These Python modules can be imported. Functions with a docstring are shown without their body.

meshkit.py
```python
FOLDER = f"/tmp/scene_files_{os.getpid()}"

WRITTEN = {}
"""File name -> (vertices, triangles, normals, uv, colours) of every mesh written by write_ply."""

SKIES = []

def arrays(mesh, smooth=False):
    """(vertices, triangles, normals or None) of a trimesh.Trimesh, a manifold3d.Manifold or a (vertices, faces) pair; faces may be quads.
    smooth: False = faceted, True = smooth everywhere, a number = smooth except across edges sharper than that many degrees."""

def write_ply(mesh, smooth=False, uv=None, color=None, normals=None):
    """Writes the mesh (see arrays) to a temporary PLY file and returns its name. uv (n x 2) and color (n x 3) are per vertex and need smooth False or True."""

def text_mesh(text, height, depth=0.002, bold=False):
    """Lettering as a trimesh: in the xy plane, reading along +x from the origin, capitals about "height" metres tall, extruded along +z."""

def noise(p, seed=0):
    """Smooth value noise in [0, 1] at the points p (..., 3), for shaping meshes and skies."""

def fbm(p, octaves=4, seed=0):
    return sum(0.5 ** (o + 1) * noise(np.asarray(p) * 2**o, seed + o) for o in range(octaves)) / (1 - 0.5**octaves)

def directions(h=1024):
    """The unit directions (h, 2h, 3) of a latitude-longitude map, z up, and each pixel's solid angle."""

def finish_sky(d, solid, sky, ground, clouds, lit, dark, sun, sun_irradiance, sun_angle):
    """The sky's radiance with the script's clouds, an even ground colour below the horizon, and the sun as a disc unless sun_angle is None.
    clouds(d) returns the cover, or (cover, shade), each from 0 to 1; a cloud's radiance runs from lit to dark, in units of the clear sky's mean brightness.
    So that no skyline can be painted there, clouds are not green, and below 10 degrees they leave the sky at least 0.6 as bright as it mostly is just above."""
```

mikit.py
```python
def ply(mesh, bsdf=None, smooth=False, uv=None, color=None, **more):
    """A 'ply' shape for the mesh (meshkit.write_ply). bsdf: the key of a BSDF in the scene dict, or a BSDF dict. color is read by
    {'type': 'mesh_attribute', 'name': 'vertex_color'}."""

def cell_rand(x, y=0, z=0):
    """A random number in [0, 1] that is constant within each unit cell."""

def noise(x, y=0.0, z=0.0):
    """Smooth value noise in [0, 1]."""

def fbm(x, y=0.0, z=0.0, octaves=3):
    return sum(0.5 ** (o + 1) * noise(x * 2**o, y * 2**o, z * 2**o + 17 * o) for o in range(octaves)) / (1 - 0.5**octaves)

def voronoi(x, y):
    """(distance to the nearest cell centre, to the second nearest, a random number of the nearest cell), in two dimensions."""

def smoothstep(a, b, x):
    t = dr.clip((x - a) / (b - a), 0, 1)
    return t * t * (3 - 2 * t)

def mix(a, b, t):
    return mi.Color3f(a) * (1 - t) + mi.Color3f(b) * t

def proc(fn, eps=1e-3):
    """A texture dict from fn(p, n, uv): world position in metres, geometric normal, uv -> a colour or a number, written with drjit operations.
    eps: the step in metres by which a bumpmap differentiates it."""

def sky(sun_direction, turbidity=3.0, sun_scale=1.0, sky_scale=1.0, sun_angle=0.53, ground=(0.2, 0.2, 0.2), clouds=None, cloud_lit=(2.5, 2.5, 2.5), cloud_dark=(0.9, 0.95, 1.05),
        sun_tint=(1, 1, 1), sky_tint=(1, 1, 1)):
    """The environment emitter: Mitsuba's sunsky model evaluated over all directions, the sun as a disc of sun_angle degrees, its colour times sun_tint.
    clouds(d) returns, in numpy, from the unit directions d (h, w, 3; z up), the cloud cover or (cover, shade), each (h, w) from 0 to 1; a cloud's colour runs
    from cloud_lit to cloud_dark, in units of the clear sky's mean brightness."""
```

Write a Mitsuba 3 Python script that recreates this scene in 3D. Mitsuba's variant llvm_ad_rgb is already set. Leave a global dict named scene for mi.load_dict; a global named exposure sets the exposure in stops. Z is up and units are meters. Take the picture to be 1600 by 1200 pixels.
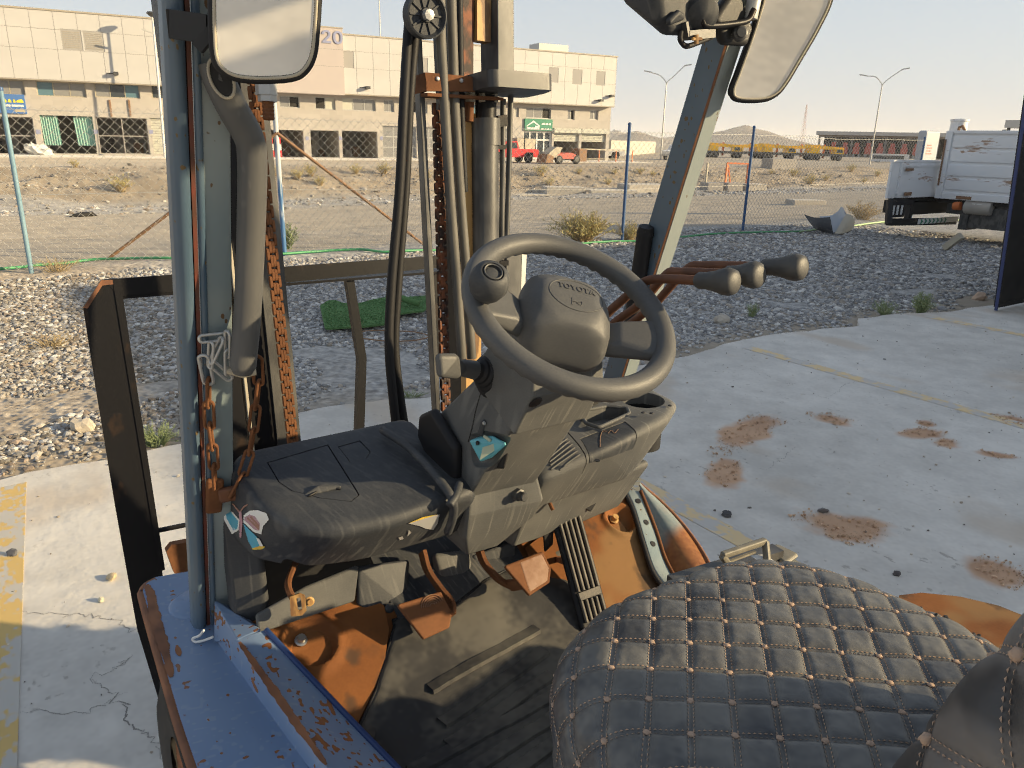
import math, random
import numpy as np, trimesh, manifold3d as m3
import shapely.geometry as sg
from shapely import affinity, ops
import drjit as dr, mitsuba as mi, mikit, meshkit
from mikit import proc, noise, fbm, voronoi, cell_rand, smoothstep, mix

T = mi.ScalarTransform4f
scene = {'type': 'scene'}
labels = {}
A = np.array
rng = np.random.default_rng(7)

# ---------------------------------------------------------------- camera, sky, exposure
CAM, FWD, UP = A([-0.79, -1.49, 1.85]), A([0.53802, 0.785397, -0.306083]), A([0.153462, 0.265783, 0.95174])
scene['camera'] = {'type': 'perspective', 'fov': 67.85, 'fov_axis': 'x', 'near_clip': 0.02, 'far_clip': 9000.0,
                   'to_world': T().look_at(origin=CAM.tolist(), target=(CAM + FWD).tolist(), up=UP.tolist())}
SUN_AZ, SUN_EL = math.radians(132), math.radians(16)
scene['sky'] = mikit.sky([math.sin(SUN_AZ) * math.cos(SUN_EL), math.cos(SUN_AZ) * math.cos(SUN_EL), math.sin(SUN_EL)],
                         turbidity=4.0, sun_scale=1.75, sky_scale=1.34, sun_tint=(.87, 0.98, 1.14), sky_tint=(.975, .99, 1.05), sun_angle=0.8,
                         clouds=lambda d: (.35 + .55 * np.exp(-np.clip(d[..., 2], 0, 1) / .20)), cloud_lit=(1.42, 1.46, 1.52))   # an even veil of dust haze, thicker low down
exposure = 2.3

# ---------------------------------------------------------------- helpers
def numbered(key):
    if key not in labels and key not in scene and not any(k.startswith(key + '__') for k in scene):
        return key
    i = 1
    while True:
        k = f'{key}_{i:03d}'
        if k not in labels and k not in scene and not any(q.startswith(k + '__') for q in scene):
            return k
        i += 1

_used = {}
def child(parent, name):
    base = parent + '__' + name
    n = _used.get(base, 0)
    _used[base] = n + 1
    return base if n == 0 else f'{base}_{n:03d}'

def thing(name, label, cat, group=None):
    key = numbered(name)
    labels[key] = {'label': label, 'category': cat}
    if group:
        labels[key]['group'] = group
    return key

def whole(name, mesh, mat, label, cat=None, group=None, kind=None, smooth=40, color=None):
    key = numbered(name)
    scene[key] = mikit.ply(mesh, mat, smooth=smooth, color=color)
    labels[key] = {'label': label}
    if cat: labels[key]['category'] = cat
    if group: labels[key]['group'] = group
    if kind: labels[key]['kind'] = kind
    return key

def part(parent, name, mesh, mat, smooth=40, label=None, kind=None, color=None):
    key = child(parent, name)
    scene[key] = mikit.ply(mesh, mat, smooth=smooth, color=color)
    if label or kind:
        labels[key] = {}
        if label: labels[key]['label'] = label
        if kind: labels[key]['kind'] = kind
    return key

def unit(v):
    v = A(v, float)
    return v / np.linalg.norm(v)

def cat(*ms):
    ms = [m for q in ms for m in (q if isinstance(q, (list, tuple)) else [q])]
    return trimesh.util.concatenate(ms)

def tm(m):
    """manifold -> trimesh"""
    g = m.to_mesh()
    return trimesh.Trimesh(g.vert_properties[:, :3], g.tri_verts, process=False)

def mm(t):
    """trimesh -> manifold"""
    t = trimesh.Trimesh(t.vertices, t.faces, process=True)
    return m3.Manifold(m3.Mesh(np.asarray(t.vertices, np.float32), np.asarray(t.faces, np.uint32)))

def box(lo, hi):
    lo, hi = A(lo, float), A(hi, float)
    b = trimesh.creation.box(np.abs(hi - lo))
    b.apply_translation((lo + hi) / 2)
    return b

def hull(pts, r, n=14):
    """rounded convex body: hull of spheres"""
    s = m3.Manifold.sphere(r, n) if np.isscalar(r) else None
    return m3.Manifold.batch_hull([(s if s is not None else m3.Manifold.sphere(r[i], n)).translate(tuple(map(float, p))) for i, p in enumerate(pts)])

def rbox(lo, hi, r=0.004, n=8):
    lo, hi = A(lo, float) + r, A(hi, float) - r
    return tm(hull([(x, y, z) for x in (lo[0], hi[0]) for y in (lo[1], hi[1]) for z in (lo[2], hi[2])], r, n))

def frame(o, z, up=(0, 0, 1)):
    z = unit(z)
    x = np.cross(up, z)
    if np.linalg.norm(x) < 1e-6: x = np.cross((0, 1, 0), z)
    x = unit(x)
    M = np.eye(4)
    M[:3, 0], M[:3, 1], M[:3, 2], M[:3, 3] = x, np.cross(z, x), z, o
    return M

def bar(p, q, w, h, up=(0, 0, 1), r=0.0):
    """box bar from p to q, w across, h along up"""
    p, q = A(p, float), A(q, float)
    L = np.linalg.norm(q - p)
    b = rbox((-w / 2, -h / 2, 0), (w / 2, h / 2, L), r, 6) if r else box((-w / 2, -h / 2, 0), (w / 2, h / 2, L))
    b.apply_transform(frame(p, q - p, up))
    return b

def catmull(pts, k=6):
    P = A(pts, float)
    P = np.vstack([2 * P[0] - P[1], P, 2 * P[-1] - P[-2]])
    out = []
    for i in range(1, len(P) - 2):
        for t in np.linspace(0, 1, k, endpoint=False):
            a, b, c, d = P[i - 1:i + 3]
            out.append(.5 * (2 * b + (c - a) * t + (2 * a - 5 * b + 4 * c - d) * t * t + (3 * b - a - 3 * c + d) * t ** 3))
    out.append(P[-2])
    return A(out)

def tube(pts, r, n=10, closed=False, caps=True):
    P = A(pts, float)
    m = len(P)
    R = np.full(m, r) if np.isscalar(r) else A(r, float)
    d = (np.roll(P, -1, 0) - np.roll(P, 1, 0)) if closed else np.gradient(P, axis=0)
    d /= np.linalg.norm(d, axis=1, keepdims=True) + 1e-12
    x = np.cross(d[0], (0.123, 0.31, 0.94)); x /= np.linalg.norm(x)
    ring = []
    a = np.arange(n) * 2 * np.pi / n
    for i in range(m):
        x = x - d[i] * (x @ d[i]); x /= np.linalg.norm(x)
        y = np.cross(d[i], x)
        ring.append(P[i] + R[i] * (np.cos(a)[:, None] * x + np.sin(a)[:, None] * y))
    V = np.vstack(ring)
    F = []
    for i in range(m if closed else m - 1):
        j = (i + 1) % m
        for k in range(n):
            l = (k + 1) % n
            F += [(i * n + k, i * n + l, j * n + l), (i * n + k, j * n + l, j * n + k)]
    if caps and not closed:
        V = np.vstack([V, P[0], P[-1]])
        for k in range(n):
            l = (k + 1) % n
            F += [(m * n, l, k), (m * n + 1, (m - 1) * n + k, (m - 1) * n + l)]
    return trimesh.Trimesh(V, A(F), process=False)

def lathe(prof, o=(0, 0, 0), axis=(0, 0, 1), n=28):
    """prof: (radius, height) list"""
    t = trimesh.creation.revolve(A(prof, float), sections=n)
    t.apply_transform(frame(o, axis))
    return t

def prism(poly, h, M=None):
    p = poly if hasattr(poly, 'geom_type') else sg.Polygon(poly)
    ps = [g for g in getattr(p, 'geoms', [p]) if g.area > 0]
    t = cat([trimesh.creation.extrude_polygon(g, h, engine='earcut') for g in ps])
    if M is not None: t.apply_transform(M)
    return t

def plate(pts, n, thick):
    """outline of coplanar world points, extruded by thick against n (n: visible side)"""
    P = A(pts, float); n = unit(n)
    M = frame(P.mean(0), n)
    q = (P - P.mean(0)) @ M[:3, :3]
    poly = sg.Polygon(q[:, :2])
    t = prism(poly, thick)
    t.apply_translation((0, 0, q[:, 2].mean() - thick))
    t.apply_transform(M)
    return t

def rpoly(pts, r=0.01):
    p = sg.Polygon(pts)
    return p.buffer(-r).buffer(r, quad_segs=5)

def ico(r=1.0, sub=1):
    return trimesh.creation.icosphere(sub, r)

def stones(P, S, seed=1, flat=0.65, sub=0):
    """many faceted stones joined: P (n,3) centres, S (n,) radii"""
    g = np.random.default_rng(seed)
    base = trimesh.creation.icosahedron() if sub == 0 else ico(1, sub)
    bv, bf = np.asarray(base.vertices), np.asarray(base.faces)
    bv = bv / np.linalg.norm(bv, axis=1).max()
    n = len(P)
    q = g.normal(size=(n, 4)); q /= np.linalg.norm(q, axis=1, keepdims=True)
    w, x, y, z = q.T
    Rm = np.stack([np.stack([1 - 2 * (y * y + z * z), 2 * (x * y - z * w), 2 * (x * z + y * w)], -1),
                   np.stack([2 * (x * y + z * w), 1 - 2 * (x * x + z * z), 2 * (y * z - x * w)], -1),
                   np.stack([2 * (x * z - y * w), 2 * (y * z + x * w), 1 - 2 * (x * x + y * y)], -1)], 1)
    jit = 1 + .45 * (g.random((n, len(bv))) - .5)
    sc = np.stack([g.uniform(.7, 1.3, n), g.uniform(.6, 1.1, n), g.uniform(.45, .9, n)], -1)
    V = bv[None] * jit[..., None] * sc[:, None]
    V = np.einsum('nij,nkj->nki', Rm, V)
    V[..., 2] *= flat
    V = V * S[:, None, None] + P[:, None]
    F = bf[None] + (np.arange(n) * len(bv))[:, None, None]
    return trimesh.Trimesh(V.reshape(-1, 3), F.reshape(-1, 3), process=False), len(bv)

def stone_colors(n, k, pal, seed=3, var=.25):
    g = np.random.default_rng(seed)
    c = A(pal)[g.integers(0, len(pal), n)] * g.uniform(1 - var, 1 + var, (n, 1))
    return np.repeat(np.clip(c, 0, 1), k, 0)

def cast(P, d, mesh):
    """brute-force ray cast: nearest hits of rays from P along d; returns points"""
    v = A(mesh.vertices)[A(mesh.faces)]
    d = unit(d)
    out = []
    e1, e2 = v[:, 1] - v[:, 0], v[:, 2] - v[:, 0]
    h = np.cross(d, e2); a = (e1 * h).sum(1); a = np.where(np.abs(a) < 1e-12, 1e-12, a)
    for p in A(P, float):
        s = p - v[:, 0]; u = (s * h).sum(1) / a
        q = np.cross(s, e1); w = q @ d / a
        t = (e2 * q).sum(1) / a
        ok = (u >= -1e-6) & (w >= -1e-6) & (u + w <= 1 + 1e-6) & (t > 0)
        out.append(p + d * (t[ok].min() if ok.any() else np.nan))
    return A(out)

def drape(poly, M, mesh, d, off, step=.006):
    """a thin sheet cut to poly (in the plane M) laid on mesh along d"""
    p = poly if hasattr(poly, 'geom_type') else sg.Polygon(poly)
    t = trimesh.creation.extrude_polygon(p, .001, engine='earcut')
    v, f = trimesh.creation.triangulate_polygon(p, engine='earcut')
    s = trimesh.Trimesh(np.c_[v, np.zeros(len(v))], f, process=False)
    s = trimesh.Trimesh(*trimesh.remesh.subdivide_to_size(s.vertices, s.faces, step), process=False)
    s.apply_transform(M)
    h = np.vstack([cast([CAM], v_ - CAM, mesh) for v_ in A(s.vertices)])
    bad = np.isnan(h).any(1)
    if bad.any():
        good = np.where(~bad)[0]
        for i in np.where(bad)[0]:
            j = good[np.argmin(np.linalg.norm(s.vertices[good] - s.vertices[i], axis=1))]
            h[i] = s.vertices[i] + unit(d) * ((h[j] - s.vertices[j]) @ unit(d))
    s.vertices = h - unit(d) * off
    return s

# ---------------------------------------------------------------- materials
def mat(key, base, rough=.6, metallic=0., spec=.5, bump=None, bscale=1., two=True, **more):
    col = base if isinstance(base, dict) else {'type': 'rgb', 'value': list(base)}
    b = {'type': 'principled', 'base_color': col, 'roughness': rough, 'metallic': metallic, 'specular': spec, **more}
    if bump is not None:
        b = {'type': 'bumpmap', 'nested': b, 'tex': bump, 'scale': bscale}
    if two: b = {'type': 'twosided', 'bsdf': b}
    scene['m_' + key] = b
    return 'm_' + key

def c_plastic(p, n, uv):
    a = fbm(p.x * 7, p.y * 7, p.z * 7, 4)
    s = noise(p.x * 210 + p.y * 60, p.y * 50, p.z * 9)
    f = noise(p.x * 420, p.y * 420, p.z * 420)
    up = smoothstep(.1, .9, n.z)
    d = dr.clip(.06 + .55 * (a - .38) + .34 * smoothstep(.55, .95, s) * (1 - .6 * up) + .10 * (f - .5), 0, 1)
    return mix((.018, .022, .030), (.125, .124, .118), d)
def c_dirtyplastic(p, n, uv):
    a = fbm(p.x * 8, p.y * 8, p.z * 8, 4)
    st = noise(p.x * 240 + p.y * 40, p.y * 30, p.z * 8)
    f = noise(p.x * 420, p.y * 420, p.z * 420)
    d = dr.clip(.30 + .65 * (a - .4) + .38 * smoothstep(.62, .95, st) + .12 * (f - .5), 0, 1)
    return mix((.040, .044, .050), (.170, .167, .154), d)
def c_blue(p, n, uv):
    a = fbm(p.x * 30, p.y * 16, p.z * 30, 4)
    b = noise(p.x * 75, p.y * 30 + 4, p.z * 75)
    g = fbm(p.x * 5 + 3, p.y * 5, p.z * 5, 2)
    b2 = noise(p.x * 130, p.y * 130, p.z * 130)
    chip = smoothstep(.665, .685, a * .50 + b * .18 + b2 * .40)
    sc_ = smoothstep(.72, .86, noise(p.x * 34 + p.y * 120, p.y * 22 - p.x * 90, p.z * 40))
    base = mix(mix((.110, .180, .320), (.200, .268, .380), g), (.24, .29, .36), sc_ * .35)
    return mix(base, mix((.13, .055, .03), (.24, .10, .04), b), chip)
def c_rustedge(p, n, uv):
    a = fbm(p.x * 40, p.y * 22, p.z * 40, 3)
    return mix((.10, .045, .028), (.30, .13, .06), a)
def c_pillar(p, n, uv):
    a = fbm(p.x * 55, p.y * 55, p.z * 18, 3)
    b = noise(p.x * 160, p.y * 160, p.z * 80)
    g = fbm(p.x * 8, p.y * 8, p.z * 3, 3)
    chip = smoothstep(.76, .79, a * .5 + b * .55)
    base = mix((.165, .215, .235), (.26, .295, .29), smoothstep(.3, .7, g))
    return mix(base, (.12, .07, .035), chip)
def c_pillarshaded(p, n, uv):  # pillar paint darkened and blued for the faces in shade
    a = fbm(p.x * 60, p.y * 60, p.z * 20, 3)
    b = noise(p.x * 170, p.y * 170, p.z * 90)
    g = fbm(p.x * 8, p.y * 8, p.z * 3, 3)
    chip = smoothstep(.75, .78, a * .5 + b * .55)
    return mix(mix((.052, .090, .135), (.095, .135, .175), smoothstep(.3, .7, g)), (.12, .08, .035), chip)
def c_rust(p, n, uv):
    a = fbm(p.x * 14, p.y * 14, p.z * 14, 4)
    b = noise(p.x * 220, p.y * 220, p.z * 220)
    return mix((.085, .036, .018), (.175, .075, .033), dr.clip(a * 1.3 - .15 + b * .25, 0, 1))
def c_rustplate(p, n, uv):
    a = fbm(p.x * 9 + 5, p.y * 9, p.z * 9, 3)
    b = noise(p.x * 300, p.y * 300, p.z * 300)
    r = mix((.120, .042, .014), (.225, .088, .027), dr.clip(a * 1.2 - .1 + b * .2, 0, 1))
    e = smoothstep(.52, .68, fbm(p.x * 8 + 9, p.y * 8, p.z * 5, 3))
    k = smoothstep(.60, .72, fbm(p.x * 13 + 1, p.y * 13, p.z * 9, 4))
    return mix(mix(r, (.27, .20, .095), e * .38), (.05, .036, .026), k * .75)
def c_fender(p, n, uv):
    a = fbm(p.x * 9 + 2, p.y * 6, p.z * 9, 3) + .55 * smoothstep(-.18, -.34, p.y) - .30 * smoothstep(.56, .48, p.x)
    b = noise(p.x * 120, p.y * 120, p.z * 120)
    g = mix((.14, .19, .21), (.21, .24, .235), b)
    return mix(g, mix((.19, .068, .02), (.29, .12, .036), b), smoothstep(.42, .72, a))
def c_mat(p, n, uv):
    a = fbm(p.x * 7, p.y * 7, p.z * 7, 4)
    b = noise(p.x * 90, p.y * 90, p.z * 90)
    d = smoothstep(.38, .68, a * .85 + b * .15)
    return mix((.026, .026, .028), (.105, .099, .085), d * .85)
def c_leather(p, n, uv):
    a = fbm(p.x * 14, p.y * 14, p.z * 14, 4)
    b = noise(p.x * 120, p.y * 120, p.z * 120)
    return mix((.046, .049, .056), (.135, .133, .125), smoothstep(.25, .75, a * .8 + b * .2))
def b_leather(p, n, uv):
    return fbm(p.x * 160, p.y * 160, p.z * 160, 2) * .0006 + fbm(p.x * 30, p.y * 30, p.z * 30, 3) * .003
def c_black(p, n, uv):
    a = fbm(p.x * 20, p.y * 20, p.z * 9, 4)
    return mix((.008, .008, .010), (.026, .017, .013), smoothstep(.66, .78, a))
def c_steelgrey(p, n, uv):
    a = fbm(p.x * 20, p.y * 20, p.z * 9, 4)
    return mix((.042, .043, .046), (.095, .094, .090), smoothstep(.35, .7, a))
def c_orange(p, n, uv):
    a = fbm(p.x * 40, p.y * 40, p.z * 7, 4)
    return mix((.46, .27, .09), (.16, .08, .03), smoothstep(.5, .66, a))
def c_rustmast(p, n, uv):
    a = fbm(p.x * 60, p.y * 60, p.z * 30, 4)
    return mix((.035, .022, .018), (.21, .07, .028), smoothstep(.35, .7, a))
def c_mirror(p, n, uv):
    a = fbm(p.x * 12, p.y * 12, p.z * 12, 4)
    b = noise(p.x * 60 + p.z * 40, p.y * 60, p.z * 90)
    c = fbm(p.x * 4, p.y * 4, p.z * 22, 3)
    return mix((.40, .385, .35), (.62, .595, .54), smoothstep(.25, .75, a * .5 + b * .2 + c * .3))
PATCHES = []
def patch_field(p, b):
    f = mi.Float(0)
    w = 1.1 * (fbm(p.x * 5.5, p.y * 5.5, 7, 4) - .5) + .35 * (b - .5)
    for (cx, cy, ca, sa, ra, rb) in PATCHES:
        u, v = ((p.x - cx) * ca + (p.y - cy) * sa) / ra, (-(p.x - cx) * sa + (p.y - cy) * ca) / rb
        f = dr.maximum(f, 1 - dr.sqrt(u * u + v * v) * .5)
    return smoothstep(.36, .72, f + w * .60) * smoothstep(.0, .2, f)
def c_concrete(p, n, uv):
    a = fbm(p.x * .9, p.y * .9, 0, 4)
    b = fbm(p.x * 7, p.y * 7, 3, 4)
    c = noise(p.x * 60, p.y * 60)
    base = mix((.44, .42, .385), (.60, .575, .53), dr.clip(.5 + (a - .5) * 1.3 + (b - .5) * .9 + (c - .5) * .25, 0, 1))
    st = smoothstep(.60, .78, fbm(p.x * 1.5 + 9, p.y * 1.1 + 3, 0, 4))
    base = mix(base, (.44, .36, .275), st * .55)
    base = mix(base, mix((.36, .20, .115), (.54, .34, .205), b), patch_field(p, b) * .92)
    sp = smoothstep(.72, .86, fbm(p.x * 31, p.y * 23, 2, 3)) * smoothstep(.5, .7, fbm(p.x * 2.3, p.y * 2.3, 8, 2))
    sp2 = smoothstep(.60, .85, fbm(p.x * 26, p.y * 17, 5, 4))
    return mix(base, (.22, .20, .17), dr.clip(sp * .5 + sp2 * .10, 0, 1))
def b_concrete(p, n, uv):
    return fbm(p.x * 14, p.y * 14, 0, 3) * .006 + noise(p.x * 90, p.y * 90) * .0012
def paint_fn(lo, hi, wear):
    def fn(p, n, uv):
        a = fbm(p.x * 10, p.y * 10, 0, 4)
        b = noise(p.x * 70, p.y * 38)
        return mix(hi, lo, smoothstep(wear, wear + .16, a * .75 + b * .3))
    return fn
def c_dust(p, n, uv):
    a = fbm(p.x * 26, p.y * 26, 0, 4)
    return mix((.34, .23, .145), (.54, .40, .275), a)
def c_ground(p, n, uv):
    r = noise(p.x * 34, p.y * 34); r2 = noise(p.x * 13, p.y * 13, 3); big = fbm(p.x * .35, p.y * .35, 0, 3)
    far = fbm(p.x * 1.6, p.y * 1.6, 2, 4)
    grav = mix((.20, .198, .195), (.44, .43, .41), dr.clip(r * .6 + r2 * .5 - .05, 0, 1))
    warm = smoothstep(2.2, -.6, p.x + 1.6 * (big - .5))  # sunlit warmth of the left gravel put into its colour
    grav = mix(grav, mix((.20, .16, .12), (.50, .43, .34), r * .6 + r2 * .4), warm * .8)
    grav = mix(grav, (.30, .25, .19), smoothstep(3.95, 3.3, p.y + .9 * (fbm(p.x * 1.8, p.y * 1.8, 4, 3) - .5)) * .85)
    streak = fbm(p.x * .10, p.y * 1.5, 6, 3)
    road = mix((.245, .215, .175), (.34, .305, .255), dr.clip(streak * .8 + far * .35 - .1, 0, 1))
    w = p.y + 1.2 * (big - .5)
    c = mix(grav, road, smoothstep(10.5, 11.7, w))
    band = mix((.19, .18, .17), (.37, .355, .33), dr.clip(noise(p.x * 5, p.y * 5) * .6 + far * .5, 0, 1))
    c = mix(c, band, smoothstep(24.5, 26.5, p.y + 3 * (big - .5)) * smoothstep(38.5, 36.5, p.y))
    bank = mix((.22, .18, .135), (.36, .31, .245), dr.clip(fbm(p.x * .9, p.y * .9, p.z * 2, 4) * 1.3 - .15 + .3 * (noise(p.x * 4, p.y * 4, p.z * 6) - .5), 0, 1))
    c = mix(c, bank, smoothstep(36.8, 38.2, p.y) * smoothstep(47, 43.5, p.y + 3 * (big - .5)))
    flat = mix((.28, .24, .19), (.37, .33, .27), fbm(p.x * .12, p.y * .3, 1, 3))
    return mix(c, flat, smoothstep(43.5, 46, p.y))
def b_ground(p, n, uv):
    k = smoothstep(10.6, 12, p.y)
    return (noise(p.x * 30, p.y * 30) * .02 + noise(p.x * 12, p.y * 12) * .03) * (1 - .85 * k) + noise(p.x * 3.1, p.y * 3.1, 4) * .05 * k
def c_stonewall(p, n, uv):
    a = fbm(p.x * .8, p.z * 1.3, p.y * .8, 3)
    s = cell_rand(dr.floor(p.x / .62 + .5 * cell_rand(dr.floor(p.z / .31), 3)), dr.floor(p.z / .31))
    return mix((.38, .355, .325), (.46, .43, .395), dr.clip(a * .5 + s * .5, 0, 1))
def c_panel(p, n, uv):
    a = fbm(p.x * .35, p.z * .9, 0, 3)
    return mix((.47, .46, .445), (.525, .515, .50), a)
def c_truck(p, n, uv):
    a = fbm(p.x * 1.7, p.y * 1.7, p.z * 3.2, 4)
    b = noise(p.x * 14, p.y * 14, p.z * 40)
    r = smoothstep(.62, .72, a * .8 + b * .2)
    return mix((.72, .73, .74), (.30, .16, .07), r * .85)
def c_turf(p, n, uv):
    a = noise(p.x * 70, p.y * 70, p.z * 70)
    return mix((.055, .125, .045), (.115, .205, .085), a)
def c_hill(p, n, uv):
    return mix((.14, .115, .09), (.23, .19, .15), fbm(p.x * .01, p.y * .01, p.z * .03, 4))

mat('plastic', proc(c_plastic), .62)
mat('plastic_dusty', proc(c_dirtyplastic), .7)
mat('wheel_plastic', proc(lambda p, n, uv: mix((.054, .056, .060), (.100, .100, .098), dr.clip(.15 + .8 * fbm(p.x * 11, p.y * 11, p.z * 11, 3) + .25 * (noise(p.x * 420, p.y * 420, p.z * 420) - .5) - .1, 0, 1))), .55)
mat('blue', proc(c_blue), .38, clearcoat=.2, clearcoat_gloss=.7)
mat('rust_edge', proc(c_rustedge), .8)
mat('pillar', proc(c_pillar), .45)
mat('pillar_blue', proc(c_pillarshaded), .4)
mat('cab_grey', (.36, .39, .43), .5)
mat('pale_red', (.40, .20, .17), .7)
mat('rust', proc(c_rust), .85, spec=.25)
mat('rust_plate', proc(c_rustplate), .8, spec=.25)
mat('fender', proc(c_fender), .6)
mat('mat', proc(c_mat), .75)
mat('leather', proc(c_leather), .42, bump=proc(b_leather, eps=.0015), bscale=1.0)
mat('leather_dark', proc(lambda p, n, uv: mix(mix((.020, .022, .028), (.045, .046, .050), fbm(p.x * 12, p.y * 12, p.z * 12, 3)), (.16, .15, .145), smoothstep(.49, .62, fbm(p.x * 9 + 2, p.y * 9, p.z * 9 + 1, 4)) * .75)), .5, bump=proc(b_leather, eps=.0015), bscale=1.0)  # seat leather darkened for the shade on the backrest, plus scuffs
mat('knob', proc(lambda p, n, uv: mix((.030, .032, .036), (.085, .084, .080), fbm(p.x * 30, p.y * 30, p.z * 30, 3))), .55)
mat('thread', (.40, .285, .21), .9)
mat('black_paint', proc(c_black), .45, spec=.25)
mat('black', (.012, .012, .013), .6)
mat('rubber', (.014, .014, .016), .6, spec=.3)
mat('hose', proc(lambda p, n, uv: mix((.05, .05, .05), (.15, .14, .12), fbm(p.x * 50, p.y * 50, p.z * 12, 3))), .6)
mat('steel', proc(c_steelgrey), .45)
mat('orange', proc(c_orange), .55)
mat('rust_mast', proc(c_rustmast), .7)
mat('red_strip', proc(lambda p, n, uv: mix((.15, .035, .022), (.07, .035, .022), noise(p.x * 90, p.y * 90, p.z * 60))), .6)
mat('white', (.66, .66, .64), .5)
mat('galv', (.42, .42, .41), .45, metallic=.4)
mat('handle', proc(lambda p, n, uv: mix((.060, .062, .066), (.120, .118, .112), dr.clip(fbm(p.x * 16, p.y * 16, p.z * 9, 3) * .8 + .3 * smoothstep(.8, .95, noise(p.x * 130, p.y * 130, p.z * 40)), 0, 1))), .55)
mat('worn_grey', proc(lambda p, n, uv: mix((.10, .095, .08), (.24, .22, .17), fbm(p.x * 60, p.y * 60, p.z * 60, 3))), .55)
mat('zinc', (.50, .49, .46), .35, metallic=.8)
mat('cream', (.40, .36, .28), .6)
mat('teal', (.12, .40, .46), .5)
mat('mirror_dust', proc(c_mirror), .55)
scene['m_mirror'] = {'type': 'blendbsdf', 'weight': .62, 'a': {'type': 'roughconductor', 'material': 'Al', 'alpha': .06},
                     'b': {'type': 'principled', 'base_color': proc(c_mirror), 'roughness': .7}}
scene['m_mirror'] = {'type': 'twosided', 'bsdf': scene['m_mirror']}
mat('concrete', proc(c_concrete), .85, spec=.3, bump=proc(b_concrete, eps=.004))
mat('yellow_band', proc(paint_fn((.44, .42, .38), (.54, .38, .14), .44)), .8)
mat('yellow_line', proc(paint_fn((.45, .43, .40), (.60, .46, .26), .44)), .8)
mat('dust', proc(c_dust), .95, spec=.1)
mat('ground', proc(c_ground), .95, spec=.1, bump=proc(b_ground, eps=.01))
scene['m_stone'] = {'type': 'twosided', 'bsdf': {'type': 'principled', 'base_color': {'type': 'mesh_attribute', 'name': 'vertex_color'}, 'roughness': .9, 'specular': .2}}
mat('stone_wall', proc(c_stonewall), .85)
mat('panel', proc(c_panel), .55)
mat('panel_back', (.30, .28, .26), .8)
mat('panel_joint', (.33, .32, .305), .8)
mat('tower', (.45, .40, .38), .7)
mat('shutter', (.48, .48, .42), .6)
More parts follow.
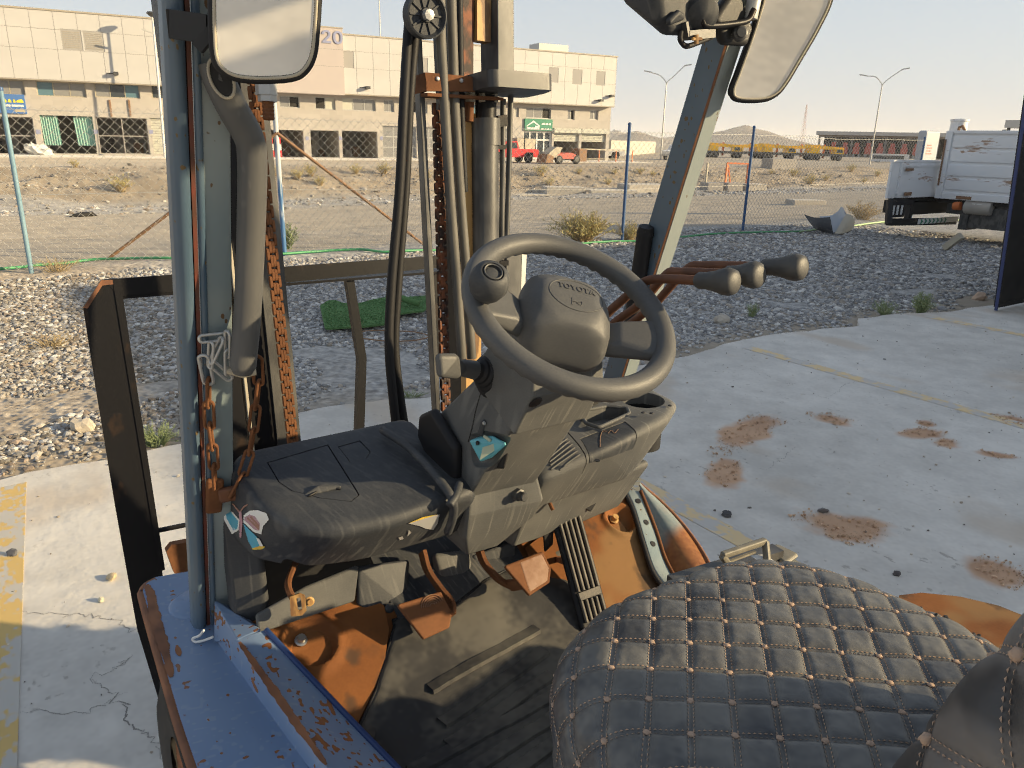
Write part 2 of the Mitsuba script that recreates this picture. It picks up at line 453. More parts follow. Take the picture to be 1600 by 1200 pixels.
mat('louvre', (.36, .32, .26), .6)
mat('crack', (.20, .19, .175), .9)
mat('dark', (.025, .023, .021), .8)
mat('interior', (.30, .27, .23), .9)
mat('glass_dark', (.045, .055, .065), .12)
mat('glass_teal', (.10, .19, .24), .12)
mat('glass_grey', (.24, .24, .24), .2)
mat('curtain', (.27, .46, .40), .8)
mat('sign_blue', (.07, .17, .42), .5)
mat('sign_yellow', (.70, .58, .06), .5)
mat('sign_green', (.04, .22, .14), .5)
mat('sign_num', (.26, .28, .42), .5)
mat('fence_blue', proc(lambda p, n, uv: mix((.055, .15, .32), (.50, .53, .55), smoothstep(.44, .56, fbm(p.x * 30, p.y * 30, p.z * 3, 4) * .5 + .17 * p.z + .08))), .5)
mat('fence_pale', proc(lambda p, n, uv: mix((.13, .25, .33), (.22, .34, .41), fbm(p.x * 20, p.y * 20, p.z * 4, 3))), .5)
mat('fence_bluedark', (.035, .09, .21), .5)
mat('rust_pipe', (.23, .13, .07), .7)
mat('hose_green', (.07, .30, .13), .45)
mat('hose_pale', (.36, .52, .28), .45)
mat('truck', proc(c_truck), .45)
mat('red_paint', (.55, .022, .03), .35)
mat('yellow_paint', (.70, .42, .015), .45)
mat('orange_paint', (.60, .17, .05), .5)
mat('red_machine', (.42, .08, .06), .6)
mat('turf', proc(c_turf), .95, spec=.1)
mat('hill', proc(c_hill), .95, spec=.05)
mat('block', proc(lambda p, n, uv: mix((.33, .30, .26), (.47, .44, .39), fbm(p.x * 4, p.y * 4, p.z * 4, 3))), .9)
mat('dry_shrub', (.40, .31, .17), .9)
mat('shrub', (.42, .37, .17), .9)
mat('weed', (.24, .29, .14), .9)
mat('edge_blue', (.045, .06, .16), .5)
mat('darkpanel', proc(lambda p, n, uv: mix((.018, .018, .02), (.04, .038, .034), fbm(p.x * 3, p.y * 3, p.z * 3, 3))), .6)
mat('silver', (.62, .62, .62), .3, metallic=.5)
mat('st_cyan', (.08, .33, .46), .4)
mat('st_mauve', (.40, .24, .27), .4)
mat('st_yellow', (.62, .42, .06), .4)
mat('st_brown', (.30, .16, .12), .4)
mat('edge_navy', (.02, .045, .14), .4)
mat('st_worn', proc(lambda p, n, uv: mix((.17, .075, .035), (.30, .19, .13), fbm(p.x * 70, p.y * 25, p.z * 70, 3))), .7)
mat('ribgrey', proc(lambda p, n, uv: mix((.05, .05, .05), (.19, .17, .14), fbm(p.x * 40, p.y * 40, p.z * 40, 3))), .7)
mat('rust_dark', proc(lambda p, n, uv: mix((.06, .028, .018), (.17, .065, .028), fbm(p.x * 40, p.y * 40, p.z * 40, 3))), .65)
mat('teal_pale', (.42, .46, .33), .6)

# ---------------------------------------------------------------- ground
def ground_z(x, y):
    x, y = np.broadcast_arrays(A(x, float), A(y, float))
    z = np.interp(y, [-60, 11.5, 26, 36.5, 43.5, 60], [-.03, -.03, -.6, -1.35, 0, 0])
    p = np.stack([x * .16, y * .3, 0 * x], -1)
    wob = (meshkit.fbm(p, 3, 5) - .5)
    z = z + wob * (1.1 * np.exp(-((y - 40) / 6) ** 2) + .35 * np.exp(-((y - 28) / 6) ** 2))
    z = z + (meshkit.fbm(np.stack([x * .9, y * .9, 0 * x], -1), 3, 9) - .5) * .09 * np.clip((y - 3.0) / 1.5, 0, 1) * np.clip((12 - y) / 2, .3, 1)
    z = z + np.exp(-((y - 10.4) / .8) ** 2) * .10 * np.clip(meshkit.noise(np.stack([x * .5, 0 * x, 0 * x], -1), 2), 0, 1)
    z = z + np.where(y > 36, (meshkit.fbm(np.stack([x * .5, y * .9, 0 * x], -1), 3, 11) - .5) * .7 * np.exp(-((y - 40.5) / 3.2) ** 2), 0)
    return z

def nonuni(segs):
    out = [segs[0][0]]
    for a, b, h in segs:
        out += list(np.linspace(a, b, max(2, int(round((b - a) / h)) + 1))[1:])
    return A(out)

gx = np.r_[-4000, -1500, -500, -200, -100, nonuni([(-50, -6, 2.), (-6, 12, .2), (12, 30, .4), (30, 90, 1.2)]), 130, 200, 400, 900, 2000, 5000]
gy = np.r_[-300, -100, -40, nonuni([(-16, 2, 1.), (2, 12, .2), (12, 34, .6), (34, 46, .3), (46, 70, 1.5)]), 90, 130, 200, 400, 900, 2000, 5000]
GX, GY = np.meshgrid(gx, gy, indexing='ij')
GV = np.c_[GX.ravel(), GY.ravel(), ground_z(GX, GY).ravel()]
ii = (np.arange(len(gx) - 1)[:, None] * len(gy) + np.arange(len(gy) - 1)).ravel()
GF = np.vstack([np.c_[ii, ii + len(gy), ii + len(gy) + 1], np.c_[ii, ii + len(gy) + 1, ii + 1]])
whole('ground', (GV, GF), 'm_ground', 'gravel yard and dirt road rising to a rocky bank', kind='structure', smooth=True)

# concrete slab with a ragged far edge
edge = [(-12, 3.35), (-6, 3.2), (-2.5, 3.15)] + [(-0.9545, 3.1733), (-0.8174, 3.2356), (-0.6115, 3.2546), (-0.3828, 3.2243), (-0.0562, 3.2691), (0.2967, 3.2958), (0.7376, 3.4228), (1.0296, 3.4023), (1.4095, 3.3715), (1.7746, 3.293)]
edge += [(3.0, 3.15), (4.173, 3.1144), (4.5982, 3.1993), (5.2364, 3.2802), (5.9522, 3.2127), (6.8654, 3.0337), (7.1872, 3.277), (7.7903, 3.1746), (8.4973, 2.95), (9.5356, 2.8509)] + [(11.5, 2.9), (16, 2.9), (24, 3.0)]
E2 = []
for a, b in zip(edge[:-1], edge[1:]):
    L = math.hypot(b[0] - a[0], b[1] - a[1])
    for t in np.arange(0, 1, min(1, .10 / max(L, .1)) if a[0] > -3 and b[0] < 12 else 1):
        q = A(a) + t * (A(b) - A(a))
        E2.append((q[0], q[1] + (meshkit.fbm(A([q[0] * 3, 0, 0]), 3, 4) - .5) * .13))
E2.append(edge[-1])
slab_poly = sg.Polygon(E2 + [(24, -30), (-12, -30)]).buffer(0)
SLAB_Z = .012
sl = prism(slab_poly, .3); sl.apply_translation((0, 0, SLAB_Z - .3))
whole('concrete_slab', sl, 'm_concrete', 'worn pale concrete yard slab', kind='structure', smooth=False)

def strip(name, pts, m, w=None):
    p = sg.Polygon(pts)
    t = prism(p, .003); t.apply_translation((0, 0, SLAB_Z + .001))
    whole(name, t, m, {'painted_band': 'wide worn yellow band painted along the slab', 'painted_line': 'faded yellow bay line on the concrete'}[name], kind='structure', smooth=False)
strip('painted_band', [(-1.75, 3.02), (-1.2, 3.07), (-0.8334, 3.0998), (-.96, 1.0), (-1.10, -1.5), (-1.25, -6), (-2.05, -6)], 'm_yellow_band')
for x0, x1, y0 in ((1.93, .13, 1.62), (4.93, .13, 3.05), (7.93, .13, 2.93), (11.0, .13, 2.7)):
    strip('painted_line', [(x0, -6), (x0 + x1, -6), (x0 + x1 + .03, y0), (x0 + .03, y0)], 'm_yellow_line')

# dust and grit patches lying on the slab
def blob(outline, seed, amp=.035):
    p = sg.Polygon(outline)
    pts = [p.exterior.interpolate(t, True) for t in np.linspace(0, 1, 140, endpoint=False)]
    c = p.centroid
    o = []
    for q in pts:
        k = meshkit.fbm(A([q.x * 9, q.y * 9, seed]), 4, seed) - .5
        d = unit((q.x - c.x, q.y - c.y))
        o.append((q.x + d[0] * k * amp * 4, q.y + d[1] * k * amp * 4))
    return sg.Polygon(o).buffer(0)
patches = [[(2.7023, 1.4373), (2.9363, 1.5674), (3.3317, 1.7443), (3.5571, 1.7613), (3.6876, 1.5339), (3.3252, 1.4672), (3.0307, 1.3849), (2.7266, 1.3302)],
           [(2.4636, 1.27), (2.6282, 1.3443), (2.7966, 1.2654), (2.6343, 1.1145), (2.3946, 0.994), (2.4097, 1.0998)],
           [(3.8973, 1.6074), (4.0704, 1.4898), (4.087, 1.2976), (3.8296, 1.2772), (3.8439, 1.412)],
           [(2.3837, 0.6257), (2.5928, 0.6222), (2.6767, 0.4701), (2.8557, 0.2949), (2.6122, 0.2523), (2.5259, 0.1831), (2.446, 0.3183), (2.4513, 0.4651)],
           [(4.0872, 1.0136), (4.3685, 1.0143), (4.4107, 0.7938), (4.1628, 0.8352)], [(4.4503, 1.0828), (4.5784, 1.037), (4.4681, 0.9552), (4.3884, 1.0025)],
           [(4.2708, 0.58), (4.365, 0.4868), (4.3597, 0.3703), (4.2299, 0.425)], [(5.0646, 0.8729), (5.2665, 0.7226), (5.0149, 0.5735), (4.9515, 0.7123)],
           [(4.1817, 0.8239), (4.3523, 0.722), (4.1423, 0.6571), (4.1021, 0.7184)], [(2.7521, -0.0805), (2.9728, -0.1498), (2.9173, -0.3133), (2.6951, -0.356), (2.6847, -0.1995)]]
bl = [blob(p, 3 + i) for i, p in enumerate(patches)]
for p in bl:
    q = A(p.exterior.coords) if p.geom_type == 'Polygon' else np.vstack([A(g_.exterior.coords) for g_ in p.geoms])
    c = q.mean(0); w_, v_ = np.linalg.eigh(np.cov((q - c).T))
    PATCHES.append((float(c[0]), float(c[1]), float(v_[0, 1]), float(v_[1, 1]), float(1.35 * w_[1] ** .5), float(1.35 * w_[0] ** .5)))

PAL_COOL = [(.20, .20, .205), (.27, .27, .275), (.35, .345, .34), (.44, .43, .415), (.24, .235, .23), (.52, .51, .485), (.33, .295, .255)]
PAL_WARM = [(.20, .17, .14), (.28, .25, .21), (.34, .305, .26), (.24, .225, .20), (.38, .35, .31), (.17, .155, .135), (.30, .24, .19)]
def scatter(name, P, S, pal, label, seed=1, cat_=None, kind='stuff', sub=0, flat=.65):
    m, k = stones(P, S, seed, sub=sub, flat=flat)
    return whole(name, m, 'm_stone', label, cat_, kind=kind, smooth=False, color=stone_colors(len(P), k, pal, seed + 9))

# grit in the patches
gp = []
for p in bl:
    x0, y0, x1, y1 = p.bounds
    n = int(2600 * p.area) + 20
    q = np.c_[rng.uniform(x0, x1, n * 2), rng.uniform(y0, y1, n * 2)]
    gp += [(a, b) for a, b in q if p.contains(sg.Point(a, b))]
gp = A(gp)
scatter('mud_crumbs', np.c_[gp, np.full(len(gp), SLAB_Z + .007)], rng.gamma(2.2, .0016, len(gp)).clip(.0012, .012), [(.33, .20, .12), (.42, .27, .165), (.52, .36, .24)], 'small crumbs of dried mud on the concrete', 21)

# gravel stones: dense near the slab, thinning out
def gravel(n, x0, x1, y0, y1, smin, smax, seed, pal):
    g = np.random.default_rng(seed)
    x = g.uniform(x0, x1, n); y = y0 + (y1 - y0) * g.random(n) ** 1.25
    keep = ~np.array([False] * n)
    e = np.interp(x, [q[0] for q in edge], [q[1] for q in edge])
    dirt = meshkit.fbm(np.stack([x * 1.1, y * 1.1, 0 * x], -1), 3, 17)
    keep = (y > e + .05) & (g.random(n) < np.clip((y - e - .05) / .75, .04, 1)) & ((dirt < .62) | (y > 5.2))
    x, y = x[keep], y[keep]
    s = g.uniform(smin, smax, len(x)) * (1 + .035 * (y - 3)) * g.choice([.6, .8, 1, 1, 1.5], len(x))
    return np.c_[x, y, ground_z(x, y) + s * .22], s
P1, S1 = gravel(52000, -3.0, .9, 3.0, 9.9, .010, .023, 5, PAL_WARM)  # warm palette stands in for sunlight on this gravel
scatter('gravel', P1, S1, PAL_WARM + PAL_COOL[2:6], 'mixed gravel stones left of the mast, sunlit warmth put into their colour', 31)
P2, S2 = gravel(56000, .6, 7.5, 3.1, 10.0, .011, .024, 6, PAL_COOL)  # cool palette stands in for the shade on this gravel
scatter('gravel', P2, S2, PAL_COOL, 'crushed gravel stones behind the mast, blue shade put into their colour', 32)
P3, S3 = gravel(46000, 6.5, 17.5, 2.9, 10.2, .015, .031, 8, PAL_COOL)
scatter('gravel', P3, S3, PAL_COOL, 'crushed gravel stones beyond the concrete, blue shade put into their colour', 33)
# stones on the far bank and verge
n = 6000
bx = rng.uniform(-8, 62, n); by = rng.normal(40.3, 2.2, n).clip(35.5, 45)
bs = rng.gamma(2.0, .024, n).clip(.02, .22)
scatter('bank_stones', np.c_[bx, by, ground_z(bx, by) + bs * .1], bs, PAL_WARM + PAL_WARM + [(.5, .47, .42)], 'loose stones on the dry bank', 34)
n = 5000
bx = rng.uniform(-6, 50, n); by = rng.uniform(24.5, 37, n)
bs = rng.gamma(2.0, .022, n).clip(.02, .14)
scatter('verge_stones', np.c_[bx, by, ground_z(bx, by) + bs * .1], bs, PAL_COOL + PAL_WARM, 'loose stones in the verge beyond the dirt road', 35)
# single stones
for px, r, pal, lab in (((5.7938, 4.0313), .11, [(.50, .45, .38)], 'pale angular stone on the shade tinted gravel'),
                        ((9.8937, 3.2534), .10, [(.52, .38, .28)], 'orange tinted stone near the gravel edge, far right'),
                        ((-0.5843, 1.822), .028, [(.55, .44, .28)], 'small yellowish pebble on the concrete left of the mast frame'),
                        ((-0.6452, 1.6642), .020, [(.58, .54, .40)], 'tiny pale pebble on the concrete near the crack'),
                        ((-0.9296, 2.2591), .028, [(.13, .13, .14)], 'small dark pebble on the yellow band'),
                        ((2.1594, 0.8126), .03, [(.09, .09, .095)], 'small dark round stone on the concrete beside the bay line'),
                        ((2.6325, 0.5723), .025, [(.16, .15, .15)], 'dark pebble at the tip of the mud patch'),
                        ((2.3732, 0.0134), .02, [(.10, .09, .09)], 'dark pebble on the concrete beyond the seat'),
                        ((0.9895, 2.6072), .03, [(.55, .42, .28)], 'tan pebble on the slab seen between mast bars'),
                        ((-0.477, 3.9279), .09, [(.55, .48, .38)], 'large pale stone at the gravel edge, left')):
    x, y = px
    z = SLAB_Z if slab_poly.contains(sg.Point(x, y)) else float(ground_z(x, y))
    m, k = stones(A([[x, y, z + r * .35]]), A([r]), int(abs(x * 977)) + 3, sub=1, flat=.7)
    whole('stone', m, 'm_stone', lab, 'stone', smooth=False, color=stone_colors(1, k, pal, 2))
# little grit on the slab
n = 900
sx, sy = rng.uniform(-2, 9, n), rng.uniform(-.5, 3.2, n)
scatter('slab_grit', np.c_[sx, sy, np.full(n, SLAB_Z + .003)], rng.gamma(2, .0022, n).clip(.002, .016), [(.14, .13, .12), (.30, .25, .2), (.5, .45, .38)], 'scattered grit on the concrete', 36)

# cracks in the slab: thin dark grooves
def crack(pts, w, seed):
    P = catmull([(*q, 0) for q in pts], 8)
    g = np.random.default_rng(seed)
    P[:, :2] += g.normal(0, .010, (len(P), 2))
    d = np.gradient(P, axis=0); nrm = np.c_[-d[:, 1], d[:, 0]] / np.linalg.norm(d[:, :2], axis=1)[:, None]
    ww = w * .36 * g.uniform(.4, 1.2, len(P)) * np.sin(np.linspace(.25, 2.9, len(P)))
    V = np.vstack([np.c_[P[:, :2] + nrm * ww[:, None], np.full(len(P), SLAB_Z + .0012)], np.c_[P[:, :2] - nrm * ww[:, None], np.full(len(P), SLAB_Z + .0012)]])
    k = len(P); F = [(i, i + k, i + k + 1) for i in range(k - 1)] + [(i, i + k + 1, i + 1) for i in range(k - 1)]
    return trimesh.Trimesh(V, A(F), process=False)
cr = [crack([(-0.7427, 1.1554), (-0.6932, 1.0702), (-0.6609, 0.9469), (-0.6574, 0.8413), (-0.6048, 0.7584), (-0.5998, 0.631)], .008, 1), crack([(-0.9899, 1.8023), (-0.8639, 1.7029), (-0.7383, 1.6088), (-0.6461, 1.5258), (-0.5823, 1.4126), (-0.5132, 1.3079)], .006, 2),
      crack([(-0.7427, 1.1554), (-0.6807, 1.1676), (-0.6252, 1.1939), (-0.6001, 1.2203)], .004, 3), crack([(-0.9892, 1.1386), (-0.8494, 1.0389), (-0.7417, 0.9913), (-0.6594, 1.0261)], .004, 4),
      crack([(2.7925, 1.071), (3.0959, 1.1656), (3.301, 1.2231)], .004, 5), crack([(4.259, 1.6722), (4.7536, 1.8363), (5.0093, 1.8864)], .004, 6)]
whole('slab_cracks', cat(cr), 'm_crack', 'fine dark cracks in the concrete', kind='stuff', smooth=False)

# ---------------------------------------------------------------- plants
def shrub(name, x, y, h, w, n, mt, label, seed, spread=1.0, leaf=None, group=None):
    g = np.random.default_rng(seed)
    z0 = float(ground_z(x, y)) if not slab_poly.contains(sg.Point(x, y)) else SLAB_Z
    tw, lf = [], []
    for i in range(n):
        a = g.uniform(0, 2 * np.pi); r0 = g.uniform(0, .25) * w; r1 = w * g.uniform(.25, 1.05) * spread; hh = h * g.uniform(.45, 1.0) * (1 - .35 * (r1 / (w * spread)) ** 2)
        p0 = A([x + r0 * np.cos(a), y + r0 * np.sin(a), z0 - .02])
        p1 = A([x + r1 * np.cos(a + g.normal(0, .3)), y + r1 * np.sin(a + g.normal(0, .3)), z0 + hh])
        mid = (p0 + p1) / 2 + g.normal(0, .08, 3) * w + (0, 0, .12 * h)
        rr = max(.0022, h * .008)
        tw.append(tube([p0, mid, p1], [rr * 1.4, rr, rr * .5], 3, caps=False))
        for t in g.uniform(.35, 1, 7):
            q = (1 - t) ** 2 * p0 + 2 * t * (1 - t) * mid + t * t * p1
            d = g.normal(0, 1, 3); d[2] = abs(d[2]) + .3
            d = unit(d) * h * g.uniform(.08, .2); s = unit(np.cross(d, g.normal(0, 1, 3))) * h * .014
            lf.append((q - s, q + s, q + d))
    V = A(lf).reshape(-1, 3); F = np.arange(len(V)).reshape(-1, 3)
    k = thing(name, label, 'shrub' if 'shrub' in name else 'weed', group)
    part(k, 'stems', cat(tw), mt, smooth=True)
    part(k, 'leaves', trimesh.Trimesh(V, F, process=False), leaf or mt, smooth=False)
x, y = (8.6444, 9.7663); shrub('dry_shrub', x, y + .25, .62, .62, 260, 'm_dry_shrub', 'large dry yellow shrub by the fence, above the steering wheel', 1, leaf='m_shrub')
x, y = (9.7309, 9.6989); shrub('dry_shrub', x, y + .2, .42, .36, 120, 'm_dry_shrub', 'small dry yellow shrub beside the second blue fence post from the right', 2, leaf='m_shrub')
x, y = (18.3839, 9.9872); shrub('dry_shrub', x, y + .3, .5, .55, 120, 'm_dry_shrub', 'low dry shrub between the broken bumper and the white truck', 3)
x, y = (8.3186, 3.0458); shrub('green_weed', x, y + .12, .28, .16, 90, 'm_weed', 'taller of two green weeds on the gravel edge, right', 4)
x, y = (7.7896, 3.2133); shrub('green_weed', x, y + .1, .22, .17, 50, 'm_weed', 'shorter and sparser of two green weeds on the gravel edge', 5)
x, y = (-0.1311, 3.3622); shrub('green_weed', x, y + .05, .16, .16, 90, 'm_weed', 'pale green weed behind the black load frame post', 6)
x, y = (1.6494, 3.4353); shrub('green_weed', x, y, .06, .13, 60, 'm_weed', 'flat green weed on the concrete edge behind the hoses', 7)
x, y = (6.2877, 4.0212); shrub('green_weed', x, y, .2, .1, 40, 'm_weed', 'lone thin weed on the gravel beyond the levers', 8)
x, y = (-0.4902, 6.254); shrub('dry_weed', x, y, .12, .25, 60, 'm_dry_shrub', 'dry tuft on the gravel left of the load frame', 9)
x, y = (-0.1243, 10.2851); shrub('dry_weed', x, y, .22, .35, 70, 'm_dry_shrub', 'dry tuft beside the leftmost fence post', 10)
x, y = (3.382, 11.0614); shrub('green_weed', x, y + .4, .5, .25, 60, 'm_weed', 'wispy weed right of the braced fence post', 11)
BANK_LABELS = ['yellowish bank shrub above the black hose pair', 'yellowish bank shrub low on the slope beside the hose pair', 'yellowish bank shrub left of the hose pair', 'yellowish bank shrub between the two braces, upper', 'yellowish bank shrub high on the bank behind the brace', 'yellowish bank shrub wide tuft on the bank near the left fence post', 'yellowish bank shrub behind the right mast rods, upper', 'yellowish bank shrub behind the right mast rods, lower', 'yellowish bank shrub high on the bank below the loader', 'yellowish bank shrub low on the bank below the loader', 'yellowish bank shrub below the low barrier, upper', 'yellowish bank shrub below the low barrier, lower', 'yellowish bank shrub behind the orange frame, upper right', 'yellowish bank shrub wide one left of the broken bumper, lower', 'yellowish bank shrub right one on the bank above the bumper', 'yellowish bank shrub far right one beside the truck gate', 'yellowish bank shrub left one on the right hand bank', 'yellowish bank shrub middle one on the right hand bank, lower', 'yellowish bank shrub beside the corner post', 'yellowish bank shrub behind the lift chain', 'yellowish bank shrub on the crest under the teal curtains', 'yellowish bank shrub small one under the orange loader', 'yellowish bank shrub small one low at the truck end']
BANK = [(14.69, 41.72, 0.8), (14.24, 39.07, 0.6), (13.32, 39.88, 0.7), (17.59, 42.2, 0.7), (19.3, 41.92, 0.8), (4.54, 38.58, 0.9), (29.99, 40.65, 0.9), (29.45, 38.96, 0.6), (34.37, 42.06, 0.5), (34.34, 38.88, 0.5), (39.61, 41.43, 0.6), (40.41, 40.91, 0.5), (56.31, 40.45, 0.8), (55.34, 38.11, 1.0), (65.14, 40.87, 0.8), (66.09, 38.9, 0.7), (54.94, 41.69, 0.5), (58.21, 38.64, 0.6), (12.68, 41.66, 0.6), (21.1, 40.03, 0.7), (3.33, 44.24, 0.5), (37.07, 41.39, 0.45), (62.66, 37.91, 0.5)]
for i, (x, y, h) in enumerate(BANK):
    shrub('bank_shrub', x, y, h, h * .75, 60, 'm_dry_shrub', BANK_LABELS[i], 40 + i, leaf='m_shrub', group='yellowish shrubs on the dry bank')

# ---------------------------------------------------------------- artificial turf, wire, hose
turf = [(2.1301, 6.4385), (2.3013, 6.6502), (2.3133, 6.4522), (2.4476, 6.2685), (2.7263, 6.4639), (2.921, 6.5213), (3.1922, 6.5022), (3.4761, 6.5231), (3.2596, 6.1809), (2.9608, 5.8108), (2.7051, 5.8069), (2.5335, 5.7285), (2.4011, 5.5066), (2.1317, 5.5291), (1.8684, 5.6125)]
t = prism(sg.Polygon(turf).buffer(.05), .02)
t = trimesh.Trimesh(*trimesh.remesh.subdivide_to_size(t.vertices, t.faces, .12), process=False)
v = A(t.vertices); v[:, 2] += ground_z(v[:, 0], v[:, 1]) + .035 + .05 * meshkit.fbm(v * 1.6, 2, 8); t.vertices = v
g = np.random.default_rng(5)
bl_ = []
tp = sg.Polygon(turf).buffer(.04); x0, y0, x1, y1 = tp.bounds
q = np.c_[g.uniform(x0, x1, 9000), g.uniform(y0, y1, 9000)]
q = A([p for p in q if tp.contains(sg.Point(p))])
z = ground_z(q[:, 0], q[:, 1]) + .05 + .05 * meshkit.fbm(np.c_[q, np.full(len(q), .06)] * 1.6, 2, 8)
a = g.uniform(0, 6.28, len(q)); o = np.c_[np.cos(a), np.sin(a), 0 * a] * .008; tip = np.c_[g.normal(0, .015, (len(q), 2)), g.uniform(.008, .018, len(q))]
b0 = np.c_[q, z]
V = np.stack([b0 - o, b0 + o, b0 + tip], 1).reshape(-1, 3)
k = thing('turf_mat', 'crumpled green artificial turf mat lying on the gravel', 'turf mat')
part(k, 'backing', t, 'm_turf', smooth=30)
part(k, 'pile', trimesh.Trimesh(V, np.arange(len(V)).reshape(-1, 3), process=False), 'm_turf', smooth=False, kind='stuff')
fold = catmull([(*(2.8018, 6.2678), .13), (*(2.8629, 6.0834), .15), (*(2.9246, 5.9392), .13), (*(2.9901, 5.8675), .11)], 6)
part(k, 'fold', tube(fold, .035, 8), 'm_turf', smooth=True)
lp = catmull([(*q, float(ground_z(*q)) + .05) for q in ((1.9954, 5.3349), (2.1613, 5.3613), (2.3759, 5.2732), (2.5626, 5.1106), (2.6008, 4.9138), (2.4248, 4.842), (2.2032, 4.9103), (2.0292, 5.0618), (1.9679, 5.2072))], 5)
whole('wire_loop', tube(lp, .006, 6), 'm_rust_pipe', 'thin rusty wire loop lying on the gravel below the turf mat', 'wire', smooth=True)
def onground(P, r): return [(p[0], p[1], float(ground_z(p[0], p[1])) + r + .015) for p in P]
hp = catmull([(-3.2, 9.6, 0)] + [(*q, 0) for q in ((-0.7625, 10.6023), (-0.3848, 10.8785), (0.1032, 11.1413), (0.4435, 11.2436), (0.8654, 10.906), (1.3529, 10.4717), (2.158, 10.4219), (2.9785, 10.3893), (3.7283, 10.5747), (4.2235, 10.4246), (4.6047, 10.0053), (5.5829, 10.044), (6.6661, 9.8972), (8.1066, 9.7109), (9.3313, 9.665), (10.1193, 9.4201), (10.9559, 9.7166), (12.7347, 9.5481), (14.6365, 9.3921))], 6)
whole('garden_hose', tube(onground(hp, .02), .02, 8), 'm_hose_green', 'long green hose running along the foot of the fence', 'hose', smooth=True)
hp = catmull([(*q, 0) for q in ((14.4453, 9.338), (16.9461, 9.594), (18.4213, 9.6378), (19.7549, 9.4453), (21.2636, 9.2038))], 6)
whole('garden_hose', tube(onground(hp, .022), .022, 8), 'm_hose_pale', 'pale green hose behind the broken bumper and truck', 'hose', smooth=True)

# ---------------------------------------------------------------- fence
fk = thing('chain_link_fence', 'chain link fence with blue and white posts along the yard edge', 'fence')
posts = [((-3.9, 10.3), 2.2), ((-0.4153, 10.3188), 2.27), ((2.9996, 10.4536), 2.26), ((6.35, 10.2), 2.2), ((9.4901, 9.8055), 2.2), ((13.0374, 9.8011), 2.2), ((16.6, 10.0), 2.1), ((20.2, 10.0), 2.1)]
for i, ((x, y), h) in enumerate(posts):
    if i == 6: continue
    z = float(ground_z(x, y)) - .1
    b = tube([(x, y, z), (x, y, z + h + .1)], .036 if i == 2 else .03, 12)
    lab = {1: 'pale blue leftmost post', 2: 'braced white and blue corner post', 4: 'dark blue post right of the mast', 5: 'dark blue post behind the right pillar'}.get(i)
    part(fk, 'post', b, 'm_fence_pale' if i == 1 else 'm_fence_blue' if i == 2 else 'm_fence_bluedark', smooth=40, label=lab)
    part(fk, 'post_cap', lathe([(0, .03), (.03, .02), (.034, 0), (.034, -.02)], (x, y, z + h + .1)), 'm_fence_bluedark')
cx, cy = (2.9996, 10.4536)
for q, lab in (((0.5471, 11.4009), 'rusty brace leaning left'), ((5.5945, 10.3876), 'rusty brace leaning right')):
    part(fk, 'brace', tube([(cx, cy - .03, 1.86), (*q, -.05)], .024, 10), 'm_rust_pipe', label=lab)
part(fk, 'stake', tube([(cx - .25, cy - .05, -.05), (cx - .27, cy - .03, .62)], .016, 8), 'm_rust_pipe')
def chainlink(P, top=2.05, pitch=.062, r=.0042):
    """zigzag wires, woven, between the points P; every wire is a three sided bar"""
    L = [0]
    for a, b in zip(P[:-1], P[1:]): L.append(L[-1] + math.hypot(b[0] - a[0], b[1] - a[1]))
    xs, ys = [p[0] for p in P], [p[1] for p in P]
    n = int(L[-1] / pitch); m = int(top / pitch)
    V, F, o = [], [], 0
    ang = np.arange(3) * 2 * np.pi / 3
    for i in range(n):
        sgn = 1 if i % 2 == 0 else -1
        s = i * pitch + np.where((np.arange(m + 1) + i) % 2 == 0, 0, pitch)
        z = np.linspace(.03, top, m + 1)
        x = np.interp(s, L, xs); y = np.interp(s, L, ys)
        zz = z + ground_z(x, y) + .03
        w = np.where(np.arange(m + 1) % 2 == 0, .004, -.004)
        c = np.stack([x, y + w, zz], -1)
        V.append((c[:, None] + np.stack([np.cos(ang) * r, np.sin(ang) * r, 0 * ang], -1)[None]).reshape(-1, 3))
        for j in range(m):
            for k in range(3):
                l = (k + 1) % 3
                F += [(o + j * 3 + k, o + j * 3 + l, o + j * 3 + 3 + l), (o + j * 3 + k, o + j * 3 + 3 + l, o + j * 3 + 3 + k)]
        o += (m + 1) * 3
    return trimesh.Trimesh(np.vstack(V), A(F), process=False)
part(fk, 'wire_mesh', chainlink([p[0] for p in posts]), 'm_galv', smooth=True, kind='stuff')
for z in (1.0, 2.04):
    part(fk, 'line_wire', tube([(x, y, float(ground_z(x, y)) + z) for (x, y), h in posts], .004, 5), 'm_galv', smooth=True)

# ---------------------------------------------------------------- large commercial building
FO, FUV, FNV = A([10.427, 62.58, 0]), A([.9926, -.1214, 0]), A([-.1214, -.9926, 0])
BM = np.eye(4); BM[:3, 0], BM[:3, 1], BM[:3, 2], BM[:3, 3] = FUV, (0, 0, 1), FNV, FO   # x along, y up, z out of the facade
def bbox(s0, z0, s1, z1, d0, d1):
    t = box((s0, z0, d0), (s1, z1, d1)); t.apply_transform(BM); return t
bk = thing('commercial_building', 'long cream three storey block with a metal clad upper band and open shop units', 'building')
SR = (40.3946, 0)[0]; SL = -22.0
OUT = .9
zb = (-9.0356, 4.9564)[1]; zb2 = (40.3673, 5.0522)[1]; zt = (-8.3218, 9.5706)[1]; zt2 = (40.038, 9.2988)[1]
ZB, ZT = (zb + zb2) / 2, (zt + zt2) / 2
SRT = (40.1664, 7.6429)[0]
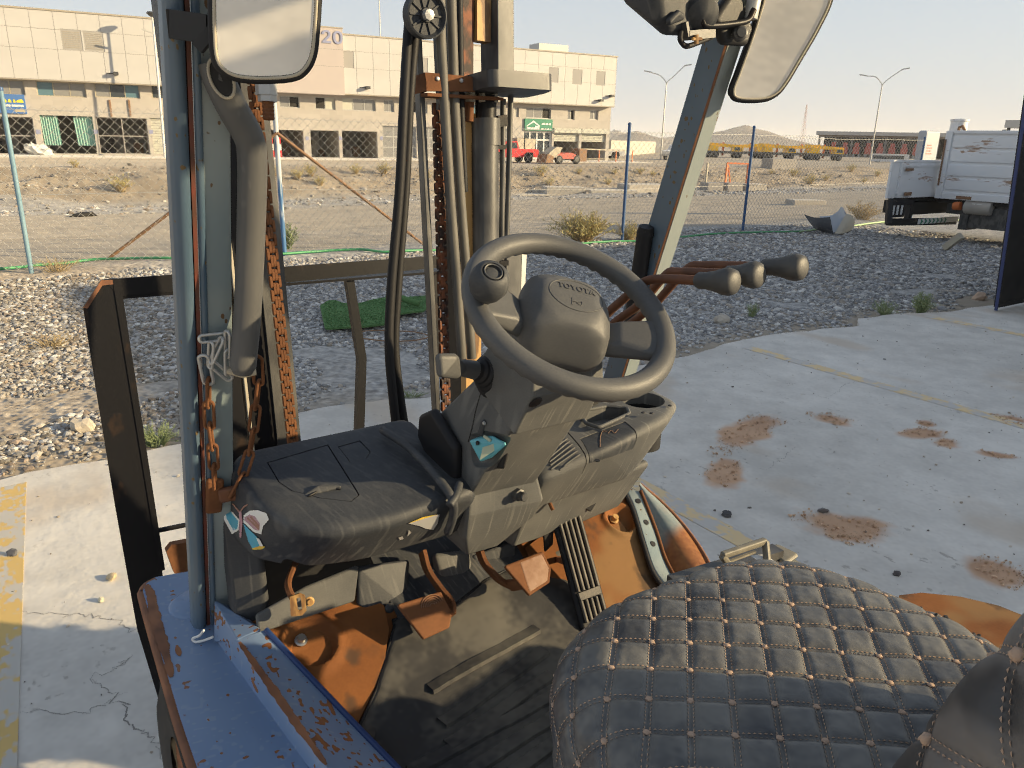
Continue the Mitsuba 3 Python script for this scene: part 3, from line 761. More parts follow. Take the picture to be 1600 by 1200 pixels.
op = {  # openings of the lower wall: px rectangles on the facade
 'garage': [(-11.1558, 0.0698, -7.6053, 2.5494), (-3.7203, 0.1569, -0.3998, 2.6964), (7.9592, 0.0485, 10.962, 2.1452), (11.5253, 0.0812, 13.83, 2.1762), (14.0943, 0.0593, 17.0942, 2.1973), (1.9977, 0.1272, 4.6466, 2.5906), (4.8737, 0.1113, 7.4949, 2.5809)],
 'curtain': [(-7.1744, 0.1592, -3.9135, 2.7152)], 'shut': [(-0.143, 0.1908, 1.7015, 2.741)],
 'glass': [(17.5472, 0.0931, 20.5737, 2.693), (20.9229, 0.0701, 23.4835, 2.6728), (23.8476, 0.0985, 26.5721, 2.6982), (27.0148, 0.1285, 29.7878, 2.7262)],
 'shop': [(30.9812, 0.1669, 33.9673, 2.6059)], 'halfshut': [(34.1814, 0.079, 36.9308, 2.5088), (37.2198, 0.1056, 39.9983, 2.5212)]}
win = [(-11.366, 3.9642, -7.7822, 4.9385), (-7.0893, 3.973, -4.0815, 4.9386), (-3.5325, 4.0365, -0.6413, 4.9863), (0.154, 4.1001, 2.9063, 5.0326), (9.2628, 3.8364, 10.8023, 4.6913), (12.0619, 3.7955, 13.665, 4.7166), (14.238, 3.7959, 17.033, 4.7351), (17.7456, 3.7856, 18.6364, 4.7418), (19.5363, 3.8009, 20.6791, 4.7188), (20.9667, 3.7898, 21.6053, 4.7151), (29.9793, 3.7645, 30.4356, 4.5827), (31.1596, 3.7252, 33.7741, 4.6655), (35.5719, 3.7208, 36.3417, 4.6255), (38.0481, 3.799, 38.9861, 4.66), (22.898, 3.78, 25.3078, 4.7229), (25.9232, 3.7852, 29.0708, 4.6958)]
wall = sg.box(SL, -.6, SR, ZB)
for q in [r for v in op.values() for r in v] + win: wall = wall.difference(sg.box(*q))
w = prism(wall, .35); w.apply_translation((0, 0, -.35)); w.apply_transform(BM)
part(bk, 'wall', w, 'm_stone_wall', smooth=False)
part(bk, 'wall', bbox(SL, -.6, SR, ZT - .3, -22, -7), 'm_stone_wall', smooth=False, label='plain rear volume of the block')
part(bk, 'floor_slab', bbox(SL, -.5, SR, .04, -7, -.36), 'm_interior', smooth=False)
part(bk, 'wall', bbox(SR - .3, -.6, SR, ZB, -7, -.352), 'm_stone_wall', smooth=False, label='right end wall')
allo = sorted([r for v in op.values() for r in v])
for a, b in zip(allo[:-1], allo[1:]):
    if b[0] - a[2] > .05:
        m_ = (a[2] + b[0]) / 2
        part(bk, 'partition', bbox(m_ - .1, .04, m_ + .1, allo[0][3] + .3, -6.9, -.36), 'm_interior', smooth=False)
part(bk, 'ceiling', bbox(SL, max(r[3] for r in allo) + .05, SR, max(r[3] for r in allo) + .3, -6.95, -.37), 'm_interior', smooth=False)
def frame_rect(s0, z0, s1, z1, d, t=.05, nv=1, nh=0):
    b = [bbox(s0, z0, s0 + t, z1, d, d + .05), bbox(s1 - t, z0, s1, z1, d, d + .05), bbox(s0 + t, z0, s1 - t, z0 + t, d, d + .05), bbox(s0 + t, z1 - t, s1 - t, z1, d, d + .05)]
    for i in range(1, nv): x_ = s0 + (s1 - s0) * i / nv; b.append(bbox(x_ - t / 2, z0 + t, x_ + t / 2, z1 - t, d + .003, d + .047))
    for i in range(1, nh): z_ = z0 + (z1 - z0) * i / nh; b.append(bbox(s0 + t, z_ - t / 2, s1 - t, z_ + t / 2, d + .006, d + .044))
    return cat(b)
gl = ['m_glass_grey', 'm_glass_teal', 'm_glass_dark', 'm_glass_teal', 'm_glass_grey', 'm_dark', 'm_glass_grey']
for i, (s0, z0, s1, z1) in enumerate(win):
    nv = max(2, int(round((s1 - s0) / .95)))
    f = part(bk, 'window', frame_rect(s0, z0, s1, z1, -.2, .06, nv), 'm_cream' if i < 4 else 'm_galv', smooth=False)
    for j in range(nv):
        a, b = s0 + (s1 - s0) * j / nv, s0 + (s1 - s0) * (j + 1) / nv
        part(f, 'pane', bbox(a + .04, z0 + .05, b - .04, z1 - .05, -.19, -.175), gl[(i * 3 + j * 2 + (j % 2)) % 7] if i < 4 or i > 12 else ['m_glass_grey', 'm_dark', 'm_shutter', 'm_glass_grey'][(i + j) % 4], smooth=False)
for i, (s0, z0, s1, z1) in enumerate(op['curtain']):
    W_ = s1 - s0
    for a, b in ((.0, .33), (.62, 1.0)):
        xs = np.linspace(s0 + a * W_, s0 + b * W_, 34)
        dd = -.30 + .06 * np.sin(np.arange(34) * 1.35)
        V = np.vstack([np.c_[xs, np.full(34, z1 - .02), dd], np.c_[xs + (.05 if a == 0 else .10), np.full(34, z0 + .55), dd]])
        F = A([(j, j + 34, j + 35) for j in range(33)] + [(j, j + 35, j + 1) for j in range(33)])
        t = trimesh.Trimesh(V, F, process=False); t.apply_transform(BM)
        part(bk, 'curtain', t, 'm_curtain', smooth=True, label='pale green curtain in a shop opening')
for i, (s0, z0, s1, z1) in enumerate(op['garage']):
    if i in (0, 1): part(bk, 'door_frame', frame_rect(s0, z0, s1, z1, -.28, .07, 2 if i else 1, 2), 'm_panel_back', smooth=False)
    for j in range(3):
        h_ = [.9, 1.4, .6][(i + j) % 3]; x_ = s0 + (s1 - s0) * (.12 + .3 * j)
        part(bk, 'stored_crate', bbox(x_, .05, x_ + (s1 - s0) * .2, h_, -4.2 - j * .6, -3.2 - j * .6), ['m_dark', 'm_block', 'm_rust_pipe'][j], smooth=False)
for (s0, z0, s1, z1) in op['shut']:
    for j in range(14):
        a, b = z0 + (z1 - z0) * j / 14, z0 + (z1 - z0) * (j + 1) / 14
        part(bk, 'shutter_slat', bbox(s0, a + .012, s1, b - .012, -.25, -.2), 'm_shutter', smooth=False)
for (s0, z0, s1, z1) in op['halfshut']:
    for j in range(5):
        a, b = z1 - (z1 - z0) * .31 * (j + 1) / 5, z1 - (z1 - z0) * .31 * j / 5
        part(bk, 'shutter_slat', bbox(s0, a + .012, s1, b - .012, -.25, -.2), 'm_shutter', smooth=False)
    part(bk, 'shutter_box', bbox(s0 - .1, z1 + .02, s1 + .1, z1 + .42, .004, .25), 'm_shutter', smooth=False)
for (s0, z0, s1, z1) in op['glass']:
    f = part(bk, 'shop_window', frame_rect(s0, z0, s1, z1, -.25, .09, 3, 3), 'm_galv', smooth=False)
    part(f, 'pane', bbox(s0 + .05, z0 + .05, s1 - .05, z1 - .05, -.235, -.22), 'm_glass_grey', smooth=False)
for (s0, z0, s1, z1) in op['shop']:
    f = part(bk, 'shop_door', cat(frame_rect(s0, z0, s1, z1, -.25, .13, 4, 1), bbox(s0, z0 + (z1 - z0) * .66, s1, z0 + (z1 - z0) * .72, -.25, -.19)), 'm_white', smooth=False, label='white framed glazed shop front')
    part(f, 'pane', bbox(s0 + .1, z0 + .1, s1 - .1, z1 - .1, -.238, -.222), 'm_glass_dark', smooth=False)
# signs
s0, z0, s1, z1 = (30.9935, 2.6628, 33.8881, 3.6676)
sb = part(bk, 'shop_sign', bbox(s0, z0, s1, z1, .01, .16), 'm_sign_green', smooth=False, label='green shop sign with a white house shape')
W_, H_ = s1 - s0, z1 - z0
def sgn(poly, d, m_, name='emblem'):
    t = prism(poly, .02); t.apply_translation((0, 0, d)); t.apply_transform(BM); part(sb, name, t, m_, smooth=False)
hx = s0 + W_ * .06
sgn([(hx, z0 + H_ * .40), (hx + W_ * .24, z0 + H_ * .86), (hx + W_ * .48, z0 + H_ * .42), (hx + W_ * .46, z0 + H_ * .32), (hx + W_ * .24, z0 + H_ * .70), (hx, z0 + H_ * .30)], .165, 'm_white')
sgn([(hx, z0 + H_ * .06), (hx + W_ * .46, z0 + H_ * .06), (hx + W_ * .46, z0 + H_ * .40), (hx + W_ * .30, z0 + H_ * .40), (hx + W_ * .30, z0 + H_ * .26), (hx, z0 + H_ * .26)], .165, 'm_white')
for yy, hh, pts in ((.50, .2, (.60, .74, .86, .96)), (.08, .14, (.58, .70, .80, .90, .98))):
    for a, b in zip(pts[:-1], pts[1:]):
        sgn([(s0 + W_ * a, z0 + H_ * yy), (s0 + W_ * (b - .02), z0 + H_ * yy), (s0 + W_ * (b - .02), z0 + H_ * (yy + hh * .5)), (s0 + W_ * (b - .05), z0 + H_ * (yy + hh)), (s0 + W_ * a, z0 + H_ * (yy + hh * .6))], .165, 'm_white', 'lettering')
s0, z0, s1, z1 = (-9.8831, 2.7639, -7.8722, 4.0031)
sb = part(bk, 'shop_sign', bbox(s0, z0, s1, z1, .01, .16), 'm_sign_blue', smooth=False, label='blue shop sign with yellow lettering')
W_, H_ = s1 - s0, z1 - z0
for a, b in ((.30, .46), (.49, .60), (.64, .72), (.74, .95)):
    sgn([(s0 + W_ * a, z0 + H_ * .58), (s0 + W_ * b, z0 + H_ * .56), (s0 + W_ * b, z0 + H_ * .66), (s0 + W_ * (b - .04), z0 + H_ * .76), (s0 + W_ * (a + .03), z0 + H_ * .70)], .165, 'm_sign_yellow', 'lettering')
for a, b in ((.34, .56), (.59, .94)):
    sgn(sg.box(s0 + W_ * a, z0 + H_ * .35, s0 + W_ * b, z0 + H_ * .46), .165, 'm_white', 'lettering')
sgn([(s0 + W_ * .66, z0 + H_ * .08), (s0 + W_ * .97, z0 + H_ * .08), (s0 + W_ * .95, z0 + H_ * .2), (s0 + W_ * .85, z0 + H_ * .28), (s0 + W_ * .8, z0 + H_ * .2), (s0 + W_ * .67, z0 + H_ * .2)], .165, 'm_cream')
for x_, z_ in ((-7.3787, 1.5953), (-3.8066, 1.681), (-0.1943, 1.7676)):
    part(bk, 'unit_plate', bbox(x_ - .14, z_ - .14, x_ + .14, z_ + .14, .004, .03), 'm_sign_num', smooth=False)
for x_, z_ in ((11.243, 1.5519), (13.9578, 1.6077), (17.445, 1.6793), (20.7537, 1.7472)):
    part(bk, 'unit_plate', bbox(x_ - .12, z_ - .14, x_ + .12, z_ + .14, .004, .03), 'm_sign_num', smooth=False)
for (x_, z_), (x2, z2) in (((-2.6718, 3.8861), (-2.7297, 2.7583)), ((-1.4277, 3.9371), (-1.4787, 2.7986))):
    part(bk, 'sign_bracket', bbox(x_ - .06, z2, x_ + .06, z_, .004, .10), 'm_rust_pipe', smooth=False)
# upper clad band
part(bk, 'band_core', bbox(SL, ZB, SRT, ZT - .05, -6, OUT - .03), 'm_panel_joint', smooth=False)
uw = [(-5.0788, 7.0198, -3.9247, 8.2312), (-3.7436, 7.0278, -2.6034, 8.2121), (14.2518, 6.9976, 15.0257, 8.1244), (20.0655, 6.9842, 20.5683, 8.0602), (20.8483, 6.9771, 21.2999, 8.0588), (32.9199, 6.855, 33.8484, 8.0301), (35.4061, 6.8172, 36.3641, 8.0114), (37.9717, 6.8318, 38.8896, 7.9901), (23.1329, 6.9144, 24.0087, 8.0155), (26.7007, 6.9025, 27.6192, 8.0305)]
tb = (8.8704, 5.1837, 14.1504, 9.5487)
rows = [ZB, ZB + (ZT - ZB) * .44, ZB + (ZT - ZB) * .72, ZT - .12]
cols = np.arange(SL, SRT, 1.38)
for i in range(len(cols)):
    a, b = cols[i], min(cols[i] + 1.38, SRT)
    for j in range(3):
        q = sg.box(a + .012, rows[j] + .012, b - .012, rows[j + 1] - .012)
        for r in uw: q = q.difference(sg.box(*r).buffer(.04, join_style=2))
        q = q.difference(sg.box(tb[0] - .02, ZB - .5, tb[2] + .02, ZT + 1))
        if q.is_empty or q.area < .02: continue
        t = prism(q, .07); t.apply_translation((0, 0, OUT - .07)); t.apply_transform(BM)
        part(bk, 'cladding_panel', t, 'm_panel', smooth=False)
part(bk, 'tower_face', bbox(tb[0], ZB - .12, tb[2], ZT + .28, -3, OUT + .35), 'm_tower', smooth=False, label='plain pinkish block carrying the number')
for z_ in (rows[1], rows[2]): part(bk, 'tower_joint', bbox(tb[0], z_ - .015, tb[2], z_ + .015, OUT + .351, OUT + .356), 'm_panel_back', smooth=False)
t = meshkit.text_mesh('20', (12.4041, 9.4415)[1] - (12.3571, 8.5812)[1], .06, bold=True)
t.apply_scale((1.15, 1, 1)); t.apply_translation(((12.409, 8.6301)[0], (12.409, 8.6301)[1], OUT + .36)); t.apply_transform(BM)
part(bk, 'number', t, 'm_sign_num', smooth=False, label='blue number 20')
part(bk, 'parapet_cap', cat(bbox(SL, ZT - .11, tb[0] - .02, ZT, -6, OUT + .06), bbox(tb[2] + .02, ZT - .11, SRT + .05, ZT, -6, OUT + .06)), 'm_louvre', smooth=False)
part(bk, 'parapet_cap', bbox(tb[0] - .05, ZT + .281, tb[2] + .05, ZT + .36, -3, OUT + .40), 'm_louvre', smooth=False)
part(bk, 'soffit', bbox(SL, ZB - .06, SRT, ZB - .004, -.3, OUT), 'm_louvre', smooth=False)
for i, (s0, z0, s1, z1) in enumerate(uw):
    f = part(bk, 'upper_window', frame_rect(s0, z0, s1, z1, OUT - .085, .06), 'm_louvre', smooth=False)
    if i < 2:
        for j in range(9):
            a = z0 + .06 + (z1 - z0 - .12) * j / 9
            t = box((s0 + .06, 0, -.03), (s1 - .06, .015, .06)); t.apply_transform(trimesh.transformations.rotation_matrix(.7, (1, 0, 0))); t.apply_translation((0, a + .08, OUT - .06)); t.apply_transform(BM)
            part(f, 'louvre', t, 'm_louvre', smooth=False)
    else:
        part(f, 'pane', bbox(s0 + .04, z0 + .04, s1 - .04, z1 - .04, OUT - .088, OUT - .06), 'm_louvre', smooth=False)
for x_, z_ in ((-2.1836, 5.6079), (15.9393, 5.5422), (38.3131, 5.4822), (39.5013, 5.9264)):
    part(bk, 'wall_light', cat(bbox(x_ - .45, z_ - .03, x_, z_ + .03, OUT + .01, OUT + .05), bbox(x_ - .05, z_ - .1, x_ + .28, z_ + .1, OUT + .02, OUT + .5)), 'm_steel', smooth=False)
s0, z0, s1, z1 = (35.5746, 10.0994, 38.917, 10.8526)
part(bk, 'roof_plant', bbox(s0, ZT - .2, s1, z1, -8, -5.99), 'm_galv', smooth=False)
p0, p1 = (18.2342, 10.0172), (18.2953, 15.3589)
t = tube([A([p0[0], ZT - .5, -2]), A([p0[0], p1[1], -2])], .05, 6); t.apply_transform(BM)
part(bk, 'antenna', t, 'm_galv')
# forecourt kerb in front of the units
whole('forecourt', cat(bbox(SL, -.7, SR + 2, .06, -.34, 4.5)), 'm_concrete', 'dusty paved forecourt in front of the shop units', kind='structure', smooth=False)

# ---------------------------------------------------------------- hills, far things
def hill(x, y, w, h, label, seed):
    g = np.linspace(-1, 1, 60)
    X, Y = np.meshgrid(g, g, indexing='ij')
    r = np.hypot(X, Y)
    z = np.clip(1 - r, 0, 1) ** 1.25 * h * (.75 + .5 * meshkit.fbm(np.stack([X * 2.5, Y * 2.5, 0 * X + seed], -1), 4, seed))
    V = np.c_[(x + X * w).ravel(), (y + Y * w).ravel(), (z - 3).ravel()]
    k = (np.arange(59)[:, None] * 60 + np.arange(59)).ravel()
    F = np.vstack([np.c_[k, k + 60, k + 61], np.c_[k, k + 61, k + 1]])
    whole('hill', (V, F), 'm_hill', label, kind='structure', smooth=True)
def dirpt(px, D):
    """ground point at distance D in the direction of a ground pixel given as an (x, y) pair on the ground"""
    v = unit(px); return v * D
C2 = CAM[:2]
def far(q, D):
    v = A(q) - C2; v = v / np.linalg.norm(v); p = C2 + v * D; return float(p[0]), float(p[1])
q = far((100.689, 83.0696), 1500); hill(*q, 175, 36, 'pale pointed hill on the horizon', 3)
q = far((113.127, 85.8929), 1700); hill(*q, 190, 14, 'low shoulder of the pointed hill', 6)
q = far((91.5561, 98.2277), 1500); hill(*q, 110, 24, 'pale low hill right of the building', 4)
q = far((104.792, 102.652), 2100); hill(*q, 260, 20, 'faint long ridge on the horizon', 5)
q = far((85.0818, 96.0633), 1900); hill(*q, 130, 30, 'faint hill behind the building end', 8)
q = far((146.089, 93.3754), 2600); hill(*q, 500, 12, 'faint flat ridge behind the warehouse', 9)

def street_lamp(x, y, h, arms, label, z=0., lean=0):
    k = thing('street_lamp', label, 'street lamp', 'double arm street lamps')
    d = unit((*(A([x, y]) - C2)[::-1] * A([1, -1]), 0))   # across the sight line
    part(k, 'pole', tube([(x, y, z), (x, y, z + h * .82)], [.10, .06], 8), 'm_galv')
    for s, rise in arms:
        o = A([x, y, z + h * .82])
        P = catmull([o, o + (0, 0, .35) + d * s * .12, o + (0, 0, h * .10) + d * s * .8, o + (0, 0, h * rise) + d * s * 1.75], 5)
        a = part(k, 'arm', tube(P, .045, 6), 'm_galv')
        e = P[-1]
        part(k, 'lamp_head', bar(e - d * s * .05 + (0, 0, .02), e + d * s * .75 + (0, 0, .16), .24, .10), 'm_galv')
x, y = (62.9003, 63.0311); street_lamp(x, y, 9.6, ((-1, .13), (1, .20)), 'thin double armed street lamp right of the building')
x, y = far((129.369, 78.8301), 100); street_lamp(x, y, 10.2, ((-1, .11), (1, .17)), 'thin double armed street lamp beside the far warehouse')
x, y = (10.4594, 59.6576)
k = thing('light_pole', 'slim white pole with a flat head in front of the left end of the building', 'lamp post')
part(k, 'pole', tube([(x, y, 0), (x + .2, y, 9.4)], [.09, .06], 8), 'm_white')
part(k, 'lamp_head', cat(lathe([(0, .1), (.3, .1), (.38, 0), (.16, -.2), (0, -.2)], (x + .2, y, 9.45))), 'm_steel')
part(k, 'side_lamp', bar((x + .15, y, 8.2), (x - .55, y, 8.4), .1, .08), 'm_galv')

k = thing('pylon', 'faint red and white lattice pylon on the horizon', 'pylon')
x, y = far((122.037, 87.9156), 1000)
H = 48
for s in ((-1, -1), (1, -1), (1, 1), (-1, 1)):
    part(k, 'leg', tube([(x + s[0] * 2.2, y + s[1] * 2.2, -1), (x + s[0] * .3, y + s[1] * .3, H)], .14, 4), 'm_pale_red')
br = []
for i in range(9):
    t0, t1 = i / 9, (i + 1) / 9
    w0, w1 = 2.2 - 1.9 * t0, 2.2 - 1.9 * t1
    for a, b in (((-1, -1), (1, -1)), ((1, -1), (1, 1)), ((-1, -1), (-1, 1)), ((-1, 1), (1, 1))):
        br.append(tube([(x + a[0] * w0, y + a[1] * w0, H * t0 - 1), (x + b[0] * w1, y + b[1] * w1, H * t1)], .08, 3))
part(k, 'bracing', cat(br), 'm_pale_red', smooth=False)
part(k, 'cross_arm', cat(bar((x - 2.4, y, H * .78), (x + 2.4, y, H * .78), .25, .3), bar((x - 1.8, y, H * .92), (x + 1.8, y, H * .92), .25, .3)), 'm_pale_red', smooth=False)

# boundary wall
a, b = (79.2968, 90.6534), (92.7102, 94.8232)
k = whole('boundary_wall', bar((*far(a, 100), .9), (*far(b, 150), .9), .3, 2.2), 'm_block', 'low beige boundary wall right of the building', 'wall', smooth=False)

# ---------------------------------------------------------------- vehicles
def place(mesh, x, y, z, ang):
    mesh.apply_transform(trimesh.transformations.rotation_matrix(ang, (0, 0, 1)))
    mesh.apply_translation((x, y, z)); return mesh
def side(poly, w, x, y, z, ang, r=.0):
    p = sg.Polygon(poly)
    if r: p = p.buffer(-r).buffer(r, quad_segs=3)
    t = prism(p, w); t.apply_translation((0, 0, -w / 2))
    t.apply_transform(trimesh.transformations.rotation_matrix(math.pi / 2, (1, 0, 0)))
    return place(t, x, y, z, ang)
def wheel_at(k, x, y, z, ang, lx, ly, r, w=.24):
    for s, nm in ((1, ''), ):
        t = lathe([(0, -w / 2), (r * .8, -w / 2), (r, -w * .36), (r, w * .36), (r * .8, w / 2), (0, w / 2)], n=20); t.apply_transform(trimesh.transformations.rotation_matrix(math.pi / 2, (1, 0, 0)))
        t.apply_translation((lx, ly, r)); part(k, 'wheel', place(t, x, y, z, ang), 'm_rubber')
        t = lathe([(0, -w * .53), (r * .5, -w * .53), (r * .55, -w * .5), (r * .55, w * .5), (r * .5, w * .53), (0, w * .53)], n=14); t.apply_transform(trimesh.transformations.rotation_matrix(math.pi / 2, (1, 0, 0)))
        t.apply_translation((lx, ly, r)); part(k + '__wheel' if False else k, 'wheel_hub', place(t, x, y, z, ang), 'm_steel')
def pickup(name, x, y, ang, m_, label, cabcol=None):
    k = thing(name, label, 'pickup truck')
    part(k, 'body', side([(-2.5, .45), (2.45, .45), (2.55, .7), (2.5, 1.0), (1.2, 1.1), (-2.5, 1.1)], 1.75, x, y, 0, ang, .06), m_, smooth=30)
    part(k, 'cab', side([(-.7, 1.06), (1.15, 1.06), (.55, 1.68), (-.45, 1.72)], 1.6, x, y, 0, ang, .05), m_, smooth=30)
    part(k, 'side_window', side([(-.5, 1.14), (.9, 1.14), (.48, 1.58), (-.38, 1.61)], 1.63, x, y, 0, ang, .03), 'm_glass_dark', smooth=30)
    part(k, 'wheel_arch', cat(side([(-2.05, .45), (-1.1, .45), (-1.25, .85), (-1.9, .85)], 1.77, x, y, 0, ang), side([(1.05, .45), (2.0, .45), (1.85, .85), (1.2, .85)], 1.77, x, y, 0, ang)), 'm_dark', smooth=False)
    for lx in (-1.57, 1.53):
        for ly in (-.78, .78): wheel_at(k, x, y, 0, ang, lx, ly, .37)
    part(k, 'bumper', cat(side([(2.5, .45), (2.65, .45), (2.65, .62), (2.5, .62)], 1.7, x, y, 0, ang), side([(-2.65, .45), (-2.5, .45), (-2.5, .62), (-2.65, .62)], 1.7, x, y, 0, ang)), 'm_galv')
    return k
x, y = (36.6483, 53.178)
k = pickup('red_pickup', x - 1, y, math.radians(176), 'm_red_paint', 'red pickup truck parked in front of the shops')
lk = thing('wicker_load', 'tan crate of goods standing in the bed of the red pickup', 'crate')
part(lk, 'crate', side([(.6, 1.1), (2.3, 1.1), (2.4, 1.9), (.5, 1.95)], 1.3, x - 1, y, 0, 0, .05), 'm_cream')
part(lk, 'strap', side([(1.2, 1.08), (1.3, 1.08), (1.3, 1.97), (1.2, 1.97)], 1.34, x - 1, y, 0, 0), 'm_dark')
x, y = (65.9649, 63.4606); pickup('white_pickup', x, y, math.radians(200), 'm_white', 'white pickup on the far road beside the street lamp')
x, y = (52.2447, 59.6672); pickup('white_pickup', x, y + 1.5, math.radians(150), 'm_white', 'white car at the end of the building')
# machines in front of the shops
x, y = (39.6322, 50.5732)
k = thing('small_loader', 'small orange and cream machine parked before the half closed shutter', 'machine')
part(k, 'body', side([(-1.3, .4), (.6, .4), (.7, .75), (.2, .9), (-1.2, .8)], 1.2, x, y, 0, 0, .05), 'm_red_machine')
part(k, 'hood', side([(-1.9, .5), (-.9, .5), (-.4, 1.3), (-1.0, 1.35), (-1.7, .9)], 1.0, x - .3, y - .1, 0, 0, .05), 'm_cream')
part(k, 'bucket', side([(-2.5, .1), (-1.8, .1), (-1.7, .6), (-2.3, .8)], 1.3, x, y - .1, 0, 0, .02), 'm_rust_pipe')
part(k, 'rear_rack', side([(1.1, .2), (1.9, .2), (1.9, 1.2), (1.1, 1.25)], 1.1, x, y, 0, 0, .02), 'm_rust_pipe')
for lx in (-1.0, .8): wheel_at(k, x, y - .5, 0, 0, lx, 0, .36)
k = thing('site_barrier', 'long low yellowish barrier frame beside the white car', 'barrier')
x, y = (47.8729, 55.7105)
part(k, 'rail', cat(bar((x - 3.2, y - 1, 1.15), (x + 3.2, y - 1, 1.05), .08, .10), bar((x - 3.2, y - 1, .3), (x + 3.2, y - 1, .3), .08, .06)), 'm_cream', smooth=False)
for i in range(4): part(k, 'post', bar((x - 3.1 + i * 2.06, y - 1, -.05), (x - 3.1 + i * 2.06, y - 1, 1.05), .08, .08), 'm_orange_paint', smooth=False)
# red and white barriers near the corner post
for i, px in enumerate(((18.6279, 61.2109), (19.28, 61.3349))):
    k = thing('traffic_barrier', ['red and white barrier left of the corner fence post', 'red and white barrier right of the corner fence post'][i], 'barrier')
    for j in range(3): part(k, 'band', bar((px[0], px[1], .1 + .5 * j), (px[0], px[1], .58 + .5 * j), .35 - .05 * j, .25), ['m_red_paint', 'm_white', 'm_red_paint'][j], smooth=False)
x, y = (2.9684, 63.7733)
m_, kk = stones(A([[x, y - .5, .35]]), A([.85]), 14, sub=2, flat=.6)
whole('sack', m_, 'm_white', 'white sack pile lying at the left shop doorway', 'sack', smooth=50)
# cranes
for i, (px, D, sc_) in enumerate((((78.1702, 67.5298), 118, 1.), ((84.5772, 68.5303), 122, 1.), ((87.5015, 66.4788), 119, 1.), ((93.916, 67.3778), 124, .9), ((95.7122, 65.0884), 118, 1.))):
    x, y = far(px, D)
    ang = math.radians(-38 + (i % 2) * 4) + (math.pi if i % 2 else 0)
    k = thing('crane_truck', ['leftmost yellow crane truck, behind the right pillar', 'second yellow crane truck from the left', 'third yellow crane truck, under the pylon side', 'fourth yellow crane truck from the left', 'rightmost yellow crane truck beside the red machines'][i], 'crane truck', 'yellow crane trucks parked in a far row')
    part(k, 'boom', side([(-2.6, 1.6), (2.6, 1.35), (2.6, 1.75), (-2.6, 2.1)], .7, x, y, 0, ang), 'm_yellow_paint', smooth=False)
    part(k, 'chassis', side([(-2.6, .6), (2.5, .6), (2.5, .9), (-2.6, .95)], 2.2, x, y, 0, ang), 'm_steel', smooth=False)
    part(k, 'cab', side([(1.2, .6), (2.4, .6), (2.4, 1.2), (2.1, 1.6), (1.3, 1.6)], 2.0, x, y, 0, ang, .05), 'm_yellow_paint')
    part(k, 'turret', side([(-2.0, .9), (-.8, .9), (-.8, 1.6), (-1.9, 1.75)], 1.8, x, y, 0, ang, .05), 'm_yellow_paint')
    part(k, 'window', side([(1.4, 1.05), (2.3, 1.05), (2.1, 1.5), (1.45, 1.5)], 2.04, x, y, 0, ang), 'm_glass_dark', smooth=False)
    for lx in (-1.9, -1.1, 1.8):
        for ly in (-1, 1): wheel_at(k, x, y, 0, ang, lx, ly, .42, .3)
    part(k, 'outrigger', side([(-.12, .3), (.12, .3), (.12, 2.1), (-.12, 2.1)], .3, x, y, 0, ang), 'm_orange_paint', smooth=False)
# warehouse and red machines
a, b = A(far((108.743, 75.2655), 175)), A(far((160.731, 84.2502), 175))
u = unit(b - a); nn = A([u[1], -u[0]])
L = np.linalg.norm(b - a)
WM = np.eye(4); WM[:2, 0] = u; WM[:2, 1] = -nn; WM[:2, 3] = a
def wbox(lo, hi):
    t = box(lo, hi); t.apply_transform(WM); return t
k = thing('open_warehouse', 'long grey open fronted warehouse on the horizon', 'building')
part(k, 'roof', wbox((-.5, -2, 4.1), (L + 30, 20, 4.8)), 'm_galv', smooth=False)
part(k, 'rear_wall', wbox((0, 19, -.5), (L + 30, 19.5, 4.1)), 'm_dark', smooth=False)
part(k, 'beam', wbox((0, -1, 3.7), (L + 30, -.7, 4.08)), 'm_panel_back', smooth=False)
for i in range(9):
    part(k, 'column', wbox((i * L / 7, -.4, -.5), (i * L / 7 + .35, 0, 3.7)), 'm_panel_back', smooth=False)
n_ = 9
for i in range(n_):
    x0 = L * .12 + i * L * .098
    k = thing('red_machine', ['first', 'second', 'third', 'fourth', 'fifth', 'sixth', 'seventh', 'eighth', 'ninth'][i] + ' red farm machine from the left before the open warehouse', 'machine', 'red machines in a row before the warehouse')
    part(k, 'body', wbox((x0, -5, .6), (x0 + L * .055, -3.6, 1.9)), 'm_red_machine', smooth=False)
    part(k, 'hopper', wbox((x0 + L * .01, -4.8, 1.9), (x0 + L * .045, -3.8, 2.7)), 'm_red_machine', smooth=False)
    part(k, 'leg', wbox((x0 + .1, -4.9, -.2), (x0 + .35, -4.7, .6)), 'm_galv', smooth=False)
    part(k, 'leg', wbox((x0 + L * .05, -4.9, -.2), (x0 + L * .05 + .25, -4.7, .6)), 'm_galv', smooth=False)
x, y = far((129.94, 75.6145), 118)
ang = math.atan2(u[1], u[0])
k = thing('white_bus', 'long white bus parked beside the second street lamp', 'bus')
part(k, 'body', side([(-2.3, .4), (2.3, .4), (2.3, 1.25), (2.2, 1.4), (-2.3, 1.4)], 1.8, x, y, -.3, ang, .08), 'm_white')
part(k, 'side_window', side([(-2.1, .75), (1.7, .75), (1.7, 1.2), (-2.1, 1.2)], 1.84, x, y, -.3, ang), 'm_glass_dark', smooth=False)
for lx in (-1.5, 1.4): wheel_at(k, x, y, -.3, ang, lx, -.75, .32)

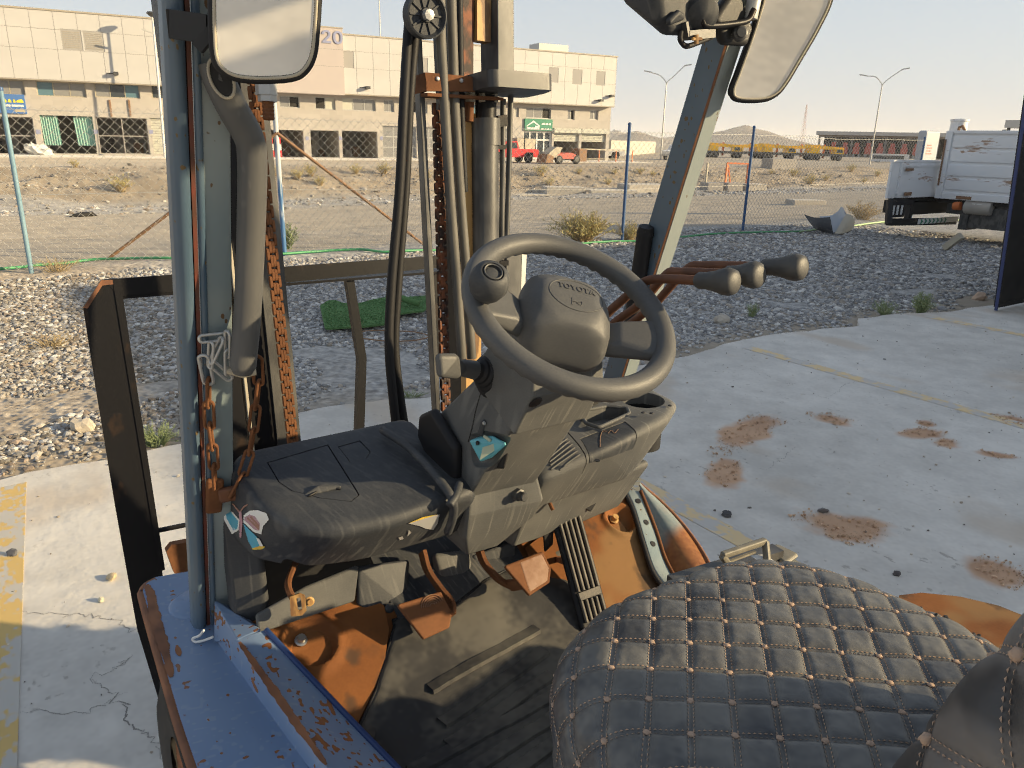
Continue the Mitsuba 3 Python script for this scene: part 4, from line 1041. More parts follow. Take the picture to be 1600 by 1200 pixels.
# ---------------------------------------------------------------- concrete blocks beyond the fence
def block(q0, q1, h, dep, label, m_='m_block', zoff=0):
    a, b = A(q0, float), A(q1, float)
    u_ = unit(b - a); n_ = A([-u_[1], u_[0]])
    z = float(ground_z(*((a + b) / 2)))
    c = (a + b) / 2 + n_ * dep / 2
    t = rbox((-np.linalg.norm(b - a) / 2, -dep / 2, -.15), (np.linalg.norm(b - a) / 2, dep / 2, h), .03, 6)
    place(t, c[0], c[1], z + zoff, math.atan2(u_[1], u_[0]))
    return whole('concrete_block', t, m_, label, 'concrete block', smooth=30)
block((25.4, 37.1), (28.2, 36.2), .13, 1.5, 'thin concrete slab lying by the mast beyond the road')
block((27.5, 36.6), (29.7, 35.6), .52, 1.5, 'thick square concrete block on the thin slab, beyond the road')
block((29.8, 35.2), (32.6, 34.0), .13, 1.6, 'second thin concrete slab on the verge')
block((32.7, 35.0), (35.6, 34.4), .50, 1.5, 'pale concrete block left of the right pillar')
for a, b, m_, lab in (((40.3, 35.4), (41.4, 35.0), 'm_panel_back', 'left dark cover block under the orange frame'), ((41.7, 34.9), (42.8, 34.5), 'm_panel_back', 'middle dark cover block under the orange frame'), ((43.1, 34.4), (44.6, 33.9), 'm_block', 'right pale block under the orange frame')):
    block(a, b, .55, 1.2, lab, m_)
block((23.8, 16.4), (24.95, 15.85), .17, .7, 'low broken grating block on the dirt road')
block((57.4, 43.6), (60.0, 43.0), .9, 1.5, 'dark rectangular block on the far bank', 'm_panel_back')
k = thing('orange_frame', 'orange tubular frame standing on cover blocks beyond the fence', 'barrier')
P = [A([40.6, 35.9]), A([42.0, 35.4]), A([43.6, 34.9])]
zt_ = .62
for i, q in enumerate(P):
    zg = float(ground_z(*q))
    part(k, 'post', bar((*q, zg + .2), (*q, zt_), .11, .11), 'm_orange_paint' if i else 'm_cream', smooth=False)
part(k, 'top_rail', bar((*P[1], zt_), (*P[2], zt_ - .03), .11, .11), 'm_orange_paint', smooth=False)
part(k, 'top_rail', bar((*P[0], zt_ - .1), (*P[1], zt_ - .06), .05, .05), 'm_cream', smooth=False)
part(k, 'brace', bar((P[1][0] + .1, P[1][1], zt_ - .1), (P[1][0] + .4, P[1][1] - .1, -.75), .08, .08), 'm_orange_paint', smooth=False)
x, y = (0.1837, 18.6188)
m_, kk = stones(A([[1.45, 23.3, -.46]]), A([.45]), 77, sub=1, flat=.35)
whole('rubbish_heap', m_, 'm_dark', 'dark flattened rubbish lying on the dirt road, left', 'rubbish', smooth=False)

# ---------------------------------------------------------------- broken bumper
k = thing('broken_bumper', 'broken car bumper lying on the gravel by the fence', 'bumper')
o = A([15.2, 9.0, .0])
def shell(prof, a0, a1, R, o, m_, nm, n=18, lab=None, th=.02):
    """curved shell: profile (radial offset, z) swept round a vertical axis"""
    V, F = [], []
    for off in (0, -th):
        for i in range(n):
            a = a0 + (a1 - a0) * i / (n - 1)
            for (dr_, z) in prof:
                V.append((o[0] + (R + dr_ + off) * math.cos(a), o[1] + (R + dr_ + off) * math.sin(a), o[2] + z))
    m = len(prof)
    for s in (0, 1):
        b = s * n * m
        for i in range(n - 1):
            for j in range(m - 1):
                q = (b + i * m + j, b + i * m + j + 1, b + (i + 1) * m + j + 1, b + (i + 1) * m + j)
                F += [(q[0], q[1], q[2]), (q[0], q[2], q[3])]
    part(k, nm, trimesh.Trimesh(A(V), A(F), process=False), m_, smooth=40, label=lab)
b0, b1, b2, b3 = A((14.4721, 9.3, 0.3727)), A((14.776, 8.7492, 0.02)), A((15.4599, 9, 0.51)), A((15.8315, 8.9, 0.1306))
def sheet(pts, th, m_, nm, lab=None, bend=0., d=(0, -1, 0)):
    P = A(pts, float)
    n_ = unit(np.cross(P[1] - P[0], P[2] - P[0]))
    if n_ @ (CAM - P[0]) < 0: n_ = -n_
    part(k, nm, plate(P, n_, th), m_, smooth=False, label=lab)
def curved(top, bot, m_, nm, bulge, th=.03, lab=None):
    Tp, Bp = catmull(top, 6), catmull(bot, 6)
    n_ = len(Tp); rows = 7; V = []
    c = unit(CAM - Tp.mean(0))
    for s in (0, -th):
        for j in range(rows):
            t = j / (rows - 1)
            V.append(Tp * (1 - t) + Bp * t + c * (bulge * math.sin(math.pi * t) + s))
    V = np.vstack(V); F = []
    for s in (0, 1):
        for j in range(rows - 1):
            for i in range(n_ - 1):
                a = s * rows * n_ + j * n_ + i
                F += [(a, a + 1, a + n_ + 1), (a, a + n_ + 1, a + n_)]
    part(k, nm, trimesh.Trimesh(V, A(F), process=False), m_, smooth=50, label=lab)
curved([(14.5162, 9.35, 0.3809), (14.766, 9.2, 0.315), (15.1444, 9.1, 0.3252)], [(14.3387, 8.9157, 0.12), (14.623, 8.89, 0.04), (14.688, 8.6577, 0.02)], 'm_black', 'dark_panel', .12, lab='black outer panel')
curved([(15.148, 9.1, 0.3108), (15.3887, 9.1, 0.4176), (15.6827, 9.2, 0.5306), (15.7423, 9.1, 0.3919)], [(14.8052, 8.7368, 0.02), (15.0584, 8.7853, 0.06), (15.1949, 8.7543, 0.1), (15.7532, 9, 0.153)], 'm_cab_grey', 'torn_flap', -.05, lab='grey blue torn flap')
curved([(15.5119, 8.95, 0.3981), (15.6413, 8.9, 0.3695), (15.7196, 8.85, 0.256), (15.7596, 8.85, 0.1095)], [(14.7169, 8.6454, 0.02), (14.8762, 8.5775, 0.02), (15.3137, 8.692, 0.03), (15.4983, 8.7372, 0.06)], 'm_cream', 'inner_edge', .03, lab='cream broken inner edge with a round hole')
curved([(15.3183, 9.5, 0.2972), (15.6599, 9.4, 0.3241), (15.866, 9.3, 0.5027)], [(15.2945, 9.4, 0.2048), (15.5923, 9.3, 0.2033), (15.8161, 9.2, 0.3074)], 'm_cab_grey', 'upper_rim', .03)

# ---------------------------------------------------------------- trucks
k = thing('flatbed_truck', 'white flatbed truck end with a low tailgate and black rear bumper with chevrons', 'truck')
y0 = 7.4
a, b = (14.4302, 7.4, 0.8635), (16.2932, 7.4, 0.8762)
c, d = (14.4501, 7.4, 1.6129), (16.0224, 7.4, 1.6196)
zt_, zb_ = (c[2] + d[2]) / 2, (a[2] + b[2]) / 2
xl, xr = a[0], 17.0
part(k, 'tailgate', rbox((xl, y0, zb_), (xr, y0 + .06, zt_), .012, 6), 'm_truck', smooth=30)
part(k, 'tailgate_frame', cat(box((xl + .28, y0 - .03, zb_ + .08), (xl + .34, y0 - .001, zt_ - .04)), box((xl + .34, y0 - .026, zt_ - .12), (xr, y0 - .001, zt_ - .07)), box((xl, y0 - .02, zt_ - .03), (xr, y0 + .07, zt_ + .012))), 'm_truck', smooth=False)
part(k, 'hinge', cat(box((xl + .55, y0 - .05, zb_ + .05), (xl + .8, y0 - .027, zb_ + .12)), box((xl + .45, y0 - .05, zt_ - .2), (xl + .72, y0 - .027, zt_ - .15))), 'm_rust_pipe', smooth=False)
part(k, 'bed_floor', box((xl + .9, y0 + .07, zb_ - .08), (xr + .2, y0 + .5, zb_ + .02)), 'm_dark', smooth=False)
part(k, 'bumper_frame', cat(bar((xl + .02, y0 - .05, zb_ - .02), (xl - .06, y0 - .15, .38), .10, .12), bar((xl - .06, y0 - .15, .42), (xr, y0 - .15, .34), .10, .14, (0, 0, 1)), bar((xl + .25, y0 - .02, zb_ - .03), (xl + .9, y0 - .02, zb_ - .1), .1, .1), bar((xl + .9, y0, zb_ - .1), (xl + .9, y0, .4), .12, .1)), 'm_black', smooth=False)
part(k, 'lamp_board', box((xl - .02, y0 - .11, .5), (xl + .55, y0 - .06, .78)), 'm_black', smooth=False)
for i in range(3): part(k, 'reflector', box((xl + .07 + i * .15, y0 - .125, .55), (xl + .13 + i * .15, y0 - .112, .74)), 'm_white', smooth=False)
cb = part(k, 'chevron_bar', box((xl + .95, y0 - .22, .34), (xr, y0 - .20, .45)), 'm_white', smooth=False)
for i in range(7):
    x_ = xl + 1.0 + i * .16
    t = prism([(x_, .345), (x_ + .06, .345), (x_ + .11, .395), (x_ + .06, .445), (x_, .445), (x_ + .05, .395)], .004)
    t.apply_transform(trimesh.transformations.rotation_matrix(math.pi / 2, (1, 0, 0))); t.apply_translation((0, y0 - .2205, 0))
    part(cb, 'chevron', t, 'm_sign_green', smooth=False)
part(k, 'chassis', box((xl + 1.1, y0 + .1, .5), (xr + 1, y0 + .7, zb_ - .1)), 'm_dark', smooth=False)
a, b = (21.1567, 10.5, 1.5878), (21.9355, 10.5, 2.3376)
part(k, 'cab', rbox((a[0], 10.5, a[2] - .3), (a[0] + .75, 10.75, b[2]), .05, 8), 'm_cab_grey', smooth=30, label='grey blue cab rear')
part(k, 'lettering', cat(*[box((a[0] + .12, 10.494, a[2] + .12 + i * .075), (a[0] + .42 - .06 * (i % 2), 10.4985, a[2] + .15 + i * .075)) for i in range(4)]), 'm_pale_red', smooth=False)

k = thing('dropside_truck', 'white truck bed with tall ribbed rust streaked side board', 'truck')
X = 16.12
a, b = (16.12, 7.3073, 0.8729), (16.12, 7.5641, 2.1993)
zb_, zt_ = a[2], b[2]; y1 = a[1]; y0 = -1.5
part(k, 'side_board', box((X, y0, zb_), (X + .05, y1, zt_)), 'm_truck', smooth=False)
n_ = 4
for i in range(n_):
    z0_ = zb_ + .14 + i * (zt_ - zb_ - .2) / n_
    part(k, 'board_plank', rbox((X - .03, y0, z0_ + .035), (X - .0005, y1 - .16, z0_ + (zt_ - zb_ - .2) / n_ - .02), .01, 6), 'm_truck', smooth=30)
part(k, 'corner_post', rbox((X - .05, y1 - .13, zb_ - .02), (X + .07, y1 + .01, zt_ + .02), .01, 6), 'm_truck', smooth=30)
part(k, 'top_rail', rbox((X - .045, y0, zt_ - .035), (X + .06, y1 - .135, zt_ + .03), .01, 6), 'm_truck', smooth=30)
part(k, 'bottom_rail', rbox((X - .04, y0, zb_ - .02), (X + .06, y1 - .135, zb_ + .115), .01, 6), 'm_truck', smooth=30)
part(k, 'latch', cat(bar((X - .07, y1 - .02, zt_ - .15), (X - .07, y1 - .04, zb_ + .25), .025, .025), box((X - .06, y1 - .75, zb_ + .0), (X - .042, y1 - .45, zb_ + .06))), 'm_rust_pipe', smooth=False)
part(k, 'bed', box((X + .051, y0, zb_ - .1), (X + 2.2, y1, zb_ + .1)), 'm_dark', smooth=False)
part(k, 'far_board', box((X + 2.15, y0, zb_), (X + 2.2, y1, zt_)), 'm_truck', smooth=False)
part(k, 'chassis', cat(box((X + .15, y0, .55), (X + .4, y1 - .2, zb_ - .1)), box((X + .1, y1 - 1.9, .30), (X + .9, y1 - .7, .72)), box((X + .05, y1 - .72, .25), (X + .5, y1 - .55, zb_ - .1))), 'm_steel', smooth=False)
part(k, 'air_tank', lathe([(0, 0), (.13, .01), (.14, .04), (.14, .5), (.13, .53), (0, .54)], (X + .06, y1 - .62, .72), (0, -1, 0)), 'm_block')
part(k, 'tail_lamp', lathe([(0, 0), (.075, 0), (.085, .03), (.085, .14), (0, .14)], (X - .02, y1 - .42, .72), (0, -1, .1)), 'm_orange_paint')
part(k, 'tail_lamp', box((X - .06, y1 - 1.0, .70), (X - .02, y1 - .80, .80)), 'm_white', smooth=False)
part(k, 'axle', tube([(X + .3, y1 - 1.3, .45), (X + 2, y1 - 1.3, .45)], .1, 10), 'm_dark')
for xx in (X + .35, X + 1.9):
    t = lathe([(0, -.15), (.3, -.15), (.45, -.1), (.45, .1), (.3, .15), (0, .15)], (xx, y1 - 2.2, .45), (1, 0, 0), 28); part(k, 'wheel', t, 'm_rubber')
p0, p1 = (14.5463, 6.1311, 0.02), (14.4982, 5.8464, 0.3)
part(k, 'ramp_arm', bar(p0, p1, .10, .12), 'm_cream', smooth=False, label='pale steel arm hanging below the bed')
a, b = (17.4, 7.8199, 2.2281), (17.4, 7.6971, 2.5903)
part(k, 'water_tank', lathe([(0, 0), (.17, 0), (.18, .03), (.17, b[2] - a[2] - .05), (.19, b[2] - a[2] - .04), (.19, b[2] - a[2]), (0, b[2] - a[2] + .02)], (17.4, (a[1] + b[1]) / 2, a[2] - .1)), 'm_truck', label='white plastic drum standing in the bed')
part(k, 'hose_coil', tube([(16.8, 7.4451, 2.216), (16.8, 7.4363, 2.3073), (16.8, 7.3744, 2.3333), (16.8, 7.3189, 2.2556), (16.8, 7.3326, 2.1906)], .03, 6), 'm_rust_pipe')
part(k, 'hook', tube([(16.5, 6.441, 2.1526), (16.5, 6.4101, 2.239), (16.5, 6.3642, 2.2514), (16.5, 6.3344, 2.1658)], .02, 6), 'm_steel')
# cab roof piece above, at the frame edge
a, b = (17.5, 6.7628, 2.3136), (17.5, 6.4946, 2.4663)
part(k, 'roof_rack', box((17.3, b[1] - 1.5, a[2]), (18.8, a[1], b[2])), 'm_galv', smooth=False)
part(k, 'rack_post', bar((17.4, a[1] - .05, zt_ - .1), (17.4, a[1] - .05, a[2]), .05, .05), 'm_steel', smooth=False)

# dark gate leaf with a blue edge at the right frame edge
k = thing('steel_gate', 'dark steel gate leaf with a bright blue edge at the right edge of the photo', 'gate')
x0, y0 = (9.0396, 2.654)
q = (8.7014, 2.67, 2.1568)
sh_ = (q[0] - x0) / (q[2] - .04)
t = box((0, 0, .06), (4.2, .06, 2.6)); v = A(t.vertices); v[:, 0] += x0 + .06 + v[:, 2] * sh_; v[:, 1] += y0; t.vertices = v
part(k, 'leaf', t, 'm_darkpanel', smooth=False)
t = box((-.004, -.012, .03), (.012, .02, 2.62)); v = A(t.vertices); v[:, 0] += x0 + v[:, 2] * sh_; v[:, 1] += y0; t.vertices = v
part(k, 'edge_frame', t, 'm_edge_blue', smooth=False)
t = box((.025, -.010, .075), (4.2, .002, .115)); v = A(t.vertices); v[:, 0] += x0 + v[:, 2] * sh_; v[:, 1] += y0; t.vertices = v
part(k, 'bottom_rail', t, 'm_darkpanel', smooth=False)
part(k, 'hinge_post', box((x0 + 4.3, y0 - .05, -.1), (x0 + 4.45, y0 + .1, 2.7)), 'm_edge_blue', smooth=False)

# unseen box added outside the frame to cast the shadow over slab and gravel
t = box((8.3, -13, -.3), (18.1, 1.7, 3.05))
sk_ = cat(t, prism([(8.1, -13.2), (18.3, -13.2), (18.3, 1.9), (8.1, 1.9)], .12, trimesh.transformations.translation_matrix((0, 0, 3.051))))
whole('unseen_shade_box', sk_, 'm_panel', 'unseen box added right of the yard to shade it', kind='structure', smooth=False)

# ================================================================ the forklift
FL = thing('forklift', 'old blue forklift with rusted floor plates, seen over its seat, steering wheel and mast', 'forklift')
c5, s5 = math.cos(math.radians(5)), math.sin(math.radians(5))
c17, s17 = math.cos(math.radians(17)), math.sin(math.radians(17))
MUP, MN = A([0, s5, c5]), A([0, -c5, s5])          # mast direction and its face towards the driver
PD, PN = A([0, s17, -c17]), A([0, -c17, -s17])     # pillars run down along PD; their rear face looks along PN

def pillar_prism(outline, x0, z0, z1, y_at):
    """outline in (x, depth behind the rear face); swept along PD from z1 down to z0; rear face passes (y_at[0], z=y_at[1])"""
    L = (z1 - z0) / c17
    t = prism(outline, L)
    Mx = np.eye(4)
    Mx[:3, 0], Mx[:3, 1], Mx[:3, 2] = (1, 0, 0), -PN, -PD
    yy = y_at[0] + (y_at[1] - z0) * s17 / c17
    Mx[:3, 3] = (x0, yy, z0)
    t.apply_transform(Mx)
    return t
YR = (-.205, 1.543)
# ---- left pillar: formed tube, weather strip, small bead and rear plate
q = sg.Polygon([(-.056, .012), (-.052, .003), (-.045, -.003), (-.038, -.001), (-.034, .005), (-.034, .05), (-.050, .055), (-.057, .03)]).buffer(-.008, quad_segs=8).buffer(.010, quad_segs=8)
lp_ = part(FL, 'left_pillar', pillar_prism(q, -.503, .83, 2.25, YR), 'm_pillar_blue', smooth=50, label='front left roof pillar of faded blue paint with shade put into its colour')
part(lp_, 'weather_strip', pillar_prism(sg.Polygon([(-.0315, .002), (-.0255, .002), (-.0255, .02), (-.0315, .02)]), -.503, .84, 2.25, YR), 'm_red_strip', smooth=False, label='brown red strip in the seam')
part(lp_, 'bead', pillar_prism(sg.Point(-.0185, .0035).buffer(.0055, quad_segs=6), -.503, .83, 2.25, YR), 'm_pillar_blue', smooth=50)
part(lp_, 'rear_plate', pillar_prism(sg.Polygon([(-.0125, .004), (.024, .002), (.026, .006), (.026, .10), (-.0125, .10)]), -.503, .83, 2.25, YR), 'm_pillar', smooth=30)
part(lp_, 'foot', lathe([(0, .02), (.055, .018), (.068, .008), (.07, 0), (0, 0)], (-.53, .105, .838), (0, 0, 1), 24), 'm_blue')
part(lp_, 'cable', tube(catmull([(-0.5576, -0.0787, 0.9), (-0.5609, -0.0476, 0.87), (-0.573, -0.0362, 0.86), (-0.5689, -0.0432, 0.855), (-0.5532, -0.0537, 0.86), (-0.539, -0.0663, 0.87)], 5), .0028, 6), 'm_white', smooth=True, label='white cable loop at the pillar foot')
# ---- right pillar
q = sg.Polygon([(-.03, .003), (-.026, 0), (.012, 0), (.016, .003), (.016, .062), (.012, .066), (-.026, .066), (-.03, .062)])
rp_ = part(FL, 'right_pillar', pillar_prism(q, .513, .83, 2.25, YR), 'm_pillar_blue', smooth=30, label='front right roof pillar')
part(rp_, 'rear_plate', pillar_prism(sg.Polygon([(-.026, -.003), (.012, -.003), (.012, -.0005), (-.026, -.0005)]), .513, .83, 2.25, YR), 'm_pillar', smooth=False)  # thin skin in the paler paint, standing for sun on the rear face
part(rp_, 'rust_seam', pillar_prism(sg.Polygon([(-.0315, .0005), (-.0285, -.0012), (-.0255, -.0012), (-.0285, .004)]), .513, .84, 2.2, YR), 'm_rust_edge', smooth=False)
# roof guard above the frame, on its rear legs
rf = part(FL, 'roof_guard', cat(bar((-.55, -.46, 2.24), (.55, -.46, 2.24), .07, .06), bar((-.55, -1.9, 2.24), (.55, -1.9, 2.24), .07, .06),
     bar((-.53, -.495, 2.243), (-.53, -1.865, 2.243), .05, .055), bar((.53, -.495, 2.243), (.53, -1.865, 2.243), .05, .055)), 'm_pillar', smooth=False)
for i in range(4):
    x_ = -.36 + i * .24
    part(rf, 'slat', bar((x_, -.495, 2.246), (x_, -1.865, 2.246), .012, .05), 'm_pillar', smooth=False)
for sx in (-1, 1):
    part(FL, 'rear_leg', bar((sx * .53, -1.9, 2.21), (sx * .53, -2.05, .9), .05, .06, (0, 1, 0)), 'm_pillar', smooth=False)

# ---- grab handle on the left pillar
hp = [(-0.5027, -0.33, 1.9417), (-0.4942, -0.33, 1.9145), (-0.4794, -0.325, 1.8819), (-0.4582, -0.315, 1.8454), (-0.4524, -0.305, 1.814), (-0.4539, -0.285, 1.7365), (-0.4585, -0.265, 1.6457), (-0.4654, -0.25, 1.5607), (-0.4729, -0.24, 1.4988), (-0.4761, -0.235, 1.4691)]
P = catmull(hp, 5)
hm = tube(P, np.interp(np.linspace(0, 1, len(P)), [0, .08, .3, .95, 1], [.020, .022, .0215, .0215, .016]), 16)
gh = part(FL, 'grab_handle', hm, 'm_handle', smooth=50, label='thick black plastic grab handle')
d = unit(P[0] - P[6]); nn_ = unit(CAM - P[2])
o = A((-0.4984, -0.352, 1.9198))
ring = [o + (unit(np.cross(d, nn_)) * math.cos(a) * .0145 + d * math.sin(a) * .026) for a in np.linspace(0, 2 * math.pi, 28, endpoint=False)]
part(gh, 'socket_rim', tube([p + nn_ * .003 for p in ring], .0022, 6, closed=True), 'm_cream', smooth=True)
part(gh, 'socket', plate(ring, nn_, .004), 'm_black', smooth=False)

# ---- mast
def mseg(a, b, w, dpt, m_, nm, r=.002, lab=None):
    """upright member between two points of the mast face: w wide, dpt deep, its driver face on those points"""
    a, b = A(a), A(b)
    t = bar(a - MN * dpt / 2, b - MN * dpt / 2, dpt, w, (1, 0, 0), r)
    return part(FL, nm, t, m_, smooth=30, label=lab)
def mx(x, z, off=0.0):
    p = A([x, .38 + (z - 1.4) * s5 / c5, z]); return p + MN * off
for nm, x0, x1, dpt, off, m_ in (('mast_rail', -.405, -.335, .14, .02, 'm_black_paint'), ('mast_rail', -.318, -.235, .10, .0, 'm_black_paint'), ('mast_rail', .197, .212, .03, .02, 'm_steel'), ('mast_rail', .345, .385, .12, -.045, 'm_black_paint')):
    mseg(mx((x0 + x1) / 2, .25, off), mx((x0 + x1) / 2, 2.6, off), x1 - x0, dpt, m_, nm)
part(FL, 'mast_lit_edge', bar(mx(-.228, .25, .0), mx(-.228, 2.6, .0), .012, .06, (1, 0, 0)), 'm_steel', smooth=False)  # lighter strip standing for the sunlit edge of the rail
part(FL, 'mast_lit_edge', bar(mx(-.326, .25, .02), mx(-.326, 2.6, .02), .012, .006, (1, 0, 0)), 'm_cream', smooth=False)  # pale strip drawn as a thin lit edge between the rails
for z_ in (.45, 2.55):
    part(FL, 'mast_crossbeam', bar(mx(-.40, z_, -.08), mx(.44, z_, -.08), .08, .10), 'm_black_paint', smooth=False)
# lift cylinder right
part(FL, 'lift_cylinder', tube([(0.39, 0.3796, 1.3952), (0.4038, 0.4181, 1.8354)], .040, 24), 'm_steel', label='dark lift cylinder')
part(FL, 'cylinder_collar', tube([(0.4078, 0.4176, 1.8303), (0.4086, 0.4239, 1.902)], .0425, 24), 'm_steel')
part(FL, 'cylinder_rod', tube([(0.4106, 0.4236, 1.8987), (0.4132, 0.4292, 1.9628)], .030, 20), 'm_black_paint')
a, b = A((0.3366, 0.371, 1.0671)), A((0.3753, 0.4451, 1.9146)); part(FL, 'mast_channel', bar(a, b, .03, .052, (1, 0, 0)), 'm_orange', smooth=False, label='orange yellow painted mast channel')
a, b = A((0.4169, 0.4616, 2.1032)), A((0.4235, 0.4752, 2.2583)); part(FL, 'mast_channel', bar(a, b, .03, .045, (1, 0, 0)), 'm_orange', smooth=False)
a, b = A((0.3616, 0.4533, 1.894)), A((0.3788, 0.4849, 2.2543)); part(FL, 'mast_channel', bar(a, b, .03, .034, (1, 0, 0)), 'm_rust_mast', smooth=False)
for px_ in (((0.4707, 0.4287, 1.9571), (0.4439, 0.3791, 1.3901)), ((0.4971, 0.4296, 1.9668), (0.452, 0.3706, 1.2927))):
    part(FL, 'hydraulic_pipe', tube(px_, .0085, 10), 'm_steel')
part(FL, 'pipe_clip', bar((0.4244, 0.3769, 1.5025), (0.4604, 0.377, 1.5038), .02, .015), 'm_black_paint', smooth=False)
part(FL, 'pipe_clip', bar((0.439, 0.4114, 1.8961), (0.4694, 0.4117, 1.9005), .02, .03), 'm_black_paint', smooth=False)
part(FL, 'pipe_clip', bar((0.4365, 0.4054, 1.8274), (0.4626, 0.4054, 1.8278), .02, .012), 'm_black_paint', smooth=False)
# upper post and flange plate
a, b = A((0.4697, 0.4126, 2.0018)), A((0.4769, 0.4365, 2.275))
part(FL, 'upper_post', bar(a - MN * .045, b - MN * .045, .09, .055, (1, 0, 0), .003), 'm_steel', smooth=30)
fz = A((0.4606, 0.4019, 1.9942))
fp = rpoly([(-.125, -.12), (.075, -.12), (.095, -.05), (.095, .05), (-.125, .05)], .025)
t = prism(fp, .042); Mx = np.eye(4); Mx[:3, 0], Mx[:3, 1], Mx[:3, 2], Mx[:3, 3] = (1, 0, 0), np.cross(MUP, (1, 0, 0)), MUP, fz - MUP * .026
t.apply_transform(Mx)
part(FL, 'flange_plate', t, 'm_steel', smooth=30)
part(FL, 'weld_bead', tube([fz + A([-.03, 0, .02]) + MN * .012, fz + A([.035, 0, .02]) + MN * .014], .006, 8), 'm_galv')
# rusty bracket
b0, b1, b2, b3 = A((0.194, 0.3729, 2.0076)), A((0.343, 0.3728, 2.0057)), A((0.3414, 0.3695, 1.9689)), A((0.1987, 0.3691, 1.9633))
rb = part(FL, 'chain_bracket', plate([b0, b1, b2, b3], MN, .010), 'm_rust', smooth=False, label='rusty angle bracket across the hoses')
part(rb, 'ledge', plate([b3, A((0.4333, 0.3691, 1.9637)), A((0.4333, 0.3691, 1.9637)) - MN * .11, b3 - MN * .11], (0, 0, 1), .008), 'm_rust', smooth=False)
part(rb, 'end_plate', plate([b0, b3, b3 - MN * .10, b0 - MN * .10], (-1, 0, 0), .008), 'm_rust', smooth=False)
for p_ in ((0.2292, 0.3698, 1.9942), (0.2999, 0.3697, 1.9936)):
    part(rb, 'rivet', lathe([(0, .004), (.004, .003), (.006, 0), (0, 0)], p_, MN, 12), 'm_galv')
for p_, r_ in (((0.351, 0.4086, 1.9561), .015), ((0.388, 0.4087, 1.9578), .010), ((0.4298, 0.4087, 1.958), .010)):
    part(FL, 'nut', lathe([(0, .02), (r_, .02), (r_, -.012), (0, -.012)], p_, MUP, 6), 'm_cream', smooth=False)
part(FL, 'anchor_stud', tube([(0.3484, 0.4074, 1.9428), (0.344, 0.4031, 1.8932)], .012, 10), 'm_rust')
# pulley and hoses
pu = A((0.1805, 0.344, 2.1355))
pa = unit(unit(CAM - pu) * 1.0 + A([.45, 0, .1]))
pm = part(FL, 'hose_pulley', lathe([(0, .012), (.016, .012), (.018, .004), (.044, .004), (.050, .016), (.054, .014), (.054, -.014), (.050, -.016), (.044, -.004), (0, -.004)], pu, pa, 40), 'm_plastic', label='black hose pulley')
part(pm, 'hub_bolt', lathe([(0, .028), (.013, .026), (.014, .012), (0, .012)], pu, pa, 8), 'm_galv', smooth=False)
fr = frame(pu, pa)
for i in range(10):
    a = i * math.pi / 5
    p_ = [pu + fr[:3, 0] * math.cos(a) * r_ + fr[:3, 1] * math.sin(a) * r_ + fr[:3, 2] * .005 for r_ in (.018, .044)]
    part(pm, 'spoke', bar(p_[0], p_[1], .004, .006, pa), 'm_plastic', smooth=False)
def hose(pts, r, m_='m_hose', nm='hydraulic_hose', lab=None):
    return part(FL, nm, tube(catmull(pts, 6), r, 12), m_, smooth=True, label=lab)
hose([(0.2441, 0.3831, 2.2391), (0.2451, 0.3803, 2.0919), (0.2528, 0.3755, 1.9222), (0.2571, 0.357, 1.7104), (0.2658, 0.3374, 1.487), (0.2728, 0.3168, 1.2509)], .0135)
hose([(0.2814, 0.3937, 2.2452), (0.285, 0.3907, 2.0961), (0.2897, 0.3857, 1.9238), (0.2949, 0.3669, 1.7091), (0.3046, 0.3471, 1.4825), (0.3105, 0.3261, 1.2433)], .0135)
hose([(0.3238, 0.4247, 2.2547), (0.3209, 0.4087, 1.9579), (0.3209, 0.3868, 1.7074)], .010, 'm_rubber')
hose([(0.1435, 0.3872, 2.1709), (0.1821, 0.418, 2.1786), (0.1603, 0.3999, 2.0864), (0.1294, 0.3664, 1.9325), (0.1021, 0.3472, 1.7138), (0.0645, 0.3274, 1.4871), (0.0453, 0.3127, 1.3194), (0.0467, 0.3004, 1.1787), (0.0533, 0.2892, 1.0505)][1:], .0125, 'm_rubber', lab='slack black hose, left of the pair')
hose([(0.2092, 0.4284, 2.1827), (0.1854, 0.4102, 2.0894), (0.1558, 0.3866, 1.9341), (0.1284, 0.3671, 1.712), (0.0924, 0.347, 1.4817), (0.0713, 0.3321, 1.3114), (0.0768, 0.3195, 1.1679), (0.0897, 0.308, 1.0363)], .0125, 'm_rubber', lab='slack black hose, right of the pair')
# leaf chains
def leaf_chain(a, b, w, pitch, m_, nm, lab):
    a, b = A(a), A(b); L = np.linalg.norm(b - a); d = (b - a) / L; n_ = int(L / pitch)
    key = part(FL, nm, tube([a - MN * .012, b - MN * .012], .0035, 6), 'm_dark', label=lab)
    x = A([1, 0, 0]) - d * d[0]; x = unit(x); nrm = np.cross(d, x); nrm = nrm if nrm @ MN > 0 else -nrm
    for i in range(n_):
        c = a + d * (i + .5) * pitch
        pl = []
        for j in range(4):
            off = (j - 1.5) * w / 4
            sh_ = pitch * .5 if j in (1, 2) else 0
            q0 = c + x * off + d * (sh_ - pitch * .25)
            pl.append(prism(sg.LineString([(0, 0), (pitch * .5, 0)]).buffer(pitch * .20, quad_segs=3), w / 4.6, None))
            Mq = np.eye(4); Mq[:3, 0], Mq[:3, 1], Mq[:3, 2], Mq[:3, 3] = d, nrm, np.cross(d, nrm), q0 + np.cross(d, nrm) * (-w / 9.2)
            pl[-1].apply_transform(Mq)
        part(key, 'link', cat(pl), m_, smooth=False)
    return key
leaf_chain((-0.2429, 0.3868, 2.0518), (-0.2318, 0.2965, 1.019), .027, .033, 'm_rust', 'lift_chain', 'orange rusty lift chain left of the mast')
